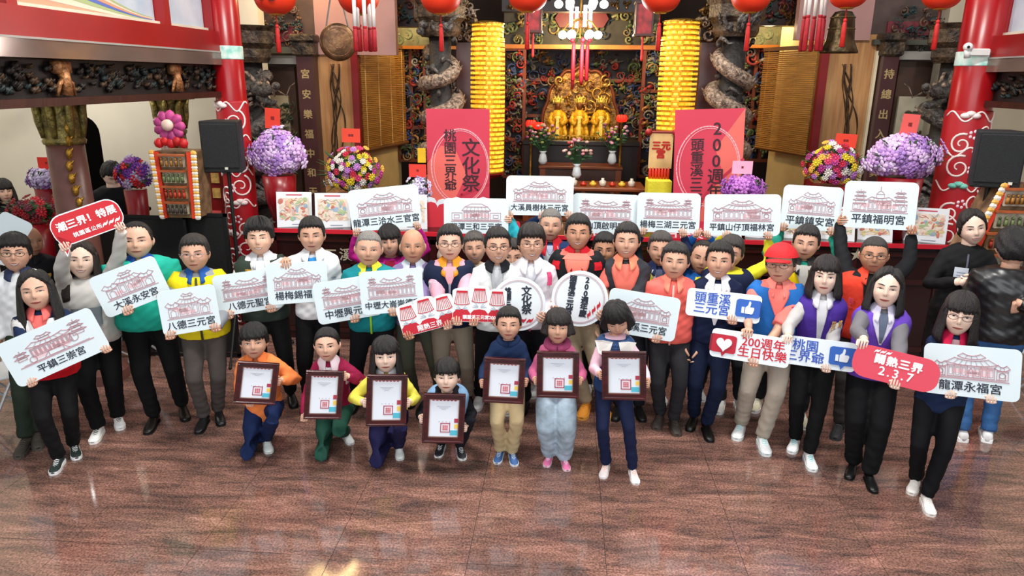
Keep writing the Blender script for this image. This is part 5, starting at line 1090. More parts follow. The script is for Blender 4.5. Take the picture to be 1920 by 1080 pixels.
    bo = body.build('body', [skm, mat('#f1ece6', .4, 0, 0, 5), dark, mat(hairc if hairc not in ('#b9b6b2',) else '#77706a', .7, 0, 0, 5), mat('#b5605a' if sex == 'w' or child else '#a8675a', .5, 0, 0, 5), mat('#5c2d26', .6, 0, 0, 5)], root, smooth=True)
    # hair
    hmat = mat(hairc, .45, 0, .25, 30, .5, 60, spec=.5, stretch=(6, 6, 1))
    if hair:
        hb = MB(Mhd); src = hair_mesh({'long': 'part', 'longbang': 'bang'}.get(hair, hair)); hb.add(src.v, src.f)
        if hair in ('bob', 'bang'): curtain(hb, long or -.125, 48, .012, .024, seed=len(PEOPLE))
        if hair in ('long', 'longbang'): curtain(hb, long or -.22, 52, .02, .024, seed=len(PEOPLE))
        if hair == 'tied':
            hb.ball((0, .105, .0), (.03, .03, .035)); hb.tube([(0, .11, .0), (0, .135, -.05), (0, .12, -.13)], [.024, .026, .006], 8)
        hb.build('hair', hmat, root, smooth=True)
    if glasses:
        g = MB(Mhd); gm = mat(glasses, .3, .3, 0, 5)
        for s in (-1, 1):
            c = s*.033; pts = [(c+.024*math.cos(a), -.103-.003*(1-abs(math.sin(a))), .004+.0155*math.sin(a)) for a in [2*PI*k/16 for k in range(17)]]
            g.tube(pts, .0016, 5, False); g.tube([(s*.057, -.101, .009), (s*.078, -.06, .008), (s*.081, .0, .004)], .0015, 5)
        g.tube([(-.009, -.106, .008), (.009, -.106, .008)], .0016, 5); g.build('glasses', gm, root)
    if cap:
        cb = MB(Mhd); prof = []
        def cf(u, v):
            z = .045+(.118-.045)*math.sin(v*PI/2); p = head_pt(u, min(z, .1175), .027 if v < .98 else .020, False); return p
        cb.grid(cf, 32, 10, True); cb.ball((0, 0, .143), (.008, .008, .005))
        cp = cb.build('cap', mat(cap, .75, 0, .05, 10, .2, 60), root, smooth=True)
        br = MB(Mhd); vs = []
        for j in range(5):
            for i in range(13):
                t = (i-6)/6; vs.append((.072*t*(1-.08*j/4), -.088-(.078*(j/4))*math.cos(t*1.35)-.022*(1-t*t), .047-.012*(j/4)**2-.010*t*t))
        br.add(vs, [(j*13+i, j*13+i+1, (j+1)*13+i+1, (j+1)*13+i) for j in range(4) for i in range(12)])
        br.add([(x, y, z-.003) for x, y, z in vs], [(j*13+i, (j+1)*13+i, (j+1)*13+i+1, j*13+i+1) for j in range(4) for i in range(12)])
        br.build('visor', mat(cap, .75, 0, .05, 10, .2, 60), cp)
    # top garment
    def torso_mb(off=0., h0=None, h1=.30, shoulder=0.):
        b = MB(); hs_ = [h0 if h0 is not None else -.03-hem] + [x for x in (0, .05, .1, .15, .2, .24, .262, .278, .29) if x < h1]+[h1]
        n = 22
        for h in hs_:
            pass
        vs = []
        for h in hs_:
            for k in range(n): vs.append(tor(max(h, -.045) if h > -.045 else -.045, 2*PI*k/n, off)+(up*(h+.045)*scale*tk if h < -.045 else Vector((0, 0, 0))))
        m = len(hs_); fs = [(i*n+k, i*n+(k+1) % n, (i+1)*n+(k+1) % n, (i+1)*n+k) for i in range(m-1) for k in range(n)]+[tuple(range(n))[::-1], tuple(range((m-1)*n, m*n))]
        b.add(vs, fs); return b
    vox = .0125 if Y < 6.3 else .016
    tb = torso_mb(.010*scale)
    rs = .040*scale*(.55+.45*fat)*(1 if sex == 'm' else .92)
    for s in (-1, 1):
        a, e, wv = arms[s]
        inn = a.lerp(T @ Vector((0, 0, .24*scale*tk)), .45)
        if sleeve >= .99:
            tb.tube([inn, a, a.lerp(e, .5), e, e.lerp(wv, .5), e.lerp(wv, .9)], [rs*.9, rs, rs*.95, rs*.86, rs*.78, rs*.62], 12)
        else:
            tb.tube([inn, a, a.lerp(e, .5), a.lerp(e, .85)], [rs*.9, rs, rs*1.0, rs*1.02], 12)
    tm = cloth(top) if isinstance(top, str) else top
    to = tb.build('jacket' if sleeve >= .99 and not vest else 'shirt', tm, root); remesh(to, vox, 5)
    # gentle folds
    me = to.data; nv = len(me.vertices); co = np.empty(nv*3); no = np.empty(nv*3); me.vertices.foreach_get('co', co); me.vertex_normals.foreach_get('vector', no)
    co = co.reshape(-1, 3); no = no.reshape(-1, 3); ph = random.uniform(0, 6)
    fold = .0035*np.sin(co[:, 2]*55+co[:, 0]*28+ph+2*np.sin(co[:, 0]*17+ph))+.0025*np.sin(co[:, 2]*93-co[:, 0]*60+ph*2)
    co += no*fold[:, None]*.55; me.vertices.foreach_set('co', co.ravel())
    off0 = .012*scale+.006
    if cuff:
        for s in (-1, 1):
            a, e, wv = arms[s]; c = MB(); c.tube([e.lerp(wv, .84), e.lerp(wv, .93)], [rs*.70, rs*.64], 12); c.build('cuff', cloth(cuff), root, smooth=True)
    if vest:
        vb = torso_mb(.022*scale, h0=-.035, h1=.285)
        for s in (-1, 1):                             # shoulder caps of the sleeveless shell
            a, e, wv = arms[s]; inn = a.lerp(T @ Vector((0, 0, .24*scale*tk)), .5); dn2 = (e-a).normalized()
            vb.tube([inn, a-dn2*.0, a+dn2*.022*scale], [rs*1.12, rs*1.28, rs*1.22], 12)
        vo = vb.build('vest', cloth(vest, .5, 9) if isinstance(vest, str) else vest, root); remesh(vo, vox, 4); off0 = .024*scale+.006
    def patch(name, m, h0, h1, aw, off, mbf=None, ac=0.):
        b = MB(); nu, nv2 = 9, 12; vs = []
        for lay in (0, -.012):
            for j in range(nv2):
                h = h0+(h1-h0)*j/(nv2-1); wv_ = aw(j/(nv2-1))
                for i in range(nu): vs.append(tor(h, ac+wv_*(2*i/(nu-1)-1), off+lay))
        f = []
        for j in range(nv2-1):
            for i in range(nu-1): f.append((j*nu+i, j*nu+i+1, (j+1)*nu+i+1, (j+1)*nu+i))
        o_ = nu*nv2
        f += [(o_+a0_[3], o_+a0_[2], o_+a0_[1], o_+a0_[0]) for a0_ in [(j*nu+i, j*nu+i+1, (j+1)*nu+i+1, (j+1)*nu+i) for j in range(nv2-1) for i in range(nu-1)]]
        for j in range(nv2-1):
            f += [(j*nu, (j+1)*nu, o_+(j+1)*nu, o_+j*nu), (j*nu+nu-1, o_+j*nu+nu-1, o_+(j+1)*nu+nu-1, (j+1)*nu+nu-1)]
        b.add(vs, f); return b.build(name, m, root, smooth=True)
    if insert:                                       # open front that shows what is worn beneath
        col_, hb_, wd_ = insert
        patch('shirt_front', cloth(col_, .2), hb_, .288, lambda t: .02+wd_*t**1.1, off0+.002)
    if inner:                                         # narrower layer inside the insert
        col_, hb_, wd_ = inner
        patch('undershirt', cloth(col_, .2), hb_, .29, lambda t: .02+wd_*t, off0+.008)
    if zipc: patch('zip', mat(zipc, .5, .2, 0, 5), -.03, (insert[1]+.01) if insert else .285, lambda t: .022, off0+.004)
    if collar:
        cols = collar if isinstance(collar, tuple) else (collar, .05, .055)
        cc, drop, open_ = cols; b = MB(); n = 30; a0_ = .28
        def cf(t, v):
            a = a0_+(2*PI-2*a0_)*t; pt = (math.exp(-(min(t, 1-t)/.11)**2))
            r1 = .037*scale*(1 if sex == 'm' else .88); r2 = r1+.026*scale+.014*pt*scale
            z1 = .318; z2 = .292-(drop*.75)*pt-.004
            k = v; r = r1+(r2-r1)*min(1, k*1.1); z = z1+(z2-z1)*k**1.3
            return T @ Vector((math.sin(a)*r, -math.cos(a)*r*(.95+.32*pt*k)-.004-.012*pt*k, z*scale*tk))
        b.grid(cf, n, 6); o_ = b.build('collar', cloth(cc, .15), root, smooth=True)
        so_ = o_.modifiers.new('t', 'SOLIDIFY'); so_.thickness = .006
    # legs
    lm = cloth(legs, .4, 11) if isinstance(legs, str) else legs
    pb = MB(); hipz = pv+up*.0
    ank = {}; knee = {}
    if feet: 
        for s, f in ((-1, feet[0]), (1, feet[1])):
            fw = onz(*f) if len(f) == 2 else Vector(f); ank[s] = W2L @ Vector((fw.x, fw.y, .085*hs*(1 if not child else .9))); ank[s].y += .04
    else:
        for s in (-1, 1): ank[s] = Vector((s*.075*scale/1.68*1.25, 0.03*s, .085*hs))
    for s in (-1, 1):
        hip = pv+xx*(s*.052*scale)-up*.02*scale
        tl, sl = .245*scale, .245*scale
        if kne: knee[s] = Vector(kne[0 if s < 0 else 1][:3]); 
        else: knee[s] = ik(hip, ank[s]+Vector((0, 0, 0)), tl, sl, (s*.15, -1, 0))
        k = knee[s]; A = ank[s]; wv_ = leg_w
        if shortpants: pb.tube([hip, hip.lerp(k, .5), hip.lerp(k, .9)], [.056*scale, .05*scale, .046*scale], 12)
        else: pb.tube([hip+up*.02, hip, hip.lerp(k, .5), k, k.lerp(A, .5), A+(k-A).normalized()*.0], [.056*scale*fat, .058*scale*fat, .050*scale*wv_, .041*scale*wv_, .037*scale*wv_, .034*scale*wv_], 12)
    n = 20; vs = []
    for h in (-.075, -.045, -.02, .0, .03, .06):
        for kk in range(n):
            hw, hd = interp(tab, max(-.045, h)); q = .6 if h < -.06 else 1
            vs.append(T @ Vector((math.sin(2*PI*kk/n)*hw*scale*fat*q*.97, -math.cos(2*PI*kk/n)*hd*scale*fat*q*.97, h*scale)))
    pb.add(vs, [(i*n+kk, i*n+(kk+1) % n, (i+1)*n+(kk+1) % n, (i+1)*n+kk) for i in range(5) for kk in range(n)]+[tuple(range(n))[::-1], tuple(range(5*n, 6*n))])
    po = pb.build('trousers', lm, root); remesh(po, vox*1.1, 4)
    me = po.data; nv = len(me.vertices); co = np.empty(nv*3); no = np.empty(nv*3); me.vertices.foreach_get('co', co); me.vertex_normals.foreach_get('vector', no)
    co = co.reshape(-1, 3); no = no.reshape(-1, 3); low = np.clip(1.2-co[:, 2]*2, .2, 1)
    co += no*((.003*np.sin(co[:, 2]*46+co[:, 0]*35+ph+2*np.sin(co[:, 0]*21))+.002*np.sin(co[:, 2]*85-co[:, 1]*50+ph))*low)[:, None]; me.vertices.foreach_set('co', co.ravel())
    if shoes:
        st, c1, c2 = shoes[:3]; c3 = shoes[3] if len(shoes) > 3 else c2
        for i, s in enumerate((-1, 1)):
            toe = kne[i][3] if kne and len(kne[i]) > 3 else (0, s*10)      # pitch, yaw in degrees
            A = ank[s]; M = Matrix.Translation((A.x, A.y, A.z-.085*hs)) @ Matrix.Rotation(math.radians(toe[1]), 4, 'Z') @ Matrix.Rotation(math.radians(toe[0]), 4, 'X') @ Matrix.Translation((0, -.04*hs, 0))
            add_shoe(root, M, hs*(1.0 if not child else .98), st, mat(c1, .35 if st == 'dress' else .6, 0, .05, 20, .1), mat(c2, .6, 0, .03, 20), mat(c3, .7, 0, .03, 20))
    P = dict(root=root, T=T, tor=tor, scale=scale, off=off0, W2L=W2L, Mhd=Mhd, arms=arms, patch=patch, up=up, tk=tk, headc=headc)
    PEOPLE[label] = P
    if extra: extra(P)
    return P
def chest_frame(P, h, a, off=.006):
    p = P['tor'](h, a, P['off']+off); px_ = P['tor'](h, a+.05, P['off']+off); pz = P['tor'](h+.02, a, P['off']+off)
    x = (px_-p).normalized(); z = (pz-p); z = (z-x*z.dot(x)).normalized(); y = z.cross(x)
    return p, Matrix(((x.x, y.x, z.x), (x.y, y.y, z.y), (x.z, y.z, z.z)))
def chest_text(P, body, size, col, h, a, bold=.0, vertical=True, name='lettering'):
    p, R = chest_frame(P, h, a); b = '\n'.join(body) if vertical else body
    return text(b, size, mat(col, .6, 0, 0, 5), P['root'], p, bold=bold, R=R, line=.92)
def chest_badge(P, h, a, r, cols):
    p, R = chest_frame(P, h, a, .004); b = MB(Matrix.Translation(p) @ R.to_4x4())
    for i, rr in enumerate((r, r*.62)):
        b.m = i; n = 18; y0, y1 = -.002*(i+1), 0
        b.prism([(rr*math.cos(2*PI*k/n), rr*math.sin(2*PI*k/n)) for k in range(n)], y0, y1)
    b.build('badge', [mat(c, .6, 0, 0, 5) for c in cols], P['root'])
LINE = mat('#b98a92', .7, 0, 0, 5); PALE = mat('#dcc3c8', .7, 0, 0, 5); INK = mat('#1c2230', .6, 0, 0, 5); BOARDC = mat('#d3e1e6', .45, 0, .02, 3)
REDINK = mat('#c0182c', .55, 0, 0, 5); WHITEP = mat('#f4f6f7', .5, 0, 0, 5); BLUEINK = mat('#3557b5', .55, 0, 0, 5)
def temple_art(kind, w, h, cx=0., cz=0., y=-.0062, seed=0):
    b = MB(); b.m = 0; t = w*.0085; X = lambda x: cx+x*w/2; Z = lambda z: cz+z*h/2; rnd = random.Random(seed)
    def L(pts, tt=1.): b.line([(X(x), Z(z)) for x, z in pts], t*tt, y)
    def R(x0, z0, x1, z1): L([(x0, z0), (x1, z0), (x1, z1), (x0, z1), (x0, z0)])
    def roof(x0, x1, z, rise, over=.06, lift=.12):
        m = (x0+x1)/2; k = (x1-x0)/2; n = 10
        L([(m+(k+over)*(2*i/n-1), z+lift*abs(2*i/n-1)**2.5) for i in range(n+1)], 1.3)
        L([(m+(k*.72)*(2*i/n-1), z+rise+lift*.9*abs(2*i/n-1)**2.2) for i in range(n+1)], 1.3)
        L([(x0-over, z+lift), (m-k*.72, z+rise+lift*.9)]); L([(x1+over, z+lift), (m+k*.72, z+rise+lift*.9)])
        nn = max(3, int(k*14))
        for i in range(1, nn): u = 2*i/nn-1; L([(m+(k+over*.5)*u, z+lift*abs(u)**2.5), (m+k*.72*u, z+rise+lift*.9*abs(u)**2.2)], .55)
    def bays(x0, x1, z0, z1, n):
        R(x0, z0, x1, z1)
        for i in range(1, n): x = x0+(x1-x0)*i/n; L([(x, z0), (x, z1)])
        for i in range(n):
            xa = x0+(x1-x0)*(i+.22)/n; xb = x0+(x1-x0)*(i+.78)/n
            if i == n//2:
                L([(xa, z0), (xa, z0+(z1-z0)*.6), ((xa+xb)/2, z0+(z1-z0)*.82), (xb, z0+(z1-z0)*.6), (xb, z0)])
            else: L([(xa, z0+(z1-z0)*.15), (xb, z0+(z1-z0)*.15), (xb, z0+(z1-z0)*.8), (xa, z0+(z1-z0)*.8), (xa, z0+(z1-z0)*.15)], .7)
        L([(x0, z1-(z1-z0)*.1), (x1, z1-(z1-z0)*.1)], .7)
    def pagoda(x, z0, n, ww, hh):
        for i in range(n):
            wq = ww*(1-.17*i); z = z0+hh*i; R(x-wq*.7, z, x+wq*.7, z+hh*.55); roof(x-wq, x+wq, z+hh*.55, hh*.28, .03, .05)
        L([(x, z0+hh*n), (x, z0+hh*n+.14)])
    def ring(x, z, r): L([(x+r*math.cos(a), z+r*w/h*math.sin(a)) for a in [2*PI*i/12 for i in range(13)]])
    L([(-1, -.95), (1, -.95)], 1.6); L([(-.9, -.86), (.9, -.86)], .8)
    if kind == 'gate':
        bays(-.42, .42, -.8, .1, 3); bays(-.9, -.5, -.8, -.1, 1); bays(.5, .9, -.8, -.1, 1); roof(-.45, .45, .12, .3, .08, .16); roof(-.92, -.5, -.08, .26, .1, .2); roof(.5, .92, -.08, .26, .1, .2); R(-.16, .5, .16, .7); roof(-.22, .22, .7, .16, .04, .1)
    elif kind == 'hall':
        bays(-.62, .62, -.8, -.02, 7); roof(-.62, .62, .0, .34, .06, .18); bays(-.97, -.68, -.8, -.2, 1); bays(.68, .97, -.8, -.2, 1); roof(-.96, -.66, -.18, .24, .05, .16); roof(.66, .96, -.18, .24, .05, .16); roof(-.32, .32, .46, .22, .05, .18); ring(-.82, -.5, .08); ring(.82, -.5, .08)
    elif kind == 'long':
        bays(-.95, .95, -.8, -.08, 11); roof(-.95, .95, -.06, .26, .04, .14); roof(-.4, .4, .3, .24, .05, .2); pagoda(-.78, .24, 2, .13, .26); pagoda(.78, .24, 2, .13, .26)
    elif kind == 'tower':
        bays(-.4, .4, -.8, -.1, 5); roof(-.42, .42, -.08, .2, .04, .1); R(-.14, .1, .14, .42); L([(-.14, .42), (-.07, .6), (0, .66), (.07, .6), (.14, .42)]); L([(0, .66), (0, .98)], 1.4); bays(-.95, -.48, -.8, -.3, 2); bays(.48, .95, -.8, -.3, 2); pagoda(-.7, -.28, 3, .22, .3); pagoda(.7, -.28, 3, .22, .3)
    elif kind == 'plain':
        bays(-.5, .5, -.8, .12, 7); L([(-.58, .12), (-.46, .5), (.46, .5), (.58, .12), (-.58, .12)], 1.2); L([(-.46, .5), (-.2, .82), (.2, .82), (.46, .5)]); R(-.97, -.8, -.56, -.1); R(.56, -.8, .97, -.1); R(-.88, -.62, -.68, -.3); R(.68, -.62, .88, -.3)
        for i in range(6): L([(-.4+.16*i, .14), (-.34+.136*i, .48)], .7)
    elif kind == 'big':
        bays(-.6, .5, -.5, .12, 9); roof(-.62, .5, .14, .26, .05, .16); R(-.28, .45, .0, .62); roof(-.32, .04, .62, .16, .04, .1); pagoda(.72, -.2, 3, .22, .34); pagoda(-.86, -.45, 2, .16, .3); ring(.55, -.3, .12); ring(-.62, -.66, .09); R(-.2, -.86, .2, -.5); L([(-.2, -.5), (-.34, -.86)]); L([(.2, -.5), (.34, -.86)])
    # pale tint fields of the print
    b.m = 1; yy = y+.0005
    for q in range(5):
        x0 = rnd.uniform(-.7, .3); z0 = rnd.uniform(-.75, -.35); b.add([(X(x0), yy, Z(z0)), (X(x0+.35), yy, Z(z0)), (X(x0+.35), yy, Z(z0+.3)), (X(x0), yy, Z(z0+.3))], [(0, 1, 2, 3)])
    return b
def sign(key, cx, cy, w, h, ang, Y, words, kind, label, seed=0, ts=.19, tilt=.5, group='white temple signs', shift=0., bold=.012):
    F = plane_frame(cx, cy, w, h, ang, Y, tilt); BOARDS[key] = F; hw, hh = F['U'].length, F['V'].length
    b = MB(); b.prism(rrect(hw, hh, min(hw, hh)*.24), -.005, .005)
    o = frame_root('sign_board', F, b, BOARDC, label, 'sign', group)
    temple_art(kind, hw*1.55, hh*1.12, 0, hh*.24, seed=seed).build('temple_drawing', [LINE, PALE], o)
    s = hh*2*ts; text(words, s, INK, o, (hw*shift, -.0065, -hh*.62), bold=bold*s, spacing=1.0)
    return o
YB = 0.0
sign('B1', 103, 650, 190, 88, -23.5, 4.45, '平鎮三崇宮', 'big', 'large tilted white sign reading 平鎮三崇宮 with a twin pagoda temple drawing', 1, .19)
sign('B2', 245, 537, 130, 80, -21, 5.12, '大溪永安宮', 'gate', 'tilted white sign reading 大溪永安宮 held before the man in turquoise', 2, .20)
sign('B3', 355, 581, 110, 84, -9, 5.10, '八德三元宮', 'gate', 'white sign reading 八德三元宮 held before the man in the yellow vest with glasses', 3, .20)
sign('B4', 466, 547, 126, 76, -8.5, 5.50, '八德元聖宮', 'long', 'white sign reading 八德元聖宮 held before the dark green vest', 4, .21)
sign('B5', 558, 530, 114, 76, -4, 5.50, '楊梅錫福宮', 'hall', 'white sign reading 楊梅錫福宮 with a hand on its top edge', 5, .22)
sign('B6', 652, 561, 122, 78, -9.5, 5.46, '中壢興元宮', 'long', 'white sign reading 中壢興元 partly covered by its right neighbour', 6, .22, shift=-.05)
sign('B7', 735, 546, 118, 80, -5, 5.42, '中壢大崙崇德宮', 'long', 'white sign reading 中壢大崙崇德宮 partly covered by the lion heads sign', 7, .185)
sign('B10', 722, 390, 132, 78, -6, 6.35, '龍潭三洽水三官宮', 'hall', 'raised white sign reading 龍潭三洽水三官宮 above the shaved head man', 10, .20)
sign('B11', 893, 405, 121, 66, .5, 6.45, '龍潭三和三元宮', 'plain', 'raised white sign reading 龍潭三和三元宮 in front of the left red banner', 11, .21)
sign('B12', 1012, 367, 126, 74, 1, 6.55, '大溪員樹林三元宮', 'hall', 'raised white sign reading 大溪員樹林三元宮, highest in the middle of the group', 12, .185)
sign('B13', 1135, 401, 126, 74, 2, 6.6, '高山頂啟明宮', 'long', 'raised white sign reading 高山頂啟明宮 between its two white neighbours', 13, .20, shift=-.1)
sign('B14', 1253, 399, 118, 74, 1.5, 6.5, '楊梅三湖三元宮', 'long', 'raised white sign reading 楊梅三湖三元宮 below the yellow box', 14, .20)
sign('B15', 1391, 403, 143, 77, .5, 6.4, '平鎮山仔頂福林宮', 'hall', 'raised white sign reading 平鎮山仔頂福林宮 below the small orchid', 15, .19)
sign('B16', 1521, 390, 112, 82, 4, 6.45, '平鎮鎮安宮', 'hall', 'raised white sign reading 平鎮鎮安宮 under the chrysanthemum basket', 16, .21)
sign('B17', 1649, 385, 138, 88, 2.5, 6.2, '平鎮福明宮', 'tower', 'raised white sign reading 平鎮福明宮 with a domed tower drawing', 17, .21)
sign('B18', 1204, 590, 134, 82, 9.5, 5.50, '頭重溪三元宮', 'hall', 'white sign reading 頭重溪三元宮 behind the girl in the quilted vest', 18, .20)
sign('B23', 1820, 697, 184, 96, 5.5, 4.60, '龍潭永福宮', 'hall', 'large white sign reading 龍潭永福宮 held at the right end of the row', 23, .21)
F = plane_frame(10, 448, 66, 92, 24, 5.85); BOARDS['B25'] = F
b = MB(); b.prism(rrect(F['U'].length, F['V'].length, F['U'].length*.35), -.005, .005)
frame_root('sign_board', F, b, BOARDC, 'blank-looking white sign cut off by the left picture edge', 'sign', 'white temple signs')
# red speech-bubble sign
def bubble(key, cx, cy, w, h, ang, Y, label, col, edge):
    F = plane_frame(cx, cy, w, h, ang, Y); BOARDS[key] = F; hw, hh = F['U'].length, F['V'].length
    b = MB(); b.m = 0; b.prism(rrect(hw, hh, hh*.8), -.005, .005)
    if edge: b.m = 1; b.prism(rrect(hw*.975, hh*.93, hh*.75), -.0065, -.004)
    return F, b, hw, hh
F, b, hw, hh = bubble('B24', 164, 416, 136, 58, -19.5, 5.0, '', '#c8202c', True)
b.m = 0; b.prism([(-hw*.97, -hh*.2), (-hw*.93, -hh*1.65), (-hw*.62, -hh*.8)], -.005, .005); b.m = 1; b.prism([(-hw*.93, -hh*.2), (-hw*.9, -hh*1.5), (-hw*.64, -hh*.8)], -.0065, -.0045)
o = frame_root('bubble_sign', F, b, [WHITEP, mat('#c9202c', .5, 0, .02, 3)], 'red speech bubble sign raised overhead by the long haired young woman', 'sign')
text('潮三界！特展', hh*.60, WHITEP, o, (hw*.02, -.0075, hh*.2), bold=.022*hh)
text('桃園區公所', hh*.33, WHITEP, o, (-hw*.1, -.0075, -hh*.52), bold=.008*hh, spacing=1.15)
def slashes(o, x, z, s, m, n=3, y=-.0068, rot=0., name='stripe'):
    b = MB(); c, sn = math.cos(rot), math.sin(rot)
    for i in range(n):
        pts = []
        for k in range(13):
            t = k/12; pts.append((-.5+t, .09*math.sin(t*2*PI)))
        poly = [(px_, pz+.13) for px_, pz in pts]+[(px_, pz-.13) for px_, pz in pts[::-1]]
        dx, dz = i*.62*(1 if name == 'stripe' else 1), 0
        q = [((px_*.62+pz*.3), pz+px_*.35) for px_, pz in poly]
        for j in range(12):
            A = [q[j], q[j+1], q[24-j], q[25-j]]
            r = [((a_*c-b_*sn)+dx*c, (a_*sn+b_*c)+dx*sn) for a_, b_ in A]
            b.add([(x+a_*s, y-.001, z+b_*s) for a_, b_ in r], [(0, 3, 2, 1)])
    return b.build(name, m, o)
slashes(o, hw*.42, -hh*.48, hh*.62, WHITEP)
F, b, hw, hh = bubble('B22', 1678, 690, 166, 62, 14, 4.60, '', '#d84858', False)
o = frame_root('bubble_sign', F, b, mat('#d8475a', .5, 0, .02, 3), 'rose red rounded sign reading 鬧熱三界 2.3.7 held by the woman in the purple vest', 'sign')
text('鬧熱三界', hh*.62, WHITEP, o, (hw*.05, -.0065, hh*.28), bold=.03*hh, spacing=1.15); text('2.3.7', hh*.74, WHITEP, o, (hw*.05, -.0065, -hh*.38), bold=.012*hh, spacing=1.3)
slashes(o, -hw*.48, hh*.78, hh*.5, WHITEP)
def icon(o, x, z, s, kind):
    b = MB(); b.m = 0; c1 = '#2a5fb8' if kind == 'thumb' else '#b3122c'; c2 = '#1c3f8c' if kind == 'thumb' else '#7c0c20'
    base = [(x+p*s, z+q*s) for p, q in rrect(.95, .72, .2)]
    b.m = 1; b.prism([(a+(.06 if kind == 'thumb' else -.16)*s, c_+.02*s) for a, c_ in base], -.009, -.005)
    b.m = 0; b.prism(base, -.013, -.006); b.prism([(x-.2*s, z-.6*s), (x-.05*s, z-1.05*s), (x+.3*s, z-.6*s)][::-1], -.012, -.006)
    b.m = 2
    if kind == 'thumb':
        p = [(-.62, -.38), (-.62, .12), (-.34, .12), (-.34, -.38)]; b.prism([(x+a*s*.8, z+c_*s) for a, c_ in p], -.018, -.012)
        p = [(-.26, -.4), (-.26, .1), (-.02, .28), (.06, .62), (.2, .62), (.26, .5), (.2, .14), (.56, .14), (.62, .02), (.52, -.34), (.42, -.42)]; b.prism([(x+a*s*.8, z+c_*s) for a, c_ in p], -.018, -.012)
    else:
        pts = []
        for i in range(28):
            t = 2*PI*i/28; pts.append((x+s*.038*16*math.sin(t)**3, z+s*.038*(13*math.cos(t)-5*math.cos(2*t)-2*math.cos(3*t)-math.cos(4*t))))
        b.prism(pts, -.022, -.012)
    return b.build('icon', [mat(c1, .35, 0, 0, 5), mat(c2, .4, 0, 0, 5), mat('#e4ecf2', .4, 0, 0, 5)], o)
def thumb_sign(key, cx, cy, w, h, ang, Y, words, ink, kind, side, label, ts=.42, shift=0.):
    F = plane_frame(cx, cy, w, h, ang, Y); BOARDS[key] = F; hw, hh = F['U'].length, F['V'].length
    b = MB(); b.m = 0; b.prism(rrect(hw, hh, hh*.3), -.005, .005)
    o = frame_root('slogan_sign', F, b, mat('#e3edf4', .45, 0, .02, 3), label, 'sign')
    icon(o, side*hw*.66, 0, hh*.86, kind); text(words, hh*2*ts, ink, o, (-side*hw*.30+shift*hw, -.0065, 0), bold=.012*hh, spacing=1.02, line=.92); return o
thumb_sign('B19', 1356, 573, 140, 52, 7, 5.42, '頭重溪\n三元宮', BLUEINK, 'thumb', 1, 'white slogan sign reading 頭重溪三元宮 beside a blue thumbs up icon')
thumb_sign('B21', 1531, 662, 146, 54, 7.5, 5.20, '桃園\n三界爺', BLUEINK, 'thumb', 1, 'white slogan sign reading 桃園三界爺 with a blue thumbs up icon at its right end')
thumb_sign('B20', 1406, 652, 150, 54, 9, 5.14, '200週年\n生日快樂', REDINK, 'heart', -1, 'white slogan sign reading 200週年生日快樂 beside a red heart icon', .40, .02)
def round_sign(key, cx, cy, r, Y, label, cols, rot=0., stripes=None):
    F = plane_frame(cx, cy, 2*r, 2*r, rot, Y); BOARDS[key] = F; R = F['U'].length
    b = MB(); n = 56; circ = lambda q: [(q*math.cos(2*PI*k/n), q*math.sin(2*PI*k/n)) for k in range(n)][::-1]
    b.prism(circ(R), -.005, .005)
    o = frame_root('round_sign', F, b, mat('#dfe6ea', .45, 0, .02, 3), label, 'sign', 'round white signs')
    l = MB(); l.line(circ(R*.88)+circ(R*.88)[:1], R*.02, -.0055); l.line(circ(R*.84)+circ(R*.84)[:1], R*.012, -.0055); l.build('ring_print', mat('#c9a7ae', .6, 0, 0, 5), o)
    for t, x, z, s in cols: text('\n'.join(t), s*R, INK, o, (x*R, -.0065, z*R), bold=.014*R, line=.9)
    slashes(o, stripes[0]*R, stripes[1]*R, stripes[2]*R, REDINK, rot=stripes[3]); return o
round_sign('R1', 972, 570, 51, 5.45, 'round white sign with the column 文化祭 and red stripes below it', [('桃園三界爺', -.38, .05, .24), ('文化祭', .3, .12, .38)], 0, (-.1, -.62, .42, 0.))
round_sign('R2', 1087, 560, 53, 5.56, 'round white sign reading 200週年慶 held at the centre of the group', [('頭重溪三元宮', -.32, .08, .26), ('200週年慶', .18, .08, .27)], 8, (.4, -.52, .38, .9))
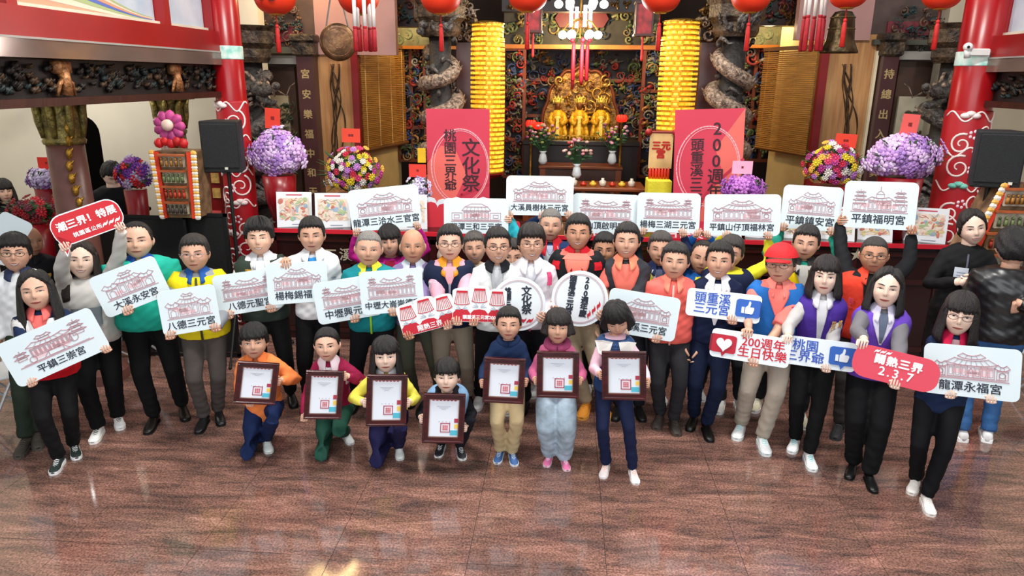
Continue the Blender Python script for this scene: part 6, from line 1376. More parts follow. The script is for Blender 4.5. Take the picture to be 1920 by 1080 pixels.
def lion_sign(key, cx, cy, w, h, ang, Y, words, label, wscale=1., n=3):
    F = plane_frame(cx, cy, w, h, ang, Y); BOARDS[key] = F; hw, hh = F['U'].length, F['V'].length
    out = [(-hw, -hh), (hw, -hh)]
    cxs = [(-.66, .86), (0, 1.0), (.66, .86)]
    for c, k in cxs[::-1]:
        for i in range(9):
            a = PI*i/8; out.append((hw*(c+.36*math.cos(a)**1 if True else 0), hh*(k-.18+.18*math.sin(a))))
    b = MB(); b.m = 0; b.prism(out[::-1], -.005, .005)
    o = frame_root('lion_head_sign', F, b, mat('#eceff0', .45, 0, .02, 3), label, 'sign', 'scalloped lion head signs')
    d = MB()
    for c, k in cxs:
        x0 = c*hw; top = hh*(k-.12); W = hw*.27
        d.m = 0; d.prism([(x0-W*.75, top-.02*hh), (x0+W*.75, top-.02*hh), (x0+W*.8, top-.14*hh), (x0-W*.8, top-.14*hh)][::-1], -.008, -.005)
        for i in range(9):
            u = (i/8-.5)*2; d.line([(x0+W*.74*u, top-.14*hh), (x0+W*(1.02-.2*abs(u)*0)*u, top-hh*.72)], W*.075, -.0058)
        d.line([(x0-W*1.05, top-hh*.72), (x0-W*.7, top-hh*.78), (x0, top-hh*.80), (x0+W*.7, top-hh*.78), (x0+W*1.05, top-hh*.72)], W*.1, -.006)
        d.m = 1
        for s in (-1, 1):
            for q in range(3): d.line([(x0+s*W*.2, top-hh*(1.0+.03*q)), (x0+s*W*(.55+.2*q), top-hh*(.84+.1*q))], W*.07, -.006)
        d.m = 0; d.prism([(x0-W*1.2, -hh*.97), (x0-W*1.2, -hh*.52), (x0-W*.8, -hh*.34), (x0, -hh*.28), (x0+W*.8, -hh*.34), (x0+W*1.2, -hh*.52), (x0+W*1.2, -hh*.97)], -.0075, -.005)
    d.build('lion_print', [REDINK, mat('#9fb0bf', .6, 0, 0, 5)], o)
    text(words, hh*.30*wscale, WHITEP, o, (0, -.0085, -hh*.74), bold=.008*hh, spacing=1.0)
    return o
lion_sign('L1', 800, 588, 106, 64, -15, 5.35, '鬧熱三界', 'scalloped red and white lion heads sign tilted upward to the right', 1.25)
lion_sign('L2', 899, 570, 100, 68, 1.5, 5.33, '頭重溪三元宮200', 'scalloped red and white lion heads sign held level beside the round sign', .8)
# framed certificates of the children
def certificate(key, cx, cy, w, h, ang, Y, label, tilt=.35):
    F = plane_frame(cx, cy, w, h, ang, Y, tilt); BOARDS[key] = F; hw, hh = F['U'].length, F['V'].length; fr = hw*.27
    r = MB()
    for (x0, x1, z0, z1) in ((-hw, hw, hh-fr, hh), (-hw, hw, -hh, -hh+fr), (-hw, -hw+fr, -hh+fr, hh-fr), (hw-fr, hw, -hh+fr, hh-fr)):
        r.box(((x0+x1)/2, 0, (z0+z1)/2), (x1-x0, .026, z1-z0))
    e = fr*.42
    for (x0, x1, z0, z1) in ((-hw, hw, hh-e, hh), (-hw, hw, -hh, -hh+e), (-hw, -hw+e, -hh+e, hh-e), (hw-e, hw, -hh+e, hh-e)):
        r.box(((x0+x1)/2, -.008, (z0+z1)/2), (x1-x0, .030, z1-z0), bev=.004)
    fm = mat('#4a0a10', .22, 0, .15, 4, spec=.6, col2='#2c0508', stretch=(1, 1, 8))
    o = frame_root('framed_certificate', F, r, fm, label, 'picture frame', 'framed certificates of the children')
    iw, ih = hw-fr, hh-fr; p = MB(); p.box((0, .004, 0), (iw*2, .006, ih*2)); p.build('paper', mat('#dfe5ee', .35, 0, .02, 3), o)
    g = MB(); q = iw*.05
    for (x0, x1, z0, z1) in ((-iw, iw, ih-q, ih), (-iw, iw, -ih, -ih+q), (-iw, -iw+q, -ih, ih), (iw-q, iw, -ih, ih)): g.box(((x0+x1)/2, -.006, (z0+z1)/2), (x1-x0, .008, z1-z0))
    g.build('inner_bead', mat('#8d6c62', .4, .4, .1, 9), o)
    b = MB(); y = -.0005
    b.m = 0; s = iw*.32; cz = -ih*.5; cx_ = iw*.12; t = s*.16
    for (x0, x1, z0, z1) in ((-s, s, s-t, s), (-s, s, -s, -s+t), (-s, -s+t, -s, s), (s-t, s, -s, s)): b.box((cx_+(x0+x1)/2, y, cz+(z0+z1)/2), (x1-x0, .002, z1-z0))
    b.m = 1; b.box((cx_, y+.0005, cz), (s*1.2, .002, s*1.2)); b.m = 0
    for i in (-1, 0, 1): b.box((cx_+i*s*.38, y-.0006, cz), (s*.08, .002, s*1.05)); b.box((cx_, y-.0006, cz+i*s*.36), (s*1.05, .002, s*.08))
    PM = [mat('#a8324a', .5, 0, 0, 5), mat('#e7b6bc', .5, 0, 0, 5), mat('#e6c354', .5, 0, 0, 5), mat('#4fb3c9', .5, 0, 0, 5), mat('#a9abb8', .5, 0, 0, 5)]
    b.build('seal_print', PM, o); b = MB(); b.m = 0; b.box((iw*.84, y, -ih*.12), (iw*.28, .002, ih*.22)); b.m = 2; b.box((iw*.84, y, -ih*.42), (iw*.24, .002, ih*.22)); b.m = 3; b.box((iw*.7, y, -ih*.76), (iw*.5, .002, ih*.26)); tag(b.build('colour_blocks', PM, o), kind='stuff'); b = MB(); b.m = 4
    for i in range(3): b.box((-iw*.02, y, ih*(.62-.07*i)), (iw*(.9-.3*i), .002, ih*.014))
    b.m = 4
    for i in range(4): b.box((-iw*.3+iw*.24*i, y, -ih*.18), (iw*.06, .002, ih*.03))
    tag(b.build('small_print', PM, o), kind='stuff'); b = MB(); b.m = 0
    for i in range(7): b.ball((-iw*.72+iw*.24*i, y, ih*.94), (iw*.10, .002, ih*.05), 8, 4)
    tag(b.build('scalloped_print', PM, o), kind='stuff')
    return o
certificate('C1', 481, 718, 78, 78, 3, 4.80, 'dark wood framed certificate held by the boy in orange')
certificate('C2', 607, 740, 71, 90, 1, 4.80, 'dark wood framed certificate held by the girl in maroon and white')
certificate('C3', 725, 750, 76, 96, 0, 4.75, 'dark wood framed certificate held by the girl in yellow')
certificate('C4', 832, 784, 78, 92, 1.5, 4.85, 'dark wood framed certificate held by the squatting boy in light blue')
certificate('C5', 945, 713, 77, 84, 3, 4.88, 'dark wood framed certificate held by the boy in the navy hoodie')
certificate('C6', 1046, 702, 79, 86, 1.5, 4.82, 'dark wood framed certificate held by the girl in the pink jacket')
certificate('C7', 1170, 704, 83, 90, 1, 4.72, 'dark wood framed certificate held by the girl in the quilted navy vest')
# ---------------------------------------------------------------- the people, left to right
G = None
CORAL = '#f0706a'
def A1x(P):
    P['patch']('yoke', cloth('#e9e4e2', .3), .13, .27, lambda t: 1.25, P['off'])
    P['patch']('hem_band', cloth('#c21422', .3), -.04, .05, lambda t: 2.2, P['off'])
person('woman with long black hair in a white, navy and red jacket over a coral polo', 62, 510, 4.80, None, 'w', 0, 'long', smile=.3, squint=.8, look=(0, 8, -3), top='#1b2a4a', insert=(CORAL, .20, .30), collar=(CORAL, .03, 0), legs='#101012', shoes=('sport', '#23302c', '#f2f2f2'), hands=(('board', 'B1', -.75, -1), ('board', 'B1', .9, -1)), feet=((112, 875), (140, 850)), long=-.24, extra=A1x, fat=1.18)
def jack_txt(t, s, col, h, a): return lambda P: chest_text(P, t, s, col, h, a)
person('young man with dark-rimmed glasses in a white jacket at the left edge', 22, 442, 5.35, None, 'm', 1, 'full', smile=1, squint=.5, look=(4, 8, 4), top='#e6e8ea', collar=('#2a3350', .02, 0), legs='#1f2a20', shoes=('sport', '#3a352e', '#4a443c'), glasses='#181818', hands=(None, None), feet=((50, 842), (68, 830)), extra=lambda P: (chest_badge(P, .19, .35, .045, ('#2f8f5a', '#f2f2f2')), chest_text(P, '桃園區', .05, '#2b2f36', .10, .3)))
person('young woman with long hair in a pale grey sweater raising the red bubble sign', 148, 455, 5.30, None, 'w', 2, 'long', '#2a1a14', smile=1, squint=.5, look=(4, 8, 4), top='#cfcbc6', legs='#0d0d0f', shoes=('sport', '#f4f4f2', '#f2f0ea', '#222222'), hands=(('board', 'B24', -.88, -1), ('board', 'B24', .78, -1)), feet=((186, 818), (222, 795)), long=-.26, fat=1.2, leg_w=1.12, extra=lambda P: P['patch']('print_panel', cloth('#8f9aa0', .2), .08, .17, lambda t: .5, P['off']))
person('stout man with receding hair in a turquoise polo shirt', 253, 418, 5.50, None, 'm', 0, 'recede', smile=.2, squint=.85, look=(0, 6, 0), top='#22b09a', sleeve=1, collar=('#1f4fa8', .03, 0), legs='#0c0c0e', shoes=('dress', '#16120f', '#0a0a0a'), hands=(('board', 'B2', -.4, -1), ('board', 'B2', .75, -1)), feet=((290, 797), (343, 776)), fat=1.38, leg_w=1.05)
person('man with thin glasses in a bright yellow vest with blue collar', 362, 442, 5.50, None, 'm', 1, 'short', '#2b2724', smile=.1, squint=.7, look=(-4, 4, 0), top='#8b8f96', vest='#ead820', collar=('#23539c', .04, 0), legs='#4b4542', shoes=('dress', '#1a1a1c', '#0a0a0a'), glasses='#9a8a8a', zipc='#3c3c22', hands=(('board', 'B3', -.8, -1), ('board', 'B3', .8, -1)), feet=((384, 797), (410, 785)), fat=1.1)
person('smiling man in a dark green vest over a white shirt', 484, 415, 5.85, None, 'm', 0, 'spike', smile=.9, squint=.9, look=(-2, 8, 0), top='#dfe2e6', vest='#2f3b34', insert=('#e6e8ea', .17, .35), collar=('#c9ccd2', .05, 0), legs='#0f0f11', shoes=('dress', '#121212', '#0a0a0a'), hands=(('board', 'B4', -.7, -1), ('board', 'B4', .6, -1)), feet=((505, 758), (546, 752)), extra=lambda P: P['patch']('gold_facing', cloth('#c89a3c', .2), .20, .25, lambda t: .30+.2*t, P['off']+.001))
person('man in a white zip jacket with one hand on the top of his sign', 583, 409, 5.85, None, 'm', 1, 'short', smile=.2, squint=.85, look=(0, 2, 0), top='#e4e7ea', insert=('#2f86c8', .22, .16), collar=('#dfe3e6', .03, 0), legs='#0d0d10', shoes=('dress', '#121212', '#0a0a0a'), hands=(('board', 'B5', -.3, 1), ('board', 'B5', .8, -1)), feet=((580, 762), (622, 765)), extra=lambda P: [P['patch']('sleeve_stripe', mat('#9aa6b4', .7, 0, 0, 5), .12+.02*i, .128+.02*i, lambda t: .10, P['off'], ac=.8) for i in range(4)])
person('elderly man with shaved grey hair in a teal jacket with lime collar', 690, 434, 5.75, None, 'm', 1, 'crew', '#8d8a86', smile=.2, squint=.9, look=(2, 4, 4), top='#17838c', insert=('#dfe24a', .18, .38), inner=('#c08060', .25, .18), collar=('#e6e640', .05, 0), legs='#14161c', shoes=('dress', '#151515', '#0a0a0a'), hands=(('board', 'B6', .1, -1), ('board', 'B7', .0, -1)), fat=1.15, zipc='#9ad02a', feet=((668, 762), (712, 760)))
person('woman with short dark hair in a magenta jacket raising the 龍潭三洽水三官宮 sign', 730, 424, 6.35, None, 'w', 1, 'bang', '#1c1413', smile=.8, squint=.6, look=(0, 4, -4), top='#a81878', insert=('#8a1030', .18, .25), legs='#1a1a1e', hands=(('board', 'B10', -.90, -1), ('board', 'B10', .86, -1)), long=-.10)
person('bald elderly man in a lavender jacket over a pale collared shirt', 773, 430, 5.90, None, 'm', 3, 'bald', '#b9b6b2', smile=.5, squint=.6, look=(3, 6, 0), top='#8a7aa8', insert=('#cfd4de', .14, .50), collar=('#cdd6e2', .05, 0), legs='#4b4e42', shoes=('dress', '#1a1612', '#0a0a0a'), hands=(('board', 'B7', .75, -1), ('board', 'L1', -.8, -1)), feet=((776, 752), (826, 748)))
def navyvest(P):
    chest_text(P, '桃園市', .032, '#e8ecf2', .19, -.66); chest_text(P, '中壢區', .032, '#e8ecf2', .19, -.46); chest_badge(P, .20, .50, .012, ('#f4f4f4', '#f4f4f4'))
person('man with black hair and glasses in a navy vest with orange collar and pink sleeves', 843, 424, 5.85, None, 'm', 0, 'short', smile=.4, squint=.7, look=(2, 6, 0), top='#e0a4b4', vest='#18223c', insert=('#e0a0a8', .20, .22), collar=('#e8982a', .06, 0), legs='#8e8272', shoes=('dress', '#2a211a', '#0a0a0a'), glasses='#3a3434', zipc='#8e96a6', hands=(('board', 'L1', .6, -1), ('board', 'L2', -.8, -1)), feet=((838, 757), (878, 757)), extra=navyvest)
person('plump smiling person with grey hair behind the man in the navy vest', 890, 436, 6.40, None, 'w', 1, 'short', '#5d5752', smile=1, squint=.9, look=(0, 4, -4), top='#b8a898', legs='#22242a', hands=(('board', 'B11', -.85, -1), ('board', 'B11', .8, -1)), fat=1.05)
person('man with black-rimmed glasses in a white bomber jacket', 933, 429, 5.75, None, 'm', 1, 'short', smile=.8, squint=.6, look=(6, 6, 0), top='#e8eceb', insert=('#b9bcc0', .10, .20), collar=('#15181f', .01, 0), legs='#101012', shoes=('sport', '#e8e8e6', '#f2f2f2'), glasses='#1a1a1a', hands=(('board', 'L2', -.2, -1), ('board', 'L2', .7, -1)), feet=((900, 757), (945, 765)))
person('person in a turquoise jacket mostly hidden behind the white bomber jacket', 962, 450, 6.35, None, 'm', 1, 'short', '#2b2622', smile=.2, top='#2a9fae', legs='#1a1c22', hands=(('board', 'B11', 1, -.2), ('board', 'B12', -.88, -1)))
person('grey haired man in a navy jacket with red collar raising the highest sign', 1033, 392, 6.45, None, 'm', 1, 'crew', '#7b7773', smile=.1, squint=.8, look=(2, 4, 3), top='#1c3560', insert=('#c9ced8', .17, .36), inner=('#aab4cc', .25, .12), collar=('#c3202e', .06, 0), legs='#1b1e26', hands=(('board', 'B12', .1, -1), ('board', 'B12', .9, -1)))
person('smiling man with glasses in a white jacket trimmed with pink', 997, 424, 5.80, None, 'm', 1, 'full', '#1f1512', smile=1, squint=.7, look=(4, 6, 0), top='#e3dfe6', insert=('#d7d6de', .20, .30), collar=('#e9e6ec', .04, 0), legs='#15161c', shoes=('dress', '#20242a', '#0a0a0a'), glasses='#6a5a52', zipc='#d45a86', hands=(('board', 'R1', -.8, -.6, (.8, .6)), ('board', 'R1', .85, -.52, (-.85, .5))), feet=((985, 765), (1020, 770)), extra=lambda P: [P['patch']('pink_trim', cloth('#e0507c', .1), .20, .262, lambda t: .10, P['off'], ac=s*.75) for s in (-1, 1)])
person('tall man in the centre with a black vest with red collar over a coral shirt', 1085, 404, 5.95, None, 'm', 3, 'short', '#151212', smile=.9, squint=.8, look=(0, 6, 0), top='#ef7468', sleeve=.4, vest='#16181c', insert=('#ef7e6c', .12, .42), collar=('#c41c2a', .09, 0), legs='#b3a488', shoes=('sport', '#e8962e', '#f0a848'), hands=(('board', 'R2', -.8, -.6, (.8, .6)), ('board', 'R2', .85, -.52, (-.85, .5))), feet=((1098, 772), (1130, 772)), extra=lambda P: (P['patch']('inner_collar', cloth('#f08070', .1), .275, .30, lambda t: .5, P['off']+.004), P['patch']('red_facing', cloth('#c41c2a', .2), .225, .262, lambda t: .18, P['off'], ac=-.75), P['patch']('red_facing', cloth('#c41c2a', .2), .225, .262, lambda t: .18, P['off'], ac=.75)))
person('dark faced person in a blue and black jacket behind the centre pair', 1134, 438, 6.50, None, 'm', 3, 'short', '#15110f', smile=.1, squint=.6, look=(0, 2, 2), top='#1c2630', insert=('#c8c04a', .22, .10), legs='#1a1c22', hands=(('board', 'B13', -.5, -1), ('board', 'B13', .9, -1)))
person('older man smiling in a charcoal suit jacket over a coral shirt', 1177, 420, 5.95, None, 'm', 1, 'short', '#1c1816', smile=1, squint=.9, look=(-2, 6, 0), top='#33353b', insert=('#f07a6a', .06, .55), collar=('#f08a6a', .03, 0), legs='#1d1f26', shoes=('dress', '#141414', '#0a0a0a'), hands=(None, ('board', 'B18', -.4, -1)), feet=((1160, 775), (1196, 775)))
person('man in a yellow and navy vest raising the 楊梅三湖三元宮 sign', 1240, 436, 6.35, None, 'm', 1, 'short', '#4a4441', smile=.5, squint=.9, look=(-3, 2, 0), top='#1f2a50', vest='#e6dc3c', insert=('#dcd8cc', .16, .28), inner=('#4a5068', .2, .10), collar=('#1f2a50', .04, 0), legs='#22242a', hands=(('board', 'B14', -.8, -1), ('board', 'B14', .5, -1)))
person('stocky man in a coral polo shirt with bare forearms', 1268, 457, 5.80, None, 'm', 1, 'short', '#2a2623', smile=0, squint=.8, look=(-3, 6, 2), top='#ee6b62', sleeve=.4, collar=('#f28a74', .05, 0), legs='#2a2a2e', shoes=('sport', '#38302c', '#4c4038'), hands=(('board', 'B18', .5, -1), None), feet=((1237, 793), (1262, 803)), fat=1.12, zipc='#f6a89a')
person('man with receding hair in a blue jacket with yellow trim, arm raised', 1318, 452, 6.45, None, 'm', 1, 'recede', '#2a2623', smile=.2, squint=.7, look=(0, 0, 6), top='#1c62b4', insert=('#e0dc40', .10, .22), legs='#1f2228', hands=(('board', 'B14', .95, -1), ('board', 'B15', -.9, -1)))
person('smiling man in a navy suit with an open white shirt', 1352, 455, 5.75, None, 'm', 1, 'short', '#181412', smile=1, squint=.6, look=(-6, 6, 0), top='#131e3c', insert=('#dfe2ea', .08, .50), collar=('#eceef2', .06, 0), legs='#101a34', shoes=('dress', '#141210', '#0a0a0a'), hands=(None, ('board', 'B19', .3, -1)), feet=((1300, 795), (1323, 812)))
person('man in a navy and yellow jacket raising his arm behind the navy suit', 1372, 443, 6.30, None, 'm', 1, 'short', '#3c3633', smile=.3, squint=.9, look=(-10, 0, 8), top='#e2dc34', vest='#1a2340', legs='#22242a', shoes=('sport', '#e8e4de', '#f2f2f2'), hands=(('board', 'B15', -.4, -1), ('board', 'B15', .72, -1)), feet=((1352, 765), (1384, 765)), fat=1.1)
def bluevest(P):
    chest_badge(P, .205, .42, .018, ('#d42a48', '#3050c0')); chest_text(P, '社區', .042, '#c9a878', .14, .42); chest_text(P, '理事長', .036, '#c9a878', .14, .66)
person('man in a red cap and glasses wearing a bright blue vest over coral', 1468, 462, 5.65, None, 'm', 1, 'short', '#2a2623', smile=.3, squint=.6, look=(-14, 6, -4), top='#f0776e', sleeve=.4, vest='#2468b4', insert=('#f0776e', .16, .32), collar=('#f28a7e', .05, 0), cap='#c81c24', glasses='#5a5052', legs='#a59a8c', shoes=('sport', '#f0f2f2', '#dfe8e8', '#a8d8d8'), hands=(('board', 'B20', -.1, 1), ('board', 'B20', .15, -1)), feet=((1388, 812), (1428, 838)), fat=1.08, zipc='#1a4e90', extra=bluevest, leg_w=1.1)
person('man in a bright yellow vest raising the 平鎮鎮安宮 sign', 1515, 424, 6.20, None, 'm', 1, 'short', '#211d1b', smile=.4, squint=.8, look=(-6, 2, 2), top='#2a9a86', vest='#f0cf12', insert=('#b9b6ae', .18, .28), collar=('#2b2b2b', .06, 0), legs='#22242a', shoes=('sport', '#e0d8b8', '#f2f2f2'), hands=(('board', 'B16', -.9, -1), ('board', 'B16', .8, -1)), feet=((1420, 762), (1500, 790)), zipc='#8a7a2a', extra=lambda P: chest_text(P, '平鎮區', .03, '#b8860b', .15, .4))
person('woman with bobbed dark hair in a purple vest and pale grey sleeves', 1552, 484, 5.50, None, 'w', 2, 'bob', '#1d1314', smile=.3, squint=.3, look=(-6, 6, 0), top='#bdbab8', vest='#4a2f8e', insert=('#c9c8cc', .04, .16), collar=('#d8d6dc', .05, 0), legs='#0b0b0d', shoes=('sport', '#f2f4f4', '#e6ecec', '#7fc8cc'), hands=(('board', 'B20', .9, 1), ('board', 'B21', .3, -1)), feet=((1490, 838), (1515, 868)), long=-.13, extra=lambda P: (chest_text(P, '里長張', .042, '#d8a850', .16, .42), chest_text(P, '桃園市', .036, '#d8a850', .17, .70)))
person('man with crew cut and glasses in an orange red vest, one arm raised', 1643, 445, 5.95, None, 'm', 3, 'crew', '#3a3532', smile=0, squint=.6, look=(0, 4, 0), top='#17181c', vest='#e0402c', insert=('#16161a', .05, .18), collar=('#e24a34', .04, 0), legs='#3a3734', shoes=('sport', '#2a2a2c', '#3c3c3c'), glasses='#2a2626', hands=(('board', 'B17', -1, -.75), ('board', 'B17', .95, -1)), feet=((1572, 812), (1606, 795)), fat=1.08, extra=lambda P: chest_text(P, '義工', .05, '#e0506a', .16, -.5))
def purp(P):
    chest_badge(P, .20, -.55, .030, ('#e6e2d8', '#d8cfa0')); chest_text(P, '郭淑', .055, '#e9e4f2', .17, .48); chest_text(P, '桃園市', .036, '#e9e4f2', .18, .76)
person('woman with a sideways fringe in a violet vest with dark grey sleeves', 1668, 505, 5.20, None, 'w', 2, 'part', '#171214', smile=.4, squint=.8, look=(-6, 8, 2), top='#6f6d72', vest='#6a45b8', insert=('#cfcbe0', .15, .35), inner=('#5a6478', .16, .10), collar=('#d6d0e8', .05, 0), legs='#0b0b0e', shoes=('dress', '#0f0f10', '#0a0a0a'), hands=(('board', 'B22', -.85, 1), ('board', 'B22', .1, -1)), feet=((1598, 885), (1628, 906)), extra=purp, fat=1.05, leg_w=1.15)
P_ = PEOPLE['woman with a sideways fringe in a violet vest with dark grey sleeves']; cb_ = MB(P_['Mhd']); curtain(cb_, -.15, 55, .015, .022, seed=3); cb_.build('hair', mat('#171214', .45, 0, .25, 30, .5, 60, spec=.5, stretch=(6, 6, 1)), P_['root'], smooth=True)
person('woman in glasses with dark bobbed hair, red and navy jacket and black leggings', 1806, 552, 4.92, onz(1725, 925).x+.05, 'w', 2, 'bang', '#1d1415', smile=.2, squint=.5, look=(-4, 4, 3), top='#182848', insert=('#c49aa0', .14, .34), collar=('#c81c48', .07, 0), glasses='#4a3a3c', legs='#0c0c10', shoes=('sport', '#efeae6', '#e6e0da'), hands=(('board', 'B23', -.4, -1), ('board', 'B23', .45, -1)), feet=((1715, 915), (1735, 950)), long=-.16, hem=.05)
person('woman in a black coat with a name tag and clasped hands', 1828, 395, 6.15, None, 'w', 2, 'part', '#1c1413', smile=1, squint=.8, look=(10, 0, -12), top='#141416', insert=None, legs='#121214', shoes=('dress', '#141414', '#0a0a0a'),
       hands=(('at', at(1800, 528, 5.85), (1, -.1, -.35), (0, 1, .2), 30, (-.8, .3, -.7)), ('at', at(1836, 522, 5.86), (-1, -.1, -.35), (0, 1, .2), 40, (.8, .3, -.7))), hem=.25, extra=lambda P: (P['patch']('lanyard', mat('#4a4a5a', .6, 0, 0, 5), .17, .27, lambda t: .02, P['off'])))
P_ = list(PEOPLE.values())[-1]; p_, R_ = chest_frame(P_, .18, -.12, .03); tb_ = MB(Matrix.Translation(p_) @ R_.to_4x4()); tb_.m = 0; tb_.box((0, 0, 0), (.10, .004, .14)); tb_.m = 1
for i in range(3): tb_.box((0, -.003, .03-.025*i), (.06, .002, .006))
tb_.build('name_tag', [mat('#cfd6e0', .3, 0, .02, 4), mat('#9aa3b4', .5, 0, 0, 5)], P_['root'])
person('person turned away in a glossy black leather jacket and blue jeans at the right edge', 1908, 432, 5.75, None, 'm', 1, 'full', '#141114', smile=0, facing=165, look=(0, -14, 0), top=mat('#101012', .34, 0, .1, 6, .35, 5, spec=.6), legs=mat('#2f5f96', .75, 0, .15, 9, .4, 20), shoes=('sport', '#e8e8e8', '#ffffff'), fat=1.2, hands=(('at', at(1905, 566, 5.55), (.3, .2, -1), (0, 1, 0), 40), None))
person('dark haired person in black looking down beside the left stone column', 207, 303, 7.6, None, 'm', 2, 'full', '#0f0d0c', smile=0, squint=.9, look=(25, -38, 0), top='#0e0e10', legs='#101012', lean=-.04)
person('bald old man in a black jacket with gold embroidery at the left', 50, 424, 6.35, None, 'm', 3, 'bald', '#8a8580', smile=.2, squint=.8, look=(35, 0, 0), top='#15161a', legs='#141416', collar=('#1a1a1e', .03, 0), fat=1.15, extra=lambda P: [P['patch']('gold_embroidery', cloth('#c89a4a', .3), .12, .20, lambda t: .06+.04*math.sin(t*9), P['off'], ac=a) for a in (-.5, .1, .6)])
person('person in dark clothes cut off by the left edge among the flowers', 4, 338, 7.9, None, 'w', 0, 'bang', '#15110f', smile=.2, look=(20, 0, 0), top='#101014', legs='#101012')
# children
person('kneeling boy in an orange jacket and navy track trousers', 474, 609, 5.02, None, 'm', 1, 'bowl', '#0f0c0b', smile=.1, squint=.6, look=(0, 8, 0), child=True, H=1.38, pose='kneel', headh=.215, top='#f0874a', legs='#14244c', collar=('#ee7f44', .02, 0), shoes=('sport', '#e8ecea', '#cfd6d2'), hands=(('board', 'C1', -.2, -1), ('board', 'C1', 1, .1)), pelvis=(.02, .10, .38), feet=((-2.55, 5.60, 0), (500, 838)), kne=((-.12, -.16, .075, (75, 0)), (.10, -.24, .38, (0, 10))), fat=1.05, hem=.05)
person('kneeling girl in a maroon and white jacket and green track trousers', 612, 615, 5.05, None, 'w', 0, 'tied', '#14100f', smile=.2, squint=.4, look=(-4, 6, -2), child=True, H=1.38, pose='kneel', headh=.21, top='#8e1840', collar=('#e8d4dc', .06, 0), legs='#1f4a3c', shoes=('sport', '#dfe2e0', '#cfcfcf'), hands=(('board', 'C2', -.95, -1), ('board', 'C2', 1, .75)), pelvis=(.02, .12, .37), feet=((-1.95, 5.62, 0), (648, 824)), kne=((-.09, -.16, .075, (75, 0)), (.06, -.22, .30, (0, 20))), insert=('#e6e0e4', .2, .3), fat=1.05, extra=lambda P: [P['patch']('white_yoke', cloth('#e6d2dc', .2), .17, .25, lambda t: .16, P['off'], ac=s*1.05) for s in (-1, 1)])
person('kneeling girl with long black hair in a yellow sweater', 722, 634, 4.98, None, 'w', 2, 'longbang', '#120e0e', smile=.2, squint=.4, look=(2, 8, 0), child=True, H=1.40, pose='kneel', headh=.215, top='#e9dc58', insert=('#e8e6ea', .2, .3), inner=('#3a4a8a', .22, .12), collar=('#eceaf0', .04, 0), legs='#1c1a42', shoes=('sport', '#eef0ee', '#dfe2e0'), hands=(('board', 'C3', -1, -.15), ('board', 'C3', 1, -.15)), pelvis=(.0, .10, .37), feet=((-1.35, 5.50, 0), (748, 850)), kne=((-.10, -.16, .075, (75, 0)), (.10, -.20, .38, (0, 5))), long=-.25, fat=1.05)
person('squatting boy in a light blue shirt over black sleeves', 838, 673, 5.02, None, 'm', 2, 'bowl', '#120e0d', smile=.2, squint=.8, look=(-2, 10, 0), child=True, H=1.30, pose='squat', headh=.205, top='#1a1a20', vest='#8fb8e0', legs='#1c1c24', shoes=('sport', '#26262c', '#e6e6e6'), hands=(('board', 'C4', -1, -.1), ('board', 'C4', 1, -.4)), pelvis=(0, .16, .26), feet=((828, 845), (862, 850)), kne=((-.16, -.10, .40), (.17, -.10, .40)), lean=-.02)
def hoodp(P):
    P['patch']('chest_print', cloth('#8a6a60', .2), .13, .18, lambda t: .75, P['off']); P['patch']('red_print', cloth('#b84a3a', .2), .11, .13, lambda t: .6, P['off'])
    h = MB(); T = P['T']; sc = P['scale']; tk = P['tk']
    h.tube([T @ Vector((math.sin(a)*.056*sc, -math.cos(a)*.05*sc, (.292+.012*math.cos(a)*-1)*sc*tk)) for a in [2*PI*k/18 for k in range(19)]], [.022*sc]*19, 8, False); h.build('hood', P['root'].children[2].data.materials[0] if False else cloth(P['hoodc'] if 'hoodc' in P else '#182a4c'), P['root'], smooth=True)
person('standing boy in a navy hoodie and khaki trousers', 954, 577, 5.20, None, 'm', 1, 'short', '#14100e', smile=.2, squint=.8, look=(0, 8, 0), child=True, top='#182a4c', legs='#b7a27c', shoes=('sport', '#3a6098', '#dfe6ea', '#cfd8e0'), hands=(('board', 'C5', -1, -.25), ('board', 'C5', 1, -.1)), feet=((938, 858), (960, 862)), extra=hoodp, leg_w=1.15)
def pink(P):
    P['hoodc'] = '#a84a72'; hoodp_only(P)
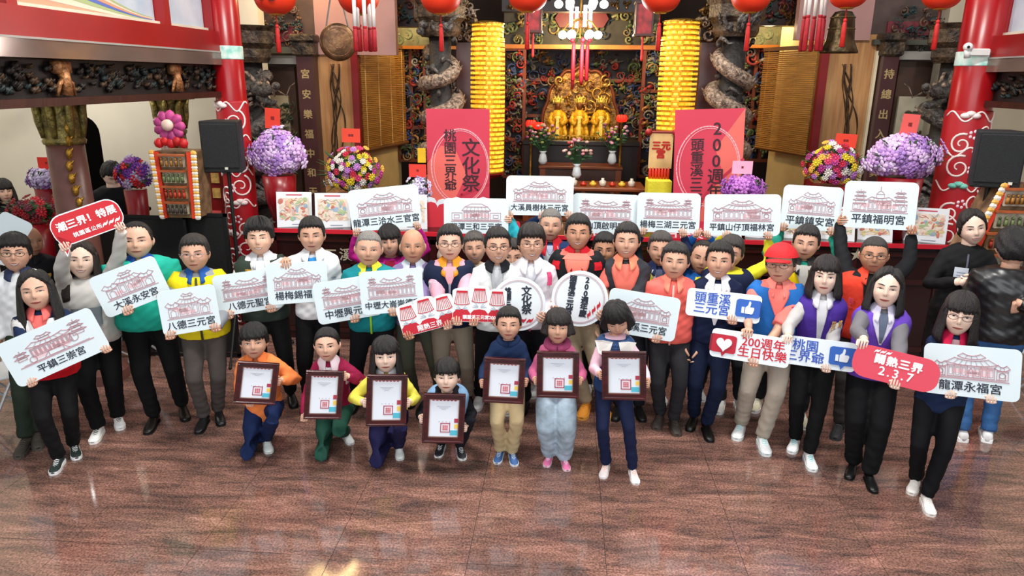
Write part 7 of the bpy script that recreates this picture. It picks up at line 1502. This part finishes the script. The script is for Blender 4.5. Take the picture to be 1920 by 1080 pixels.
def hoodp_only(P):
    h = MB(); T = P['T']; sc = P['scale']; tk = P['tk']
    h.tube([T @ Vector((math.sin(a)*.060*sc, -math.cos(a)*.052*sc, (.290-.012*math.cos(a))*sc*tk)) for a in [2*PI*k/18 for k in range(19)]], [.026*sc]*19, 8, False); h.build('hood', cloth(P['hoodc']), P['root'], smooth=True)
    for s in (-1, 1): P['patch']('pale_panel', cloth('#e2b4c6', .2), .14, .25, lambda t: .16, P['off'], ac=s*.75)
person('standing girl in a pink and mauve jacket and faded wide jeans', 1047, 582, 5.12, None, 'w', 1, 'bang', '#1f1614', smile=.5, squint=.7, look=(0, 8, 0), child=True, top='#b4587e', legs=mat('#a9bccb', .8, 0, .18, 10, .4, 20), shoes=('sport', '#e878a8', '#f6d8e0', '#ffffff'), hands=(('board', 'C6', -1, -.35), ('board', 'C6', 1, -.3)), feet=((1030, 865), (1058, 872)), extra=pink, leg_w=1.45, fat=1.1, long=-.05)
def quilt(P):
    for s in (-1, 1):
        b = MB(); T = P['T']; sc = P['scale']; tk = P['tk']
        pts = [(s*.012, .296), (s*.070, .300), (s*.115, .275), (s*.085, .215), (s*.050, .205), (s*.020, .245)]
        vs = []
        for lay in (0, .006):
            for x, h in pts:
                a = math.asin(max(-1, min(1, x/.125))); p = P['tor'](min(h, .262), a, P['off']+.012-lay); p.z += max(0, h-.262)*sc*.7; vs.append(p)
        n = len(pts); b.add(vs, [tuple(range(n)) if s > 0 else tuple(range(n))[::-1], tuple(range(n, 2*n))[::-1] if s > 0 else tuple(range(n, 2*n))]+[(i, i+n, (i+1) % n+n, (i+1) % n) for i in range(n)]); b.build('collar', cloth('#eeeae4', .1), P['root'])
person('standing girl with bowed head in a quilted navy vest and wide white collar', 1158, 565, 5.08, None, 'w', 1, 'bang', '#0f0c0c', smile=0, squint=.9, look=(4, -22, -10), child=True, top='#e6bccb', vest=mat('#1f4474', .45, 0, .1, 8, .8, 14, stretch=(.3, .3, 2.2)), legs='#151d3c', shoes=('sport', '#f0e6e4', '#f6f0ee', '#f0b8a8'), hands=(('board', 'C7', -1, -.05), ('board', 'C7', 1, -.35)), feet=((1136, 885), (1186, 895)), extra=quilt, long=-.06, leg_w=.92)
